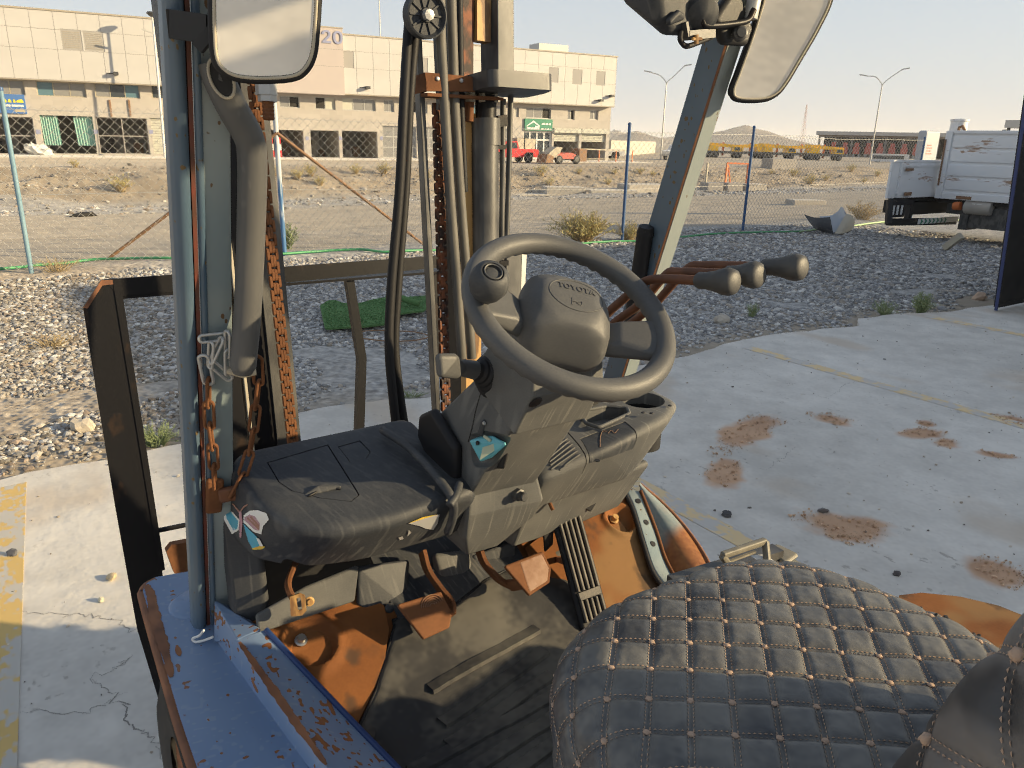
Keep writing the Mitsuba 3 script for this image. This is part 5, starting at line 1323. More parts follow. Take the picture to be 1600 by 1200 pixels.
leaf_chain((0.2472, 0.407, 1.9385), (0.2283, 0.3319, 1.0792), .028, .034, 'm_rust_mast', 'lift_chain', 'dark rusty lift chain behind the hoses')
# chain anchor bolt under the left mirror
p0, p1 = A((-0.224, 0.3304, 1.9808)), A((-0.2285, 0.3217, 1.8809))
d = unit(p1 - p0)
part(FL, 'anchor_nut', lathe([(0, 0), (.024, 0), (.024, .034), (0, .034)], A((-0.2285, 0.329, 1.9645)), d, 6), 'm_galv', smooth=False)
part(FL, 'anchor_nut', lathe([(0, 0), (.021, 0), (.021, .022), (0, .022)], A((-0.2282, 0.3268, 1.9391)), d, 6), 'm_galv', smooth=False)
prof = [(0, 0)] + [(.0135 if i % 2 else .0120, .004 * i) for i in range(13)] + [(0, .05)]
part(FL, 'anchor_bolt', lathe(prof, A((-0.2281, 0.3257, 1.927)), d, 14), 'm_rust', smooth=False, label='rusty threaded anchor bolt')

# ---- load backrest frame in front of the mast
LN = MN
def lplate(pts, th, nm, m_='m_black_paint', lab=None):
    return part(BR, nm, plate(pts, LN, th), m_, smooth=False, label=lab)
BR = part(FL, 'load_backrest', plate([(-0.5989, 0.9964, 1.3587), (-0.5425, 1.0028, 1.4315), (-0.4987, 1.0028, 1.4318), (-0.4936, 0.9971, 1.3673), (-0.4954, 0.9608, 0.9514), (-0.4955, 0.921, 0.4974), (-0.4951, 0.9008, 0.2662), (-0.5525, 0.8688, -0.0991), (-0.5606, 0.88, 0.0282), (-0.5917, 0.9049, 0.3132), (-0.5984, 0.9427, 0.745), (-0.5997, 0.973, 1.0914)], LN, .012), 'm_black_paint', smooth=False, label='black angle iron load backrest with rusted corner')
lplate([(-0.5128, 0.9988, 1.4317), (-0.4926, 0.9986, 1.4301), (-0.4867, 0.917, 0.4967), (-0.5023, 0.9168, 0.4948)], .07, 'post_flange')
lplate([(-0.5391, 1.0009, 1.4334), (-0.0958, 1.0009, 1.4332), (0.5862, 1.001, 1.4339), (0.5838, 0.9971, 1.3895), (-0.1014, 0.9963, 1.3803), (-0.4989, 0.9964, 1.3814)], .012, 'top_rail')
a, b = A((-0.4989, 0.9982, 1.3791)), A((0.5841, 0.9978, 1.375))
part(BR, 'rail_flange', bar(a - LN * .03, b - LN * .03, .06, .008, (0, 0, 1)), 'm_black_paint', smooth=False)
lplate([(-0.5995, 0.9928, 1.3575), (-0.5428, 0.9993, 1.4321), (-0.5027, 0.9992, 1.4308), (-0.5078, 0.9981, 1.4181), (-0.5416, 0.998, 1.4172), (-0.5884, 0.9925, 1.3546)], .003, 'rust_patch', 'm_rust_edge')
for pts in (([(0.2166, 1.018, 1.3768), (0.2449, 1.0179, 1.3746), (0.2707, 0.9924, 1.0831), (0.2286, 0.9591, 0.7026), (0.1988, 0.9596, 0.7091), (0.241, 0.9923, 1.0825)]), ([(0.5462, 1.0177, 1.3725), (0.5785, 1.0175, 1.3701), (0.5768, 0.9887, 1.0409), (0.5436, 0.9891, 1.0455)])):
    lplate(pts, .03, 'bar', 'm_black_paint')
lplate([(0.8868, 1.0011, 1.4127), (0.9544, 1.0016, 1.4185), (0.9297, 0.974, 1.1029), (0.8672, 0.9655, 1.0058)], .02, 'right_post', 'm_steel')
lplate([(0.9506, 1.0006, 1.4189), (0.9722, 1.0001, 1.4125), (0.954, 0.9819, 1.2047), (0.9291, 0.973, 1.1032)], .06, 'right_post_edge', 'm_galv')
part(BR, 'cross_rod', tube([(-0.4971, 0.9521, 0.6228), (-0.3237, 0.9515, 0.6162)], .008, 8), 'm_black_paint')
# fork heel / rusty carriage plate
fk_ = [(-0.4561, 1.0698, 0.4771), (-0.4374, 1.0714, 0.4955), (-0.2858, 1.0706, 0.486), (-0.3194, 1.0448, 0.1911), (-0.4418, 1.0625, 0.3936)]
part(FL, 'fork_plate', plate(fk_, LN, .035), 'm_rust', smooth=False, label='rusty rounded plate beyond the fender')

# ---- fender, tyre, sill
fpts = [(-0.6315, 0.188, 0.85), (-0.627, 0.2242, 0.85), (-0.6145, 0.2506, 0.85), (-0.5919, 0.262, 0.85), (-0.514, 0.2463, 0.85)]
fpoly = sg.Polygon([(p[0], p[1]) for p in fpts] + [(-.40, .26), (-.42, .03), (-.505, -.10), (-.475, -1.0), (-.645, -1.0), (-0.6459, -0.3619, 0.85)[:2], (-0.642, -0.142, 0.85)[:2]])
t = prism(fpoly.buffer(.004), .016); t.apply_translation((0, 0, .834))
fe = part(FL, 'left_fender', t, 'm_blue', smooth=False, label='blue front left fender plate with rust chips')
ed = [A(p) for p in fpts][::-1] + [A((-0.642, -0.142, 0.85)), A((-0.6459, -0.3619, 0.85)), A([-.645, -1.0, .85])]
ed = [e + (0, 0, -.009) for e in ed]
part(fe, 'rusty_rim', tube(catmull(ed[1:], 5), .010, 8), 'm_rust_edge', smooth=True, label='rust worn fender rim')
def streak(pts, w):
    P = catmull(pts, 8); dd = np.gradient(P, axis=0); nr = np.c_[-dd[:, 1], dd[:, 0], 0 * dd[:, 0]]; nr /= np.linalg.norm(nr, axis=1, keepdims=True)
    g = np.random.default_rng(len(P)); W_ = w * (np.sin(np.linspace(.35, 2.8, len(P))) + g.uniform(-.2, .2, len(P))).clip(.12)
    V = np.vstack([P + nr * W_[:, None], P - nr * W_[:, None]]); k = len(P)
    return trimesh.Trimesh(V, A([(i, i + k, i + k + 1) for i in range(k - 1)] + [(i, i + k + 1, i + 1) for i in range(k - 1)]), process=False)
part(fe, 'rust_streak', cat(streak([(-0.6144, 0.2421, 0.8512), (-0.6139, 0.1897, 0.8512), (-0.6225, 0.0953, 0.8512), (-0.6257, -0.0184, 0.8512), (-0.6317, -0.1247, 0.8512)], .012),
     streak([(-0.6205, 0.2303, 0.8512), (-0.6175, 0.192, 0.8512), (-0.6149, 0.1609, 0.8512)], .004), streak([(-0.6031, -0.0278, 0.8512), (-0.605, -0.0673, 0.8512)], .005)), 'm_rust_edge', smooth=False)
part(fe, 'apron', box((-.64, -1.0, .62), (-.632, -.32, .834)), 'm_blue', smooth=False)
def tyre(x0, x1, y, z, R, nm, lab=None):
    w = x1 - x0
    t = lathe([(R * .56, 0), (R * .80, -.012), (R * .93, .006), (R, .035), (R, w - .035), (R * .93, w - .006), (R * .80, w + .012), (R * .56, w)], (x0, y, z), (1, 0, 0), 56)
    k = part(FL, nm, t, 'm_rubber', smooth=40, label=lab)
    lug = []
    for i in range(30):
        a = i * 2 * math.pi / 30
        for s in (0, 1):
            o = A([x0 + (.012 if s == 0 else w * .52), y, z]); aa = a + s * .1
            e = A([0, math.cos(aa), math.sin(aa)])
            lug.append(bar(o + e * (R + .004), o + e * (R + .004) + (w * .46, 0, 0), .03, .014, e))
    part(k, 'tread', cat(lug), 'm_rubber', smooth=False)
    part(k, 'rim', lathe([(0, .05), (R * .3, .05), (R * .42, .02), (R * .56, .012), (R * .56, w * .8), (0, w * .8)], (x0, y, z), (1, 0, 0), 32), 'm_rust_edge')
    for i in range(6):
        a = i * math.pi / 3
        part(k, 'wheel_nut', lathe([(0, -.02), (.014, -.02), (.014, .02), (0, .02)], (x0 + .04, y + R * .28 * math.cos(a), z + R * .28 * math.sin(a)), (1, 0, 0), 6), 'm_galv', smooth=False)
tyre(-.62, -.40, -.01, .36, .36, 'front_tyre')
tyre(.40, .62, -.01, .36, .36, 'front_tyre')
# sill: outer face, crest, inner edge dropping to the floor
S_out = [A((-0.5312, -0.0531, 0.851)), A((-0.4984, -0.3717, 0.851)), A((-0.4788, -0.5628, 0.851))]
S_cr = [A((-0.5097, -0.1532, 0.905)), A((-0.4794, -0.4217, 0.88)), A((-0.4623, -0.5899, 0.872))]
S_in = [A((-0.4621, -0.1635, 0.915)), A((-0.4166, -0.2814, 0.862)), A((-0.3724, -0.4052, 0.815)), A((-0.3412, -0.5546, 0.8))]
def res(P, n): P = A(P); L = np.r_[0, np.cumsum(np.linalg.norm(np.diff(P, axis=0), axis=1))]; t = np.linspace(0, L[-1], n); return np.c_[np.interp(t, L, P[:, 0]), np.interp(t, L, P[:, 1]), np.interp(t, L, P[:, 2])]
def loft(rows, flip=False):
    n_ = len(rows[0]); V = np.vstack(rows); F = []
    for j in range(len(rows) - 1):
        for i in range(n_ - 1):
            a = j * n_ + i; F += [(a, a + 1, a + n_ + 1), (a, a + n_ + 1, a + n_)]
    return trimesh.Trimesh(V, A(F), process=False)
N_ = 24
ro, rc, ri = res(S_out, N_), res(S_cr, N_), res(catmull(S_in, 6), N_)
ro[0] = A((-0.5312, -0.0531, 0.851))
r_up = rc.copy()
rows = [ro - (0, 0, .02), ro, ro * .25 + rc * .75 + (-.004, 0, .001), rc, rc * .6 + ri * .4 + (0, 0, .001), ri, ri + (.004, 0, -.006), ri + (.002, 0, -.03), ri + (-.02, 0, -.11)]
si = part(FL, 'left_sill', loft(rows), 'm_blue', smooth=35, label='light blue raised sill beside the floor')
nose = hull([A((-0.5325, -0.0603, 0.856)), A((-0.5168, -0.0185, 0.915)), A((-0.5091, -0.1504, 0.903)), A((-0.4695, -0.1539, 0.912)), A((-0.5093, -0.0226, 0.91)) + (.05, .02, -.05)], .004, 8)
part(si, 'gusset', tm(nose), 'm_blue', smooth=30)
part(si, 'rust_streak', streak([(-0.5104, -0.1662, 0.909), (-0.5019, -0.2452, 0.903), (-0.4921, -0.3261, 0.895), (-0.481, -0.4272, 0.885), (-0.4712, -0.5197, 0.881)], .008), 'm_rust_edge', smooth=False)
part(si, 'edge_trim', tube([p + (.004, 0, .0) for p in ri], .006, 8), 'm_edge_navy', smooth=True)

# ---- floor, toe board, mat
def toe_z(y): return .75 + .6 * max(0, y + .36)
fl = part(FL, 'floor_plate', cat(loft([[(x_, y, toe_z(y) - .006) for y in (-1.0, -.36, yb)] for x_, yb in ((-.5, -.10), (-.15, -.10), (.12, -.06), (.5, -.04))])), 'm_rust_plate', smooth=False, label='rusted steel floor and toe board')
def dimple_plate(outline, c, r, depth, nm, lab):
    """a pressed plate lying on the toe board with a round recess"""
    p = sg.Polygon([(q[0], q[1]) for q in outline])
    v, f = trimesh.creation.triangulate_polygon(p, engine='earcut')
    s = trimesh.Trimesh(np.c_[v, np.zeros(len(v))], f, process=False)
    s = trimesh.Trimesh(*trimesh.remesh.subdivide_to_size(s.vertices, s.faces, .009), process=False)
    v = A(s.vertices)
    d_ = np.hypot(v[:, 0] - c[0], (v[:, 1] - c[1]) * 1.17)
    v[:, 2] = .756 + .6 * np.clip(v[:, 1] + .36, 0, None) - depth / (1 + np.exp((d_ - r) / (r * .16))) + .012 * np.exp(-((d_ - r * 1.35) / (r * .3)) ** 2)
    s.vertices = v
    return part(FL, nm, s, 'm_rust_plate', smooth=True, label=lab)
TL = A((-0.3867, -0.1548, 0.8731)); TR = A((0.4828, -0.1255, 0.8906))
lpl = dimple_plate([(-0.4632, -0.1304, 0.8877), (-0.4267, -0.1192, 0.8944), (-0.2415, -0.113, 0.8981), (-0.2029, -0.1594, 0.8703), (-0.2125, -0.2038, 0.8437), (-0.2565, -0.2702, 0.8039), (-0.2907, -0.2975, 0.7875), (-0.3606, -0.353, 0.7542), (-0.3943, -0.2735, 0.8019), (-0.4386, -0.1876, 0.8534)], TL + (.012, -.03, 0), .040, .030, 'toe_plate', 'rusty left toe plate with a dimpled bolt hole')
part(lpl, 'bolt', lathe([(0, .012), (.008, .012), (.0085, .0), (.013, -.001), (.013, -.004), (0, -.004)], TL + (-.004, -.012, -.006), (0, -.5, .86), 18), 'm_zinc')
rpl = dimple_plate([(0.1859, -0.1385, 0.8828), (0.3851, -0.0891, 0.9125), (0.5705, -0.0509, 0.9354), (0.5837, -0.0834, 0.9159), (0.5724, -0.1378, 0.8833), (0.5359, -0.2189, 0.8346), (0.4986, -0.3351, 0.7649), (0.3727, -0.3897, 0.7322), (0.1599, -0.3852, 0.7349)], TR + (.012, -.022, 0), .034, .026, 'toe_plate', 'rusty right toe plate with a dimpled bolt hole')
part(rpl, 'bolt', lathe([(0, .012), (.008, .012), (.009, .0), (.013, -.001), (.013, -.004), (0, -.004)], TR + (-.002, -.010, -.004), (0, -.5, .86), 14), 'm_orange')

tc = loft([[(x_, y_, toe_z(y_) + .004) for y_ in (-.30, -.2, -.1, .02)] for x_ in (-.185, .0, .17)])
part(FL, 'toe_cover', tc, 'm_plastic', smooth=False)

# right side: sill strip with holes, fender
R_in = [A((0.5577, -0.0846, 0.9268)), A((0.5425, -0.1434, 0.8939)), A((0.5053, -0.2255, 0.847)), A((0.478, -0.2942, 0.8058)), A((0.478, -0.3431, 0.7764)), A((0.4639, -0.417, 0.7322))]
R_out = [A((0.5898, -0.1117, 0.93)), A((0.5841, -0.1494, 0.895)), A((0.5665, -0.2098, 0.85)), A((0.5362, -0.2755, 0.815)), A((0.5138, -0.3462, 0.79)), A((0.4918, -0.4285, 0.765))]
a_, b_ = res(catmull(R_in, 6), 30), res(catmull(R_out, 6), 30)
rs = part(FL, 'right_sill', loft([a_ + (0, 0, -.04), a_, a_ + (.006, 0, .012), b_, b_ + (.004, 0, -.004), b_ + (.006, 0, -.06)]), 'm_pillar', smooth=35, label='pale blue right sill strip with three holes')
part(rs, 'edge_trim', tube([p + (-.002, 0, .004) for p in a_], .007, 8), 'm_black', smooth=True)
for t_, lab in ((.12, 0), (.30, 0), (.46, 0)):
    i = int(t_ * 29); p_ = a_[i] * .52 + b_[i] * .48 + (.003, 0, .0085)
    part(rs, 'hole', lathe([(0, .0015), (.0075, .0015), (.0082, 0), (0, 0)], p_, unit(np.cross(b_[i] - a_[i], a_[i + 1] - a_[i])) * (-1 if np.cross(b_[i] - a_[i], a_[i + 1] - a_[i])[2] < 0 else 1), 14), 'm_black', smooth=False)
part(rs, 'rust_seam', tube([p + (.004, 0, .002) for p in b_], .005, 8), 'm_rust', smooth=True)
F_out = [A((0.6304, -0.0713, 0.925)), A((0.6581, -0.1239, 0.89)), A((0.6648, -0.1951, 0.86)), A((0.6543, -0.2748, 0.83)), A((0.6264, -0.3478, 0.81)), A((0.5588, -0.4668, 0.79))]
c_ = res(catmull(F_out, 6), 30)
part(FL, 'right_fender', loft([b_ + (.005, 0, -.03), b_ * .62 + c_ * .38 + (0, 0, .012), b_ * .3 + c_ * .7 + (0, 0, .012), c_, c_ + (.004, 0, -.012), c_ + (.0, 0, -.16)]), 'm_fender', smooth=70, label='rust stained right front fender')
part(FL, 'right_fender_rim', tube(c_, .006, 8), 'm_rust_edge', smooth=True)

# rubber mat: one thing lying on the floor
MK = thing('rubber_floor_mat', 'torn dusty black rubber floor mat with raised ribs under the pedals', 'floor mat')
mo = [(-0.204, -0.1873, 0.8676), (-0.1557, -0.1886, 0.8668), (-0.0692, -0.2054, 0.8567), (0.0507, -0.1754, 0.8747), (0.1944, -0.1537, 0.8877), (0.2869, -0.1629, 0.8822), (0.2394, -0.2923, 0.8046), (0.2091, -0.3493, 0.7704), (0.1931, -0.3796, 0.7522)]
mo2 = [(0.1428, -0.4158, 0.762), (0.1321, -0.4833, 0.762), (-0.1069, -0.7176, 0.762), (-0.3464, -0.5633, 0.762), (-0.3862, -0.3939, 0.762), (-0.3596, -0.3638, 0.762), (-0.2849, -0.2982, 0.762), (-0.2295, -0.2347, 0.762), (-0.1979, -0.2002, 0.762), (-0.1882, -0.1271, 0.762)]
mp = sg.Polygon([(q[0], q[1]) for q in mo + mo2]).buffer(0)
v, f = trimesh.creation.triangulate_polygon(mp, engine='earcut')
s = trimesh.Trimesh(np.c_[v, np.zeros(len(v))], f, process=False)
s = trimesh.Trimesh(*trimesh.remesh.subdivide_to_size(s.vertices, s.faces, .012), process=False)
v = A(s.vertices)
def mat_z(x, y):
    x, y = A(x, float), A(y, float)
    # the mat does not follow the bend sharply
    base = .762 + .6 * np.log1p(np.exp((y + .36) / .035)) * .035
    w = meshkit.fbm(np.stack([x * 11, y * 11, 0 * x], -1), 3, 3) - .5
    return base + .012 * w + .012 * np.clip((x + .02) / .2, 0, 1) * np.sin(y * 26 + x * 14) * np.exp(-((y + .24) / .09) ** 2)
v[:, 2] = mat_z(v[:, 0], v[:, 1])
bnd = mp.exterior
edge_d = A([bnd.distance(sg.Point(*p)) for p in v[:, :2]])
v[:, 2] -= .010 * np.exp(-edge_d / .006)
s.vertices = v
part(MK, 'sheet', s, 'm_mat', smooth=True)
ring_ = A(mp.exterior.coords)
rz = mat_z(ring_[:, 0], ring_[:, 1]) - .010
part(MK, 'torn_edge', tube(np.c_[ring_[:-1], rz[:-1]], .004, 6, closed=True), 'm_rubber', smooth=True)
ribs = [((-0.1911, -0.3468, 0.765), (0.0998, -0.3136, 0.765), .014), ((-0.2094, -0.4281, 0.765), (0.0824, -0.3667, 0.765), .016), ((-0.2255, -0.482, 0.765), (0.0574, -0.4284, 0.765), .016), ((-0.3134, -0.4978, 0.765), (0.0309, -0.4813, 0.765), .016), ((-0.2983, -0.5659, 0.765), (0.0116, -0.5279, 0.765), .016), ((-0.2653, -0.6189, 0.765), (-0.0283, -0.5795, 0.765), .016)]
for a, b, w in ribs:
    P = res([a, b], 26); z_ = mat_z(P[:, 0], P[:, 1]); d = unit(P[-1] - P[0]); nr = A([-d[1], d[0], 0])
    rows = [np.c_[P[:, :2], z_ - .002] + nr * w, np.c_[P[:, :2], z_ + .007] + nr * w * .86, np.c_[P[:, :2], z_ + .007] - nr * w * .86, np.c_[P[:, :2], z_ - .002] - nr * w]
    part(MK, 'rib', loft(rows), 'm_mat', smooth=25)
def pad(pts):
    P = catmull(list(pts) + [pts[0]], 6); z_ = mat_z(P[:, 0], P[:, 1]) + .003; return tube(np.c_[P[:, :2], z_], .0035, 6)
sq = []
for pts in ([(-0.3631, -0.3845, 0.765), (-0.3302, -0.3629, 0.765), (-0.3241, -0.3787, 0.765), (-0.3379, -0.4006, 0.765)], [(-0.3594, -0.4056, 0.765), (-0.3234, -0.4061, 0.765), (-0.3255, -0.4384, 0.765), (-0.3601, -0.4415, 0.765)]):
    p_ = sg.Polygon([q[:2] for q in pts]).buffer(-.004).buffer(.004); t = prism(p_, .007); c0 = p_.centroid; t.apply_translation((0, 0, float(mat_z(c0.x, c0.y)) - .001)); part(MK, 'stud', t, 'm_mat', smooth=False)

# ---- pedals
def slab(pts, n, th, r=.004):
    """rounded plate through the given points"""
    P = A(pts, float); n = unit(n)
    return tm(hull([p - n * th / 2 for p in P], th / 2, 10))
pn = A([0, -.8, .6])
pk = part(FL, 'clutch_pedal', slab([(-0.2032, -0.2445, 0.924), (-0.1107, -0.2461, 0.9218), (-0.1009, -0.2729, 0.8861), (-0.1149, -0.2866, 0.8678), (-0.1724, -0.289, 0.8647)], pn, .010), 'm_rust', smooth=40, label='rusty square pedal on the left')
P = catmull([A((-0.0871, -0.12, 0.9541)), A((-0.0904, -0.15, 0.9244)), A((-0.0831, -0.19, 0.8974)), A((-0.0826, -0.235, 0.8833)), A((-0.1014, -0.2709, 0.8788))], 6)
part(pk, 'arm', cat(*[bar(P[i], P[i + 1] + unit(P[i + 1] - P[i]) * .002, .009, .028, (0, -.8, .3)) for i in range(len(P) - 1)]), 'm_rust', smooth=False)
cw = A((-0.1362, -0.2589, 0.9082)); fx = frame(cw, pn)
arcs = []
for r_ in (.006, .010, .0145, .019, .0235):
    arcs.append(tube([cw + fx[:3, 0] * r_ * math.cos(a) * 1.1 + fx[:3, 1] * r_ * math.sin(a) for a in np.linspace(.2, 3.0, 12)], .0011, 4))
part(pk, 'worn_ring', cat(arcs), 'm_st_worn', smooth=True, label='pale worn rings on the pedal')
bk_ = part(FL, 'brake_pedal', slab([(0.0385, -0.28, 0.9567), (0.1354, -0.2781, 0.9592), (0.1406, -0.2995, 0.9306), (0.1267, -0.3147, 0.9104), (0.0715, -0.3212, 0.9018)], pn, .010), 'm_rust', smooth=40, label='rusty square pedal in the middle, worn pale')
part(bk_, 'worn_face', slab([(0.0747, -0.2819, 0.9557), (0.1299, -0.2808, 0.9573), (0.1352, -0.2995, 0.9324), (0.1224, -0.3131, 0.9142), (0.075, -0.3184, 0.9071)], pn, .0095), 'm_st_worn', smooth=40)
P = catmull([A((0.0472, -0.14, 0.9431)), A((0.0466, -0.17, 0.9107)), A((0.0567, -0.21, 0.8877)), A((0.0654, -0.25, 0.8861)), A((0.059, -0.2989, 0.9181))], 6)
part(bk_, 'arm', cat(*[bar(P[i], P[i + 1] + unit(P[i + 1] - P[i]) * .002, .009, .026, (0, -.8, .3)) for i in range(len(P) - 1)]), 'm_rust', smooth=False)
q0, q1, q2, q3 = A((0.2331, -0.198, 0.9813)), A((0.3038, -0.1983, 0.9811)), A((0.2732, -0.3593, 0.7854)), A((0.2064, -0.3558, 0.7875))
an = unit(np.cross(q1 - q0, q3 - q0)); an = an if an[2] > 0 else -an
ap = part(FL, 'accelerator_pedal', slab([q0, q1, q2, q3], an, .016), 'm_rubber', smooth=40, label='long ribbed black accelerator pedal')
for i in range(5):
    u_ = .08 + i * .21
    for v0, v1 in ((.03, .70), (.78, .98)):
        a = (q0 * (1 - u_) + q1 * u_) * (1 - v0) + (q3 * (1 - u_) + q2 * u_) * v0
        b = (q0 * (1 - u_) + q1 * u_) * (1 - v1) + (q3 * (1 - u_) + q2 * u_) * v1
        part(ap, 'rib', bar(a + an * .004, b + an * .004, .0062, .008, an, .0015), 'm_ribgrey', smooth=30)
a = (q0 + q1) / 2 * .26 + (q3 + q2) / 2 * .74
part(ap, 'band', bar(a - (q1 - q0) * .45 + an * .0035, a + (q1 - q0) * .45 + an * .0035, .018, .007, an, .001), 'm_ribgrey', smooth=30)
part(ap, 'hinge', bar(q3 - an * .012, q2 - an * .012, .02, .02, an), 'm_rust_edge', smooth=False)
part(ap, 'lever', bar(A((0.2667, -0.16, 0.8468)), q0 * .6 + q3 * .4 - an * .01, .012, .012), 'm_rust_edge', smooth=False)
# parking brake: paddle with slot
pp = rpoly([(-.016, -.021), (.005, -.024), (.015, -.016), (.016, .014), (.006, .021), (-.013, .018)], .003)
pp = pp.difference(rpoly([(-.001, -.013), (.007, -.013), (.007, .013), (-.001, .013)], .002))
Mx = frame(A((-0.3978, -0.185, 0.9658)), unit((-.25, -.9, .25)), (0, .2, 1))
t = prism(pp, .006); t.apply_transform(Mx)
pb = part(FL, 'release_paddle', t, 'm_orange', smooth=False, label='worn orange slotted release paddle')
part(pb, 'rod', tube(catmull([A((-0.327, 0, 0.9634)), A((-0.3717, -0.08, 0.9792)), A((-0.4009, -0.14, 0.9831)), A((-0.4018, -0.178, 0.9677))], 5), .007, 8), 'm_rust')

# ---- cowl, dash, column
def split_panel(body, poly, gap, z0=.9, z1=1.5):
    """cut a lid out of the top of body: returns (body with the seam, lid)"""
    p = sg.Polygon(poly)
    big = mm(prism(p.buffer(gap, join_style=2), z1 - z0)).translate((0, 0, z0))
    small = mm(prism(p, z1 - z0)).translate((0, 0, z0))
    return body - big, body ^ small
def cutz(poly, z0, z1, r=0):
    p = sg.Polygon(poly)
    if r: p = p.buffer(-r).buffer(r, quad_segs=6)
    return mm(prism(p, z1 - z0)).translate((0, 0, z0))
# left dash body
def smoothed(h, l=.012, it=10):
    t = tm(h.refine_to_length(l)); trimesh.smoothing.filter_laplacian(t, lamb=.5, iterations=it); return mm(t)
def onsurf(pts, mesh, off=.0005):
    """points moved along the line from the eye position onto a mesh"""
    out = []
    for p in catmull([A(q) for q in pts], 5) if len(pts) > 1 else [A(pts[0])]:
        h_ = cast([CAM], p - CAM, mesh)[0]
        if not np.isnan(h_).any(): out.append(h_ - unit(p - CAM) * off)
    return A(out)
LD = [(-.462, -.10, 1.23), (-.455, -.235, 1.213), (-.42, -.300, 1.193), (-.36, -.335, 1.186), (-.27, -.345, 1.186), (-.10, -.335, 1.193), (-.09, -.05, 1.23), (-.44, -.06, 1.23)]
LDl = [(-.465, -.08, 1.10), (-.455, -.175, 1.10), (-.40, -.245, 1.10), (-.30, -.275, 1.10), (-.10, -.28, 1.10), (-.09, -.03, 1.12), (-.45, -.04, 1.12)]
ld = smoothed(hull(LD + LDl, .020, 20), .010, 5)
lid = [(-0.4148, -0.1209, 1.235), (-0.2878, -0.0976, 1.232), (-0.3044, -0.2909, 1.212), (-0.3233, -0.3004, 1.212), (-0.3703, -0.2716, 1.212), (-0.4066, -0.2331, 1.214), (-0.4176, -0.196, 1.222)]
ld, lidm = split_panel(ld, [q[:2] for q in lid], .0024, 1.16)
lid2 = [(-0.2687, -0.1122, 1.236), (-0.2211, -0.1051, 1.236), (-0.22, -0.1537, 1.232), (-0.2378, -0.1751, 1.23), (-0.2711, -0.1769, 1.23)]
ld, lid2m = split_panel(ld, [q[:2] for q in lid2], .0018, 1.2)
ld = ld - cutz([(-.435, -.26), (-.22, -.29), (-.13, -.20), (-.13, .1), (-.435, .1)], .9, 1.125, .03)
dk = part(FL, 'left_dash', tm(ld), 'm_plastic', smooth=28, label='dusty dark plastic left dash cover')
lk_ = part(dk, 'lid', tm(lidm.translate((0, 0, -.0008))), 'm_plastic', smooth=28)
part(dk, 'cap', tm(lid2m.translate((0, 0, -.001))), 'm_plastic', smooth=28)
gp_ = onsurf([(-0.3772, -0.217, 1.21), (-0.3484, -0.2026, 1.21), (-0.3258, -0.2033, 1.21), (-0.3113, -0.2154, 1.21)], tm(lidm), .003)
part(dk, 'finger_grip', tm(hull(list(gp_[[0, len(gp_) // 2, -1]]) + [gp_[len(gp_) // 2] + (0, -.003, .005), gp_[len(gp_) // 3] + (0, -.002, .0045)], .0035, 12)), 'm_plastic', smooth=40)
part(dk, 'grip_shadow_gap', tube(gp_ + (0, -.006, -.001), .0022, 6), 'm_black', smooth=True)
# left end: side panel and leg down to the sill
leg = hull([(-.484, -.03, 1.16), (-.486, -.07, 1.13), (-.445, -.095, 1.10), (-.445, -.02, 1.12), (-.486, -.045, .875), (-.484, -.075, .875), (-.44, -.095, .88), (-.44, -.03, .88)], .012, 12)
part(FL, 'cowl_side', tm(leg), 'm_plastic', smooth=35, label='grey plastic cowl side below the left dash')
part(FL, 'cowl_side', tm(hull([(-.476, -.02, 1.11), (-.472, -.12, 1.12), (-.44, -.20, 1.11), (-.44, .0, 1.05), (-.47, -.01, 1.03)], .012, 12)), 'm_plastic', smooth=35)
# firewall and kick panels
part(FL, 'firewall', box((-.44, .02, .80), (.48, .045, 1.10)), 'm_black', smooth=False)
kp = hull([(-0.4624, -0.135, 0.9322), (-0.4648, -0.145, 0.9063), (-0.2693, -0.145, 0.9082), (-0.2585, -0.13, 0.945), (-0.3619, -0.13, 0.9568), (-0.2497, -0.125, 0.9661)], .006, 8)
kk_ = part(FL, 'kick_panel', tm(kp), 'm_plastic_dusty', smooth=35, label='dusty kick panel left of the pedals')
part(kk_, 'bolt', lathe([(0, .008), (.006, .008), (.0065, .0), (.010, -.001), (0, -.002)], A((-0.3628, -0.152, 0.939)), (-.1, -.9, .3), 12), 'm_orange')
kp2 = hull([(-0.2391, -0.12, 0.957), (-0.2504, -0.14, 0.8923), (-0.2217, -0.15, 0.8587), (-0.197, -0.155, 0.8476), (-0.1524, -0.15, 0.8532), (-0.1245, -0.11, 0.9311)], .008, 8)
k2 = part(FL, 'kick_panel', tm(kp2), 'm_plastic', smooth=35)
part(k2, 'screw', lathe([(0, .003), (.006, .003), (.011, .0), (0, 0)], A((-0.1919, -0.165, 0.8695)), (-.1, -.9, .3), 16), 'm_plastic')
tun = hull([(-0.0441, -0.11, 0.919), (0.0242, -0.12, 0.9095), (0.0232, -0.14, 0.8564), (0.0044, -0.16, 0.8165), (-0.0358, -0.17, 0.8056), (-0.0439, -0.13, 0.8305)], .012, 12)
part(FL, 'column_boot', tm(tun), 'm_plastic_dusty', smooth=40, label='grey plastic cover at the foot of the steering column')
part(FL, 'kick_panel', tm(hull([(0.0527, -0.12, 0.8937), (0.1528, -0.13, 0.9065), (0.1412, -0.15, 0.8403), (0.071, -0.15, 0.8282)], .008, 8)), 'm_plastic', smooth=35)
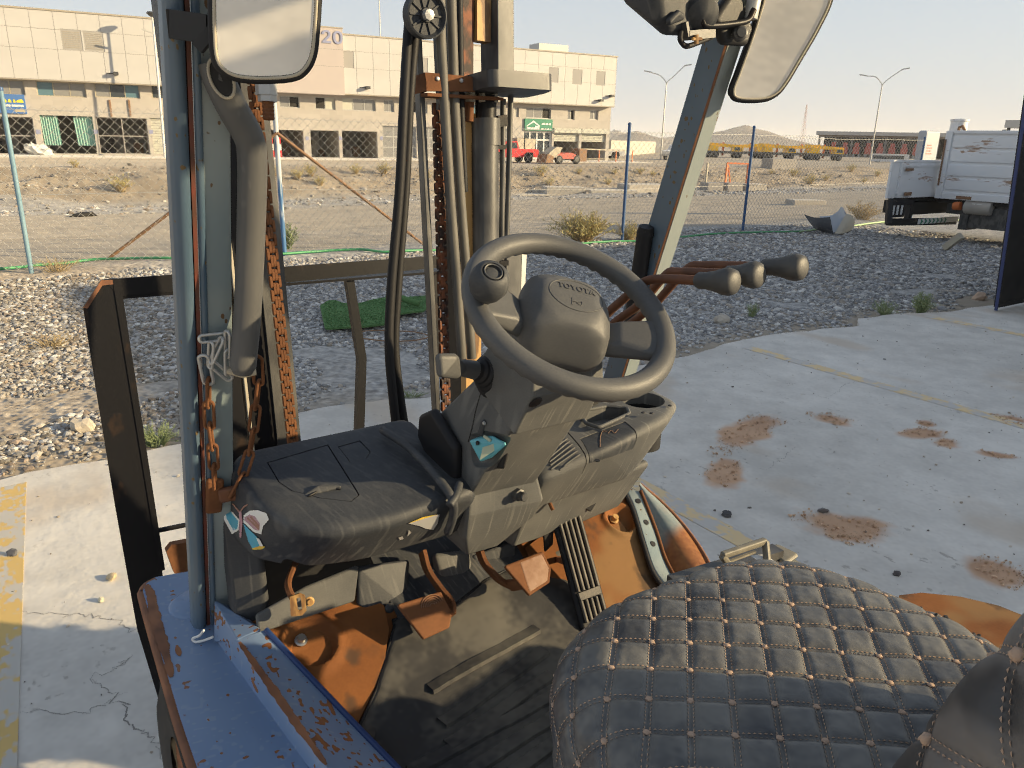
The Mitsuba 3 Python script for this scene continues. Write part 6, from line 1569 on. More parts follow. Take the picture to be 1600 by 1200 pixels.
# right lower panel
rl = hull([(.10, -.265, 1.085), (.475, -.235, 1.085), (.465, -.165, .965), (.46, -.16, .95), (.28, -.17, .94), (.10, -.215, .97), (.47, -.10, 1.08), (.10, -.10, 1.08), (.45, -.08, .95), (.1, -.10, .96)], .01, 10)
hol = m3.Manifold.cylinder(.2, .014, .014, 20).rotate((90, 0, 0)).translate((.33, -.05, 1.02))
rlk = part(FL, 'lower_panel', tm(rl), 'm_plastic_dusty', smooth=30, label='dusty lower panel under the right dash')
part(rlk, 'slot_hole', tm(hull([(0.3028, -0.215, 1.0042), (0.3302, -0.215, 1.016), (0.3389, -0.215, 1.0086), (0.3239, -0.215, 0.99)], .004, 8)), 'm_black', smooth=True)
part(rlk, 'pull_rod', tube([A((0.1519, -0.27, 1.0842)), A((0.1539, -0.285, 1.0665))], .0045, 8), 'm_rust')
part(rlk, 'pull_rod', tube([A((0.1408, -0.275, 1.0908)), A((0.1568, -0.275, 1.0898))], .004, 8), 'm_rust')
part(rlk, 'slot_hole', tm(hull([(0.1966, -0.2, 0.9532), (0.2205, -0.2, 0.972), (0.2211, -0.2, 0.92), (0.2024, -0.2, 0.9082)], .003, 8)), 'm_black', smooth=True)
# right dash
RD = [(.085, -.335, 1.185), (.24, -.345, 1.215), (.36, -.335, 1.232), (.435, -.32, 1.238), (.505, -.275, 1.242), (.515, -.17, 1.246), (.46, -.10, 1.246), (.085, -.05, 1.235), (.085, -.25, 1.21)]
RDl = [(.085, -.285, 1.105), (.36, -.285, 1.11), (.43, -.25, 1.12), (.45, -.15, 1.12), (.085, -.05, 1.11)]
rd = smoothed(hull(RD + RDl, .017, 20), .010, 3)
trayp = [(0.2757, -0.2111, 1.262), (0.3549, -0.216, 1.262), (0.3883, -0.2461, 1.262), (0.3691, -0.276, 1.262), (0.2529, -0.3087, 1.262), (0.2464, -0.277, 1.262)]
cup_c = A((0.456, -0.2483, 1.262))
rd = rd - cutz([q[:2] for q in trayp], 1.222, 1.4, .006)
rd = rd - m3.Manifold.cylinder(.3, .052, .052, 40).translate((cup_c[0] - .004, cup_c[1] + .012, 1.14))
lab_ = [(0.205, -0.3069, 1.247), (0.3296, -0.3077, 1.253), (0.3187, -0.392, 1.247), (0.1786, -0.3943, 1.241)]
rd, labm = split_panel(rd, [q[:2] for q in lab_], .0020, 1.2)
gril = [(0.1112, -0.2947, 1.24), (0.1975, -0.2623, 1.247), (0.1727, -0.3915, 1.237), (0.1552, -0.4048, 1.233), (0.0315, -0.3921, 1.215), (0.0481, -0.356, 1.215)]
rd, grim = split_panel(rd, [q[:2] for q in gril], .0022, 1.17)
rk = part(FL, 'right_dash', tm(rd), 'm_plastic_dusty', smooth=28, label='dust covered right dash with cup hole')
part(rk, 'label_panel', tm(labm.translate((0, 0, -.0012))), 'm_plastic', smooth=28)
gk = part(rk, 'grille', tm(grim.translate((0, 0, -.001))), 'm_plastic_dusty', smooth=28)
ga, gb, gc, gd_ = A((0.1163, -0.306, 1.24)), A((0.1801, -0.2848, 1.246)), A((0.1663, -0.385, 1.236)), A((0.0761, -0.3864, 1.23))
gtop = tm(grim)
for i in range(9):
    t_ = .06 + i * .11
    a, b = ga * (1 - t_) + gd_ * t_, gb * (1 - t_) + gc * t_
    pts = cast([np.r_[(a * (1 - s_) + b * s_)[:2], 1.5] for s_ in np.linspace(0, 1, 8)], (0, 0, -1), gtop)
    pts = pts[~np.isnan(pts).any(1)]
    if len(pts) > 2: part(gk, 'rib', tube(pts + (0, 0, .0004), .0020, 6), 'm_plastic_dusty', smooth=True)
tr_ = A(sg.Polygon([q[:2] for q in trayp]).buffer(-.006).buffer(.009, quad_segs=6).exterior.coords)[:-1]
trz = cast(np.c_[A(sg.Polygon(tr_).buffer(.004).exterior.interpolate(0).coords), 1.5], (0, 0, -1), tm(rd))[0][2]
part(rk, 'tray_rim', tube(np.c_[tr_, np.full(len(tr_), trz)], .0045, 8, closed=True), 'm_plastic_dusty', smooth=True)
part(rk, 'cup_liner', lathe([(.0, .0), (.05, .0), (.0515, .09), (.0505, .09), (.049, .004), (0, .004)], (cup_c[0] - .004, cup_c[1] + .012, 1.142), (0, 0, 1), 36), 'm_black', smooth=40)
for p_ in ((0.3796, -0.3136, 1.264), (0.3932, -0.3265, 1.264), (0.4728, -0.306, 1.262)):
    part(rk, 'screw', lathe([(0, .002), (.004, .002), (.0055, 0), (0, 0)], p_, (0, 0, 1), 12), 'm_black', smooth=False)
for p_, r_ in (((0.2455, -0.2309, 1.252), .010), ((0.1156, -0.2976, 1.243), .007), ((0.1723, -0.4013, 1.225), .006)):
    part(rk, 'slot', lathe([(0, .0016), (r_, .0016), (r_, 0), (0, 0)], p_, (0, -.1, 1), 16), 'm_black', smooth=False)
# scribbled characters on the label panel
def scrib(pts):
    pp_ = catmull(pts, 5); h_ = cast(np.c_[pp_[:, :2], np.full(len(pp_), 1.5)], (0, 0, -1), tm(labm)); h_ = h_[~np.isnan(h_).any(1)]
    return tube(h_, .0007, 4)
part(rk, 'pencil_mark', cat(scrib([(0.2214, -0.3521, 1.24), (0.2406, -0.3294, 1.24), (0.2617, -0.3111, 1.24), (0.2703, -0.3162, 1.24)]), scrib([(0.2676, -0.3236, 1.24), (0.2814, -0.3184, 1.24), (0.2798, -0.3308, 1.24), (0.2976, -0.3234, 1.24)])), 'm_st_worn', smooth=True)

# ---- steering column housing
CAX, CV = A([0, .55, -.835]), A([0, -.835, -.55])
CW = A([0, -.505, 1.576])
def cp(x, s, v): return CW + CAX * s + CV * v + A([x, 0, 0])
up_ = hull([cp(sx * .066 - .008, .06, -.045) for sx in (-1, 1)] + [cp(sx * .068 - .009, .06, .050) for sx in (-1, 1)] + [cp(sx * .076 - .012, .185, .092) for sx in (-1, 1)] + [cp(sx * .078 - .008, .21, -.06) for sx in (-1, 1)] + [cp(sx * .072 - .012, .10, .085) for sx in (-1, 1)], .007, 12)
low = hull([cp(sx * .072 - .014, .17, .080) for sx in (-1, 1)] + [cp(sx * .070, .22, -.055) for sx in (-1, 1)] + [(-.085, -.12, 1.235), (.070, -.12, 1.235), (-.092, -.335, 1.19), (.050, -.345, 1.19)], .007, 12)
ck = part(FL, 'column_cover', tm(up_), 'm_plastic_dusty', smooth=35, label='upper steering column cover')
lk2 = part(FL, 'column_cover', tm(low - hull([(-0.095, -0.352, 1.3061), (-0.095, -0.3968, 1.3268), (-0.095, -0.4538, 1.3393), (-0.095, -0.4322, 1.2969), (-0.095, -0.3617, 1.2731)], .016, 12)), 'm_plastic_dusty', smooth=35, label='lower steering column cover with a broken out switch hole')
sq_ = part(lk2, 'switch_pocket', tm(hull([A((-0.068, -0.2956, 1.2889)), A((-0.068, -0.4299, 1.3328)), A((-0.068, -0.4109, 1.2725)), A((-0.068, -0.3036, 1.2343))], .006, 8)), 'm_black', smooth=35)
part(ck, 'screw_hole', lathe([(0, .001), (.011, .001), (.013, .0), (0, 0)], onsurf([(0, -0.4158, 1.3865)], tm(up_), .0)[0], CV, 18), 'm_black', smooth=False)
upm, lowm = tm(up_), tm(low)
part(ck, 'seam', tube(onsurf([(-0.08, -0.3534, 1.4031), (-0.08, -0.3358, 1.3624), (-0.08, -0.3223, 1.3217), (-0.08, -0.3083, 1.2877)], lowm, .0), .0014, 5), 'm_black', smooth=True)
part(ck, 'tab', tm(hull(list(onsurf([(-0.08, -0.3635, 1.3456)], lowm, .002)) + list(onsurf([(-0.08, -0.3549, 1.3222)], lowm, .002)), .006, 8)), 'm_plastic', smooth=40)
for q_ in ((-0.08, -0.3658, 1.3451),):
    part(ck, 'screw', lathe([(0, .003), (.003, .003), (.004, 0), (0, 0)], onsurf([q_], lowm, .008)[0], (-1, -.1, .1), 10), 'm_galv', smooth=False)
# centre console below the column
con = hull([(-.088, -.330, 1.205), (.050, -.340, 1.205), (-.094, -.335, 1.15), (.070, -.340, 1.14), (-.090, -.318, 1.09), (.058, -.325, 1.10), (-.066, -.285, 1.035), (.0, -.288, 1.035), (-.09, -.15, 1.2), (.07, -.15, 1.2), (-.06, -.15, 1.03), (.02, -.15, 1.03)], .010, 12)
ct = part(FL, 'centre_console', tm(con), 'm_plastic_dusty', smooth=40, label='dusty plastic console under the steering column')
bc = A(cast([CAM], A((0.0449, -0.3, 1.1398)) - CAM, tm(con))[0])
part(ct, 'bolt', lathe([(0, .026), (.008, .026), (.0095, .024), (.0095, .012), (.013, .011), (.014, 0), (0, 0)], bc - (0, 0, 0), (.05, -.98, .1), 8), 'm_steel', smooth=False)
bs = A(cast([CAM], A((0.0084, -0.3, 1.1854)) - CAM, tm(con))[0])
part(ct, 'oval_recess', tm(hull([bs + (-.010, .003, -.004), bs + (.010, .003, .006)], .0065, 10)), 'm_plastic', smooth=True)
part(ct, 'side_slot', tm(hull([A((0.092, -0.2875, 1.1782)), A((0.094, -0.293, 1.1545)), A((0.094, -0.282, 1.138))], .006, 10)), 'm_black', smooth=True)
# black folder leaning between the left dash and the column
fo = hull([A((-0.105, -0.1754, 1.2961)), A((-0.105, -0.2199, 1.32)), A((-0.105, -0.3019, 1.2773)), A((-0.105, -0.3019, 1.2203)), A((-0.105, -0.2448, 1.1979)), A((-0.105, -0.1687, 1.2584))], .012, 14)
part(FL, 'foam_block', tm(fo), 'm_rubber', smooth=40, label='rounded black rubber block between left dash and column')
# trim roll along the left dash edge
part(FL, 'dash_trim', tube(catmull([A((-0.1693, -0.1072, 1.262)), A((-0.1607, -0.2147, 1.258)), A((-0.1596, -0.319, 1.24)), A((-0.1531, -0.371, 1.212)), A((-0.1452, -0.3619, 1.17)), A((-0.1417, -0.3356, 1.12))], 6), .0085, 12), 'm_plastic', smooth=True)
part(FL, 'dash_trim', tube(catmull([A((-0.1657, -0.3836, 1.205)), A((-0.146, -0.373, 1.215)), A((-0.1227, -0.3472, 1.225))], 6), .008, 10), 'm_plastic', smooth=True)

# ---- direction lever on the left of the column
b0 = A((-0.085, -0.3824, 1.4488)); b1 = A((-0.125, -0.3885, 1.4624)); tip = A((-0.215, -0.4471, 1.4945))
bd = unit(b1 - b0)
prof = [(0, -.01)]
for i in range(5): prof += [(.046 - i * .006, i * .008), (.041 - i * .006, i * .008 + .004)]
prof += [(.014, .046), (0, .048)]
bo = part(FL, 'lever_boot', lathe(prof, b0 - bd * .012, bd, 26), 'm_rubber', smooth=30, label='black rubber bellows at the direction lever')
dl = part(FL, 'direction_lever', tube([b1 - bd * .01, b1 + bd * .02, b1 + bd * .03], [.017, .015, .012], 14), 'm_wheel_plastic')
part(dl, 'grip', tm(hull([b1 + bd * .018, A((-0.19, -0.441, 1.5046)), A((-0.215, -0.443, 1.5086)), A((-0.215, -0.447, 1.4857)), A((-0.18, -0.4321, 1.4742))], .0085, 12)), 'm_wheel_plastic', smooth=40)
# right stalk behind the wheel
part(FL, 'light_switch_stalk', tube(catmull([A((0.1927, -0.36, 1.4641)), A((0.229, -0.37, 1.4765)), A((0.2592, -0.38, 1.483)), A((0.2871, -0.39, 1.4819))], 5), [.011] * 9 + [.016] * 7, 14), 'm_rubber', smooth=40)
part(FL, 'stalk_ring', tube([A((0.2412, -0.375, 1.4828)), A((0.2644, -0.38, 1.4837))], .0185, 16), 'm_wheel_plastic', smooth=40)

# ---- steering wheel
WN = A([0, -.5505, .8348]); WC = A([-.003, -.512, 1.578])
ROT = math.radians(-27)
W1 = A([math.cos(ROT), 0, 0]) + math.sin(ROT) * A([0, .8348, .5505]); W2 = np.cross(WN, W1)
def wp_(x, y, h=0.): return WC + W1 * x + W2 * y + WN * h
n_ = 160
RM, RT = .1725, .0188
pts, rad = [], []
for i in range(n_):
    a = i * 2 * math.pi / n_
    pts.append(wp_(RM * math.cos(a), RM * math.sin(a), 0)); rad.append(RT)
rim = tube(pts, RT, 20, closed=True)
# finger grooves under the rim
v = A(rim.vertices); loc = v - WC; hx = loc @ WN; ang = np.arctan2(loc @ W2, loc @ W1); rr_ = np.hypot(loc @ W1, loc @ W2)
k_ = np.clip(-(hx) / RT, 0, 1) * .0022 * (np.sin(ang * 46))
v = v + WN * k_[:, None]; rim.vertices = v
sw = part(FL, 'steering_wheel', rim, 'm_wheel_plastic', smooth=True, label='worn grey black steering wheel')
padp = [(-.050, .052, -.052), (.050, .052, -.052), (.064, .014, -.052), (.060, -.050, -.062), (-.060, -.050, -.062), (-.064, .014, -.052), (-.036, .036, -.032), (.036, .036, -.032), (.046, -.004, -.030), (-.046, -.004, -.030), (-.042, -.042, -.040), (.042, -.042, -.040), (-.054, -.064, -.095), (.054, -.064, -.095), (-.05, .04, -.09), (.05, .04, -.09)]
pdm = hull([wp_(*q) for q in padp], .019, 20)
_t = tm(pdm.refine_to_length(.006)); trimesh.smoothing.filter_laplacian(_t, lamb=.5, iterations=34); pdm = mm(_t)
part(sw, 'horn_pad', tm(pdm), 'm_wheel_plastic', smooth=True, label='domed horn pad')
pt = tm(pdm)
def onpad(x, y, off): 
    h_ = cast([wp_(x, y, .2)], -WN, pt)[0]; return h_ + WN * off
el = [onpad(.049 * math.cos(a), .012 + .034 * math.sin(a), .0002) for a in np.linspace(0, 2 * math.pi, 60, endpoint=False)]
part(sw, 'pad_ring', tube(el, .0011, 5, closed=True), 'm_wheel_plastic', smooth=True)
tx = meshkit.text_mesh('TOYOTA', .0125, .003, bold=True)
v = A(tx.vertices); w_ = v[:, 0].max(); v[:, 0] = (v[:, 0] - w_ / 2) * (.068 / w_); tv = []
for q in v:
    h_ = onpad(q[0], .020 + q[1], 0); tv.append(h_ + WN * (q[2] - .0014))
tx.vertices = A(tv)
part(sw, 'lettering', tx, 'm_wheel_plastic', smooth=False)
horn = [tube([onpad(x, y, .0004) for x, y in P_], .0009, 5) for P_ in ([(-.010, .001), (-.010, -.007), (-.010, -.013)], [(-.010, -.006), (-.002, -.006), (.006, -.003), (.008, -.006), (.006, -.011), (-.002, -.008)])]
part(sw, 'horn_symbol', cat(horn), 'm_wheel_plastic', smooth=True)
def spoke(a0, w0, w1, nm='spoke'):
    ca, sa = math.cos(a0), math.sin(a0)
    def q(r, t, h): return wp_(r * ca - t * sa, r * sa + t * ca, h)
    ms = hull([q(.168, s_ * w1, -.002) for s_ in (-1, 1)] + [q(.10, s_ * w0, -.018) for s_ in (-1, 1)] + [q(.055, s_ * w0 * .95, -.050) for s_ in (-1, 1)], .0105, 12)
    part(sw, nm, tm(ms), 'm_wheel_plastic', smooth=35)
spoke(math.radians(186), .024, .040); spoke(math.radians(-6), .022, .038)
part(sw, 'hub', lathe([(0, 0), (.038, 0), (.045, -.03), (.045, -.07), (0, -.07)], wp_(0, 0, -.070), WN, 24), 'm_plastic', smooth=40)
# spinner knob
kc = A((-0.1646, -0.4951, 1.6204))
kn = unit(WN * .86 + (CAM - kc) * .2)
sk = part(sw, 'spinner_knob', lathe([(0, -.030), (.016, -.030), (.018, -.018), (.026, -.012), (.0315, .004), (.031, .016), (.027, .027), (.0205, .0325), (.0175, .033), (.0165, .030), (.016, .026), (0, .026)], kc + kn * .020, kn, 36), 'm_plastic', smooth=35, label='round black spinner knob')
part(sw, 'spinner_ring', lathe([(.0125, .0335), (.0140, .0345), (.0150, .0335), (.0148, .028), (.0120, .028)], kc + kn * .020, kn, 28), 'm_wheel_plastic', smooth=35)
part(sw, 'spinner_cap', lathe([(0, .0305), (.009, .0305), (.0115, .0290), (.0115, .027), (0, .027)], kc + kn * .020, kn, 24), 'm_plastic', smooth=35)

# ---- hydraulic levers
def lever(pts, kb, kt, lab):
    P = catmull(pts, 6)
    k = part(FL, 'hydraulic_lever', tube(P, .0085, 12), 'm_rust_dark', smooth=True, label=lab)
    kb, kt = A(kb), A(kt); d = unit(kt - kb); L = np.linalg.norm(kt - kb)
    part(k, 'knob', lathe([(0, 0), (.012, 0), (.0145, L * .06), (.0148, L * .25), (.0175, L * .48), (.0220, L * .68), (.0232, L * .82), (.0205, L * .94), (.0135, L * .99), (0, L * 1.0)], kb, d, 26), 'm_knob', smooth=50)
lever([(0.17, -0.3291, 1.4329), (0.18, -0.3766, 1.5125), (0.19, -0.4343, 1.5704), (0.195, -0.4709, 1.6028), (0.197, -0.5106, 1.6161), (0.2, -0.5985, 1.6276)], (0.2, -0.5985, 1.6276), (0.203, -0.6777, 1.6369), 'nearest bent rusty hydraulic lever')
lever([(0.235, -0.2738, 1.3888), (0.245, -0.3313, 1.4823), (0.25, -0.4113, 1.5467), (0.255, -0.4689, 1.6121), (0.256, -0.4997, 1.6228), (0.26, -0.6153, 1.6366)], (0.26, -0.6084, 1.6355), (0.262, -0.6791, 1.644), 'middle bent rusty hydraulic lever')
lever([(0.3, -0.2296, 1.3755), (0.305, -0.2923, 1.4527), (0.31, -0.3866, 1.5322), (0.315, -0.4633, 1.6166), (0.317, -0.5054, 1.6312), (0.322, -0.6388, 1.6478)], (0.322, -0.6348, 1.6472), (0.325, -0.7155, 1.6576), 'farthest bent rusty hydraulic lever')
part(FL, 'lever_gate', rbox((.13, -.20, 1.22), (.35, -.10, 1.30), .012), 'm_black', smooth=30)

# ---- right pillar: grip, work lamp, mirror
part(FL, 'pillar_grip', tube(catmull([A((0.47, -0.1821, 1.6528)), A((0.47, -0.1775, 1.5959)), A((0.47, -0.1682, 1.5185)), A((0.47, -0.1608, 1.4389)), A((0.47, -0.1614, 1.3666))], 5), .019, 14), 'm_rubber', smooth=50, label='black grip on the right pillar')
part(FL, 'grip_cap', tube([A((0.47, -0.1827, 1.647)), A((0.468, -0.1871, 1.6651))], [.021, .017], 12), 'm_rubber', smooth=30)
# work lamp housing
lc = A((0.351, -0.36, 2.1157))
lampb = hull([(0.26, -0.38, 2.1237), (0.2741, -0.38, 2.0682), (0.2948, -0.38, 2.0563), (0.3493, -0.38, 2.0592), (0.3993, -0.38, 2.1077), (0.3931, -0.38, 2.1501), A((0.2962, -0.38, 2.0862)) + (.0, .10, .03), A((0.3658, -0.38, 2.1255)) + (0, .10, .03)], .018, 16)
wl = part(FL, 'work_lamp', tm(lampb), 'm_plastic', smooth=40, label='black plastic work lamp housing')
part(wl, 'housing_boss', tm(hull([(0.2761, -0.405, 2.0574), (0.2938, -0.405, 2.0706), (0.3089, -0.4, 2.0684)], .007, 10)), 'm_plastic', smooth=40)
part(wl, 'rear_cup', lathe([(0, .02), (.014, .02), (.03, .012), (.034, 0), (0, 0)], A((0.3594, -0.4, 2.0776)), unit((-.4, -.8, -.4)), 20), 'm_plastic', smooth=40)
part(wl, 'bracket', cat(bar(A((0.3166, -0.4, 2.0596)), A((0.3264, -0.4, 2.0358)), .018, .006), bar(A((0.3261, -0.4, 2.038)), A((0.393, -0.4, 2.0481)), .02, .016)), 'm_steel', smooth=False)
part(wl, 'wire', tube(catmull([(0.3119, -0.4, 2.0453), (0.3121, -0.4, 2.0303), (0.3283, -0.4, 2.0208), (0.3577, -0.4, 2.0286), (0.394, -0.4, 2.0415)], 6), .005, 8), 'm_rubber', smooth=True)
part(wl, 'wing_bolt', cat(tube([(0.3367, -0.415, 2.0397), (0.3389, -0.415, 2.0238)], .004, 8), tube([(0.3278, -0.415, 2.0315), (0.3511, -0.415, 2.0334)], .003, 6)), 'm_orange')
clampn = hull([(0.4161, -0.385, 2.0759), (0.457, -0.385, 2.1243), (0.5039, -0.385, 2.067), (0.4979, -0.385, 2.0469), (0.4426, -0.385, 2.0446)], .012, 12)
cl_ = part(FL, 'mirror_clamp', tm(clampn), 'm_black', smooth=35, label='black clamp on the right pillar')
part(cl_, 'bolt', lathe([(0, .016), (.009, .016), (.010, .012), (.014, .010), (.015, 0), (0, 0)], A((0.4637, -0.405, 2.0526)), unit((-.5, -.8, .1)), 14), 'm_steel', smooth=30)
part(cl_, 'rod', tube(catmull([(0.3544, -0.41, 2.0835), (0.3558, -0.41, 2.0623), (0.3734, -0.41, 2.0585), (0.4284, -0.41, 2.0657), (0.4775, -0.41, 2.077), (0.4925, -0.41, 2.0974)], 6), .006, 10), 'm_black_paint', smooth=True)
part(cl_, 'stem', tube([(0.4963, -0.4, 2.082), (0.5047, -0.4, 2.1388)], .014, 12), 'm_galv', smooth=True)
def mirror(pts, nm, th, lab, n):
    """framed mirror: outline points in a plane with normal n"""
    P = catmull(list(pts) + [pts[0]], 8)[:-1]
    k = part(FL, nm, plate(P - n * .006, n, th), 'm_black', smooth=30, label=lab)
    part(k, 'frame', tube(P - n * .004, .006, 10, closed=True), 'm_rubber', smooth=True)
    c = P.mean(0); part(k, 'bezel', tube([c + (p - c) * .975 + n * .001 for p in P], .0022, 8, closed=True), 'm_cream', smooth=True); t = plate([c + (p - c) * .970 for p in P], n, .003); part(k, 'glass', t, 'm_mirror', smooth=False)
    return k
v0 = A((0.533, -0.4, 2.1196)); nR = unit((-.45, -.87, -.12))
def onpl(px_ray, o, n):  # the point of a sight line given by a point, moved onto the plane
    d = A(px_ray) - CAM; t_ = ((o - CAM) @ n) / (d @ n); return CAM + d * t_
RMp = [onpl(q, v0, nR) for q in ((0.5667, -0.4, 2.2129), (0.5382, -0.4, 2.1426), (0.5115, -0.4, 2.0606), (0.4828, -0.4, 1.9866), (0.4684, -0.4, 1.9494), (0.4857, -0.4, 1.9359), (0.5576, -0.4, 1.9379), (0.6, -0.4, 1.9497), (0.6284, -0.4, 1.9735), (0.668, -0.4, 2.0254), (0.7106, -0.4, 2.0841), (0.7435, -0.4, 2.1481), (0.743, -0.4, 2.237))]
mirror(RMp, 'right_mirror', .022, 'dusty mirror hung on the right pillar', nR)
v0 = A((-0.4713, -0.43, 1.9648)); nL = unit((-.22, -.96, -.08))
LMp = [onpl(q, v0, nL) for q in ((-0.5091, -0.4, 2.0516), (-0.5126, -0.4, 2.0154), (-0.516, -0.4, 1.971), (-0.5158, -0.4, 1.9395), (-0.5067, -0.4, 1.9256), (-0.4894, -0.4, 1.9189), (-0.4578, -0.4, 1.9184), (-0.4185, -0.4, 1.9231), (-0.3992, -0.4, 1.9332), (-0.3862, -0.4, 1.9543), (-0.3795, -0.4, 1.9908), (-0.3746, -0.4, 2.0306), (-0.3714, -0.4, 2.0694))]
mirror(LMp, 'left_mirror', .022, 'dusty mirror hung on the left pillar', nL)
part(FL, 'mirror_bracket', cat(bar(A((-0.5566, -0.36, 1.98)), A((-0.5207, -0.395, 1.974)), .010, .034), bar(A((-0.5566, -0.36, 1.98)), A((-0.5373, -0.26, 1.9946)), .010, .034)), 'm_black', smooth=False, label='flat black bracket around the left pillar')
part(FL, 'mirror_bracket', bar(A((-0.5231, -0.395, 1.9738)), A((-0.5143, -0.4, 1.9637)), .012, .05), 'm_black', smooth=False)
part(FL, 'pillar_sign', cat(plate([(-0.5554, -0.28, 2.0332), (-0.5318, -0.28, 2.0359), (-0.5413, -0.28, 1.947), (-0.5526, -0.28, 1.9495)], (0, -1, 0), .003), plate([(-0.5581, -0.29, 1.9387), (-0.5437, -0.29, 1.943), (-0.5463, -0.29, 1.9182), (-0.5581, -0.29, 1.9159)], (0, -1, 0), .01)), 'm_steel', smooth=False)

# ---- quilted seat
def cushion(Mt, R, rr, sidez, crown, lat, puff, ring=150, na=360, pleat=True):
    """cushion in local coordinates (z up): outline R(theta), round edge rr, side height; quilt lattice lat = (origin, a, b)"""
    o, va, vb = [A(q, float) for q in lat]
    Li = np.linalg.inv(np.stack([va, vb], 1))
    arc = rr * math.pi / 2
    def S(x, y, dz=0):
        """surface point of the unfolded coordinates"""
        x, y = A(x, float), A(y, float)
        th = np.arctan2(y, x); r = np.hypot(x, y); Rt = R(th)
        e = Rt - rr + arc - r
        ph = np.clip(e / rr, 0, math.pi / 2)
        ins = np.where(e > arc, rr + (e - arc), rr * (1 - np.cos(ph)))
        drop = np.where(e > arc, 0, rr * (1 - np.sin(ph))) + np.clip(-e, 0, None)
        ra = np.clip(Rt - ins, 0, None)
        nr = np.where(e > arc, 0, np.cos(ph)); nz = np.where(e > arc, 1, np.sin(ph))
        z = -drop + crown * (1 - (ra / Rt) ** 2)
        q = Li @ np.stack([x - o[0], y - o[1]])
        pf = 1 - (1 - np.abs(np.sin(np.pi * q[0]))) ** 3.0; pf = pf * (1 - (1 - np.abs(np.sin(np.pi * q[1]))) ** 3.0)
        w = meshkit.fbm(np.stack([x * 11, y * 11, 0 * x], -1), 4, 4) - .5
        h = puff * pf * np.clip((e + sidez * .6) / .02, 0, 1) + .009 * w + dz
        return np.stack([(ra + h * nr) * np.cos(th), (ra + h * nr) * np.sin(th), z + h * nz], -1)
    th = np.linspace(0, 2 * np.pi, na, endpoint=False)
    Rt = R(th)
    rows = []
    for t in np.linspace(0, 1, ring) ** .85:
        rmax = Rt - rr + arc + sidez
        rows.append(S(rmax * t * np.cos(th), rmax * t * np.sin(th)))
    V = np.vstack(rows); F = []
    idx = np.arange(na); nx = (idx + 1) % na
    for j in range(ring - 1):
        F.append(np.c_[j * na + idx, (j + 1) * na + idx, (j + 1) * na + nx]); F.append(np.c_[j * na + idx, (j + 1) * na + nx, j * na + nx])
    m = trimesh.Trimesh(V, np.vstack(F), process=False); m.apply_transform(Mt)
    # stitches: two rows along every seam
    st, kn = [], []
    rmax_ = Rt.max() - rr + arc + sidez * .55
    N = int(rmax_ / min(np.linalg.norm(va), np.linalg.norm(vb))) + 3
    def inside(x, y): return np.hypot(x, y) < R(np.arctan2(y, x)) - rr + arc + sidez * .5
    for d, e in ((va, vb), (vb, va)):
        L = np.linalg.norm(d); u = d / L; nrm = A([-u[1], u[0]])
        for i in range(-N, N + 1):
            for s in (-1, 1):
                t = np.arange(-N * L, N * L, .0062)
                p0 = o + e * i + u * t[:, None] + nrm * s * .0030; p1 = p0 + u * .0045
                ok = inside(p0[:, 0], p0[:, 1]) & inside(p1[:, 0], p1[:, 1])
                if not ok.any(): continue
                a = S(p0[ok, 0], p0[ok, 1], .0008); b = S(p1[ok, 0], p1[ok, 1], .0008); c = S((p0[ok, 0] + p1[ok, 0]) / 2, (p0[ok, 1] + p1[ok, 1]) / 2, .0016)
                c2 = S(p0[ok, 0] + nrm[0] * .001, p0[ok, 1] + nrm[1] * .001, .0008)
                sd = c2 - a; sd /= np.linalg.norm(sd, axis=1, keepdims=True) + 1e-9; sd *= .00085
                st.append(np.stack([a, c + sd, b, c - sd], 1))
    Q = np.vstack(st); k = len(Q)
    V = Q.reshape(-1, 3); F = np.vstack([np.arange(k)[:, None] * 4 + A([0, 1, 2]), np.arange(k)[:, None] * 4 + A([0, 2, 3])])
    sm = trimesh.Trimesh(V, F, process=False); sm.apply_transform(Mt)
    for i in range(-N, N + 1):
        for j in range(-N, N + 1):
            p = o + va * i + vb * j
            if inside(p[0], p[1]) and np.hypot(*p) < rmax_:
                q = S(p[0], p[1], .0012); kn.append((Mt @ np.r_[q, 1])[:3])
    return m, sm, A(kn)
def superR(ax, ay, n, egg=0.):
    def R(t):
        c, s = np.abs(np.cos(t)), np.abs(np.sin(t))
        return ((c / ax) ** n + (s / (ay * (1 + egg * np.sign(np.sin(t))))) ** n) ** (-1 / n)
    return R
ST = np.eye(4); ST[:3, 3] = (-.010, -1.075, 1.205)
seat_lat = (A([-.061, -.878]) - A([-.010, -1.075]), (.039, .038), (.039, -.0305))
sm_, ss_, sk_ = cushion(ST, superR(.310, .325, 2.7), .065, .10, .010, seat_lat, .0062)
se = part(FL, 'seat_cushion', sm_, 'm_leather', smooth=True, label='black quilted seat cover with tan stitching')
part(se, 'stitching', ss_, 'm_thread', smooth=False, kind='stuff')
kb_ = ico(1, 1)
g = np.random.default_rng(3)
for p in sk_:
    if p[1] < -1.36 or p[2] < 1.12: continue
    t = kb_.copy(); v = A(t.vertices) * A([.0046, .0046, .0022]) * (1 + .35 * (g.random((len(t.vertices), 1)) - .5)); t.vertices = v + p
    part(se, 'thread_knot', t, 'm_thread', smooth=True)
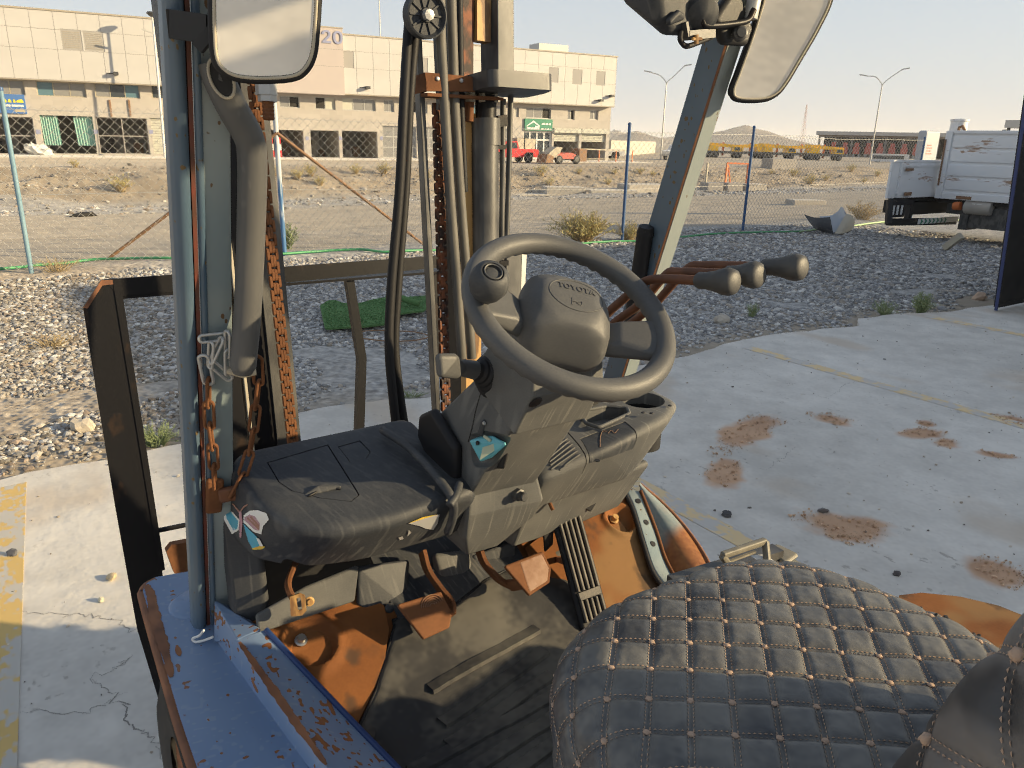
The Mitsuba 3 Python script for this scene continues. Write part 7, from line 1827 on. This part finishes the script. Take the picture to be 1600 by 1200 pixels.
# torn crumbs on the worn corner of the cover
wc = A((0.2979, -1.0358, 1.2))
fl_ = []
for i in range(46):
    p = wc + A([g.normal(0, .035), g.normal(0, .05), .15])
    h_ = cast([p], (0, 0, -1), sm_)[0] if False else None
    fl_.append(p)
def fastdrop(P, m):
    v = A(m.vertices); out = []
    for p in P:
        i = np.argmin(np.hypot(v[:, 0] - p[0], v[:, 1] - p[1]) + np.where(v[:, 2] < 1.08, 1, 0)); out.append(v[i])
    return A(out)
fd = fastdrop(fl_, sm_)
m_, kk = stones(fd + (0, 0, .001), g.uniform(.002, .006, len(fd)), 5, flat=.5)
part(se, 'torn_flake', m_, 'm_black', smooth=False, kind='stuff')
# seat pan, rails and hood below
part(FL, 'seat_pan', tm(hull([(-.20, -.84, 1.10), (.25, -.80, 1.10), (.27, -1.35, 1.10), (-.24, -1.35, 1.10), (-.20, -.88, 1.05), (.22, -.86, 1.05), (.22, -1.3, 1.05), (-.27, -1.3, 1.05)], .02, 10)), 'm_black', smooth=40)
part(FL, 'hood', tm(hull([(sx, y_, z_) for sx in (-.18, .34) for y_ in (-.90, -1.9) for z_ in (.78, 1.0)], .03, 12)), 'm_black_paint', smooth=40)
part(FL, 'seat_rail', cat(bar(A((0.1368, -0.665, 1.09)), A((0.3972, -0.6942, 1.09)), .03, .02), bar(A((0.1749, -0.69, 1.1)), A((0.2712, -0.6963, 1.1)), .025, .006)), 'm_steel', smooth=False)
part(FL, 'seat_tag', plate([(0.1546, -0.6998, 1.112), (0.1837, -0.6957, 1.112), (0.1904, -0.7123, 1.112), (0.1595, -0.7149, 1.112)], (0, 0, 1), .003), 'm_white', smooth=False)
part(FL, 'seat_tag', plate([(0.2868, -0.7125, 1.125), (0.3142, -0.7241, 1.125), (0.3088, -0.7526, 1.125), (0.283, -0.7418, 1.125)], (0, 0, 1), .003), 'm_white', smooth=False)
bz = 1.14
bb = [A((0.2063, -0.7124, 1.15)), A((0.3172, -0.7194, 1.15)), A((0.2995, -0.7423, 1.12))]
part(FL, 'seat_handle', cat(bar(bb[0], bb[1], .012, .012, r=.003), bar(bb[1], bb[2], .012, .012, (0, 1, 0), .003), bar(bb[0], A((0.2373, -0.7177, 1.11)), .012, .012, (0, 1, 0), .003), bar(A((0.2912, -0.7192, 1.135)), A((0.2239, -0.7169, 1.135)), .005, .004)), 'm_worn_grey', smooth=30, label='worn grey metal frame handle at the seat edge')
part(FL, 'side_pad', tm(hull([A((0.4068, -0.6653, 1.08)), A((0.4277, -0.6724, 1.08)), A((0.4299, -0.7116, 1.08)), A((0.387, -0.7186, 1.08))], .006, 8)), 'm_worn_grey', smooth=40)
rp = [(0.6051, -0.8399, 1), (0.653, -0.8592, 1), (0.706, -0.9083, 1), (0.7393, -0.9655, 1), (0.7476, -1.025, 1), (.75, -1.4, 1.0), (.36, -1.4, 1.0), (.36, -.95, 1.0)]
part(FL, 'rear_fender', plate(rp, (0, 0, 1), .02), 'm_rust_plate', smooth=False, label='rust covered right rear fender behind the seat')
part(FL, 'rear_fender_skirt', cat(*[bar(A(a) - (0, 0, .08), A(b) - (0, 0, .08), .012, .14) for a, b in zip(rp[1:5], rp[2:6])]), 'm_rust_plate', smooth=False)
# backrest: quilted slab leaning back
BT = np.eye(4); bn = unit((0.0, .95, .30)); bu = unit(np.cross((1, 0, 0), bn))
BT[:3, 0], BT[:3, 1], BT[:3, 2] = (1, 0, 0), -bu, bn
if np.linalg.det(BT[:3, :3]) < 0: BT[:3, 0] *= -1
BT[:3, 3] = (-.035, -1.285, 1.425)
bm_, bs_, bk2 = cushion(BT, superR(.262, .235, 3.0), .06, .055, .012, (A([.02, .01]), (.062, .058), (.062, -.052)), .006, ring=90, na=260)
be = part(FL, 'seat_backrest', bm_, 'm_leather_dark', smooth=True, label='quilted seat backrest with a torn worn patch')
part(be, 'stitching', bs_, 'm_thread', smooth=False, kind='stuff')
for p in bk2:
    t = kb_.copy(); v = A(t.vertices) * .0055 * (1 + .35 * (g.random((len(t.vertices), 1)) - .5)); t.vertices = v + p
    part(be, 'thread_knot', t, 'm_thread', smooth=True)
part(FL, 'backrest_shell', tm(hull([(-.20, -1.40, 1.2), (.23, -1.40, 1.2), (-.20, -1.43, 1.52), (.23, -1.43, 1.52), (-.20, -1.36, 1.2), (.23, -1.36, 1.2)], .03, 12)), 'm_leather', smooth=50)

# ================================================================ loose things on the forklift
def stadium(L, W_, r, n=9):
    """centre line of a chain link in its own xy plane"""
    h = L / 2 - W_ / 2; P = []
    for i in range(n): a = -math.pi / 2 + math.pi * i / (n - 1); P.append((h + W_ / 2 * math.cos(a), W_ / 2 * math.sin(a), 0))
    for i in range(n): a = math.pi / 2 + math.pi * i / (n - 1); P.append((-h + W_ / 2 * math.cos(a), W_ / 2 * math.sin(a), 0))
    return A(P)
def chain(k, pts, m_fn, L=.060, W_=.0160, r=.0030, roll0=0, nm='link'):
    P = catmull(pts, 12); S_ = np.r_[0, np.cumsum(np.linalg.norm(np.diff(P, axis=0), axis=1))]
    pitch = L - 2 * r - .003
    n_ = max(1, int(round(S_[-1] / pitch)))
    at = lambda s: A([np.interp(s, S_, P[:, j]) for j in range(3)])
    for i in range(n_):
        a, b = at(S_[-1] * i / n_), at(S_[-1] * (i + 1) / n_)
        d = unit(b - a); c = (a + b) / 2
        v = unit(CAM - c); x = unit(np.cross(d, v)); y = np.cross(d, x)
        ro = roll0 + (math.pi / 2 if i % 2 else 0) + .25
        y1, z1 = x * math.cos(ro) + y * math.sin(ro), -x * math.sin(ro) + y * math.cos(ro)
        q = stadium(L, W_, r)
        t = tube(c + q[:, :1] * d + q[:, 1:2] * y1, r, 8, closed=True)
        part(k, nm, t, m_fn(i, n_), smooth=True)
ck_ = thing('padlock_chain', 'rusty steel chain hanging from the left pillar down to its lug', 'chain')
mr = lambda i, n: 'm_rust' if i > 0 else 'm_galv'
chain(ck_, [(-0.529, -0.2045, 1.4934), (-0.522, -0.1892, 1.4435), (-0.5235, -0.1698, 1.3798), (-0.5185, -0.1488, 1.3111), (-0.5157, -0.1221, 1.224)], mr)
chain(ck_, [(-0.4456, -0.2187, 1.4852), (-0.4429, -0.2033, 1.4347), (-0.449, -0.1836, 1.3703), (-0.4553, -0.1629, 1.3026), (-0.4714, -0.1442, 1.2416), (-0.4902, -0.1321, 1.202)], lambda i, n: 'm_rust')
gk_ = thing('wire_wrap', 'grey galvanised chain links wound around the left pillar and handle end', 'chain')
zg = lambda i, n: 'm_galv'
chain(gk_, [(-0.5335, -0.2132, 1.5287), (-0.5059, -0.2154, 1.529), (-0.4741, -0.2196, 1.5293), (-0.4473, -0.2215, 1.5286)], zg, .046, .012, .0026)
for a, b in (((-0.5176, -0.2208, 1.5263), (-0.5208, -0.2043, 1.4722)), ((-0.5019, -0.2231, 1.527), (-0.5189, -0.2109, 1.487)), ((-0.4937, -0.2294, 1.5339), (-0.4934, -0.209, 1.4671))):
    chain(gk_, [a, b], zg, .050, .011, .0026, .6)
chain(gk_, [(-0.52, -0.2064, 1.486), (-0.5028, -0.1996, 1.4638), (-0.4856, -0.1964, 1.4466)], zg, .05, .011, .0026)
part(gk_, 'wire_end', tube([(-0.4991, -0.2077, 1.4699), (-0.4692, -0.2116, 1.4618), (-0.4488, -0.2158, 1.4622)], [.006, .010, .007], 10), 'm_cream', smooth=True, label='pale taped end')
lg = part(FL, 'pillar_lug', tm(hull([(-0.5233, -0.1145, 1.2332), (-0.5027, -0.1127, 1.2275), (-0.5073, -0.0925, 1.1613), (-0.5261, -0.0933, 1.164)], .006, 10)), 'm_rust', smooth=40, label='rusty welded lug on the left pillar')
part(lg, 'shackle', tm(hull([(-0.504, -0.115, 1.2076), (-0.4827, -0.1246, 1.2115), (-0.4804, -0.1188, 1.1925), (-0.5019, -0.1092, 1.1887)], .007, 10)), 'm_rust_dark', smooth=40)
# teal switch block in the column hole
k = thing('teal_switch', 'teal painted switch block sticking out of the column cover', 'switch')
a, b, c, d = A((-0.1, -0.3533, 1.3076)), A((-0.1, -0.3879, 1.284)), A((-0.094, -0.4544, 1.3369)), A((-0.09, -0.4105, 1.3331))
part(k, 'housing', tm(hull([a, b, c, d, A((-0.098, -0.4196, 1.3029)), a + (.03, .01, 0)], .0035, 8)), 'm_teal', smooth=30)
part(k, 'front_face', plate([A((-0.106, -0.3997, 1.291)), A((-0.104, -0.4673, 1.3424)), A((-0.104, -0.4325, 1.3313)), A((-0.106, -0.4058, 1.3172))], unit((-.6, -.7, .3)), .003), 'm_teal_pale', smooth=False)
part(k, 'screw', lathe([(0, .003), (.004, .003), (.004, 0), (0, 0)], A((-0.104, -0.3826, 1.3162)), (-1, -.2, .1), 10), 'm_black', smooth=False)
part(k, 'key', tm(hull([A((-0.098, -0.3949, 1.3318)), A((-0.098, -0.4145, 1.3311))], .003, 8)), 'm_teal_pale', smooth=40)

# stickers
target = cat(tm(ld), tm(leg), tm(hull([(-.476, -.02, 1.11), (-.472, -.12, 1.12), (-.44, -.20, 1.11), (-.44, .0, 1.05), (-.47, -.01, 1.03)], .012, 12)))
so = A((-0.47, -0.1129, 1.1272)); sd = unit(so - CAM)
SM = frame(so - sd * .12, -sd)
def sp(px_pts):
    return [tuple(((A(q) - CAM) / ((A(q) - CAM) @ sd) * ((SM[:3, 3] - CAM) @ sd) + CAM - SM[:3, 3]) @ SM[:3, :2]) for q in px_pts]
def sticker(k, nm, pts, m_, off, lab=None):
    s = drape(sp(pts), SM, target, sd, off, .008)
    part(k, nm, s, m_, smooth=True, label=lab)
bf = thing('butterfly_sticker', 'torn butterfly sticker on the left end of the dash', 'sticker')
X_ = -.47
sticker(bf, 'wing', [(-0.47, 0.0438, 1.1005), (-0.47, 0.0238, 1.1136), (-0.47, -0.0857, 1.1259), (-0.47, -0.0721, 1.097), (-0.47, -0.0186, 1.0632), (-0.47, -0.0069, 1.0578), (-0.47, 0.0518, 1.0638)], 'm_white', .0045, 'white upper left wing')
sticker(bf, 'wing_cell', [(-0.47, 0.0097, 1.1109), (-0.47, -0.0741, 1.1178), (-0.47, -0.0623, 1.0953), (-0.47, -0.0272, 1.0746), (-0.47, 0.026, 1.0784), (-0.47, 0.0258, 1.0934)], 'm_st_cyan', .0052)
sticker(bf, 'wing', [(-0.47, -0.1252, 1.1534), (-0.47, -0.1722, 1.1835), (-0.47, -0.2271, 1.209), (-0.47, -0.2843, 1.228), (-0.47, -0.297, 1.2215), (-0.47, -0.2564, 1.1906), (-0.47, -0.2386, 1.1657), (-0.47, -0.1861, 1.1462), (-0.47, -0.1149, 1.1336)], 'm_white', .0045, 'white upper right wing')
sticker(bf, 'wing_cell', [(-0.47, -0.1288, 1.1509), (-0.47, -0.1695, 1.1745), (-0.47, -0.2053, 1.1865), (-0.47, -0.2364, 1.1865), (-0.47, -0.2278, 1.1683), (-0.47, -0.1966, 1.1551), (-0.47, -0.1264, 1.143)], 'm_st_mauve', .0052)
for a, b in (((-0.47, -0.1772, 1.1726), (-0.47, -0.2261, 1.1766)), ((-0.47, -0.1525, 1.1588), (-0.47, -0.2246, 1.1707))):
    pp_ = sp([a, b]); sticker_l = sg.LineString(pp_).buffer(.0016); part(bf, 'wing_vein', drape(sticker_l, SM, target, sd, .0062, .005), 'm_st_brown', smooth=True)
sticker(bf, 'wing', [(-0.47, -0.1139, 1.1304), (-0.47, -0.21, 1.1456), (-0.47, -0.2405, 1.1433), (-0.47, -0.252, 1.1437), (-0.47, -0.1696, 1.1019), (-0.47, -0.1408, 1.1043)], 'm_st_cyan', .0045, 'cyan lower wing')
sticker(bf, 'wing_edge', [(-0.47, -0.2008, 1.1412), (-0.47, -0.2227, 1.149), (-0.47, -0.2448, 1.1454), (-0.47, -0.2224, 1.1331)], 'm_white', .0052)
sticker(bf, 'wing_edge', [(-0.47, -0.1604, 1.0987), (-0.47, -0.2183, 1.1325), (-0.47, -0.2574, 1.1503), (-0.47, -0.2385, 1.1358), (-0.47, -0.174, 1.1027)], 'm_st_yellow', .0056)
sticker(bf, 'insect_body', [(-0.47, -0.0866, 1.1431), (-0.47, -0.1078, 1.1539), (-0.47, -0.1102, 1.1329), (-0.47, -0.0872, 1.0871), (-0.47, -0.0711, 1.0794), (-0.47, -0.0842, 1.121)], 'm_st_mauve', .0060)
for a, b, c in (((-0.47, -0.097, 1.1477), (-0.47, -0.1314, 1.1737), (-0.47, -0.1571, 1.1889)), ((-0.47, -0.0918, 1.1454), (-0.47, -0.0636, 1.1428), (-0.47, -0.0445, 1.1416))):
    part(bf, 'antenna', drape(sg.LineString(sp([a, b, c])).buffer(.0012), SM, target, sd, .0056, .005), 'm_st_brown', smooth=True)
ss2 = thing('peeling_sticker', 'torn silver and yellow sticker remnant on the dash edge', 'sticker')
sticker(ss2, 'foil', [(-0.2, -0.2792, 1.13), (-0.2, -0.3421, 1.1722), (-0.2, -0.4071, 1.2065), (-0.2, -0.3996, 1.1851), (-0.2, -0.3822, 1.164), (-0.2, -0.3518, 1.1526), (-0.2, -0.3284, 1.1471)], 'm_silver', .0045)
sticker(ss2, 'yellow_edge', [(-0.2, -0.2792, 1.13), (-0.2, -0.3421, 1.1722), (-0.2, -0.3975, 1.2022), (-0.2, -0.342, 1.1682)], 'm_st_yellow', .0052)
sticker(ss2, 'scrap', [(-0.2, -0.2339, 1.0775), (-0.2, -0.2519, 1.089), (-0.2, -0.2575, 1.0859), (-0.2, -0.2396, 1.0744)], 'm_silver', .0045)
sticker(ss2, 'scrap', [(-0.2, -0.2814, 1.1171), (-0.2, -0.2924, 1.1166), (-0.2, -0.2751, 1.1), (-0.2, -0.2867, 1.1111)][:3], 'm_silver', .0045)

# ---------------------------------------------------------------- dusty air over the yard and the plain
scene['haze_air'] = {'type': 'homogeneous', 'albedo': {'type': 'rgb', 'value': [.95, .955, .96]}, 'sigma_t': .00030}
scene['haze'] = {'type': 'cube', 'to_world': T().translate([0, 0, 38.0]).scale([5600, 5600, 42.5]), 'bsdf': {'type': 'null'}, 'interior': {'type': 'ref', 'id': 'haze_air'}}
labels['haze'] = {'label': 'thin dusty haze over the plain', 'kind': 'stuff'}
scene['camera']['medium'] = {'type': 'ref', 'id': 'haze_air'}
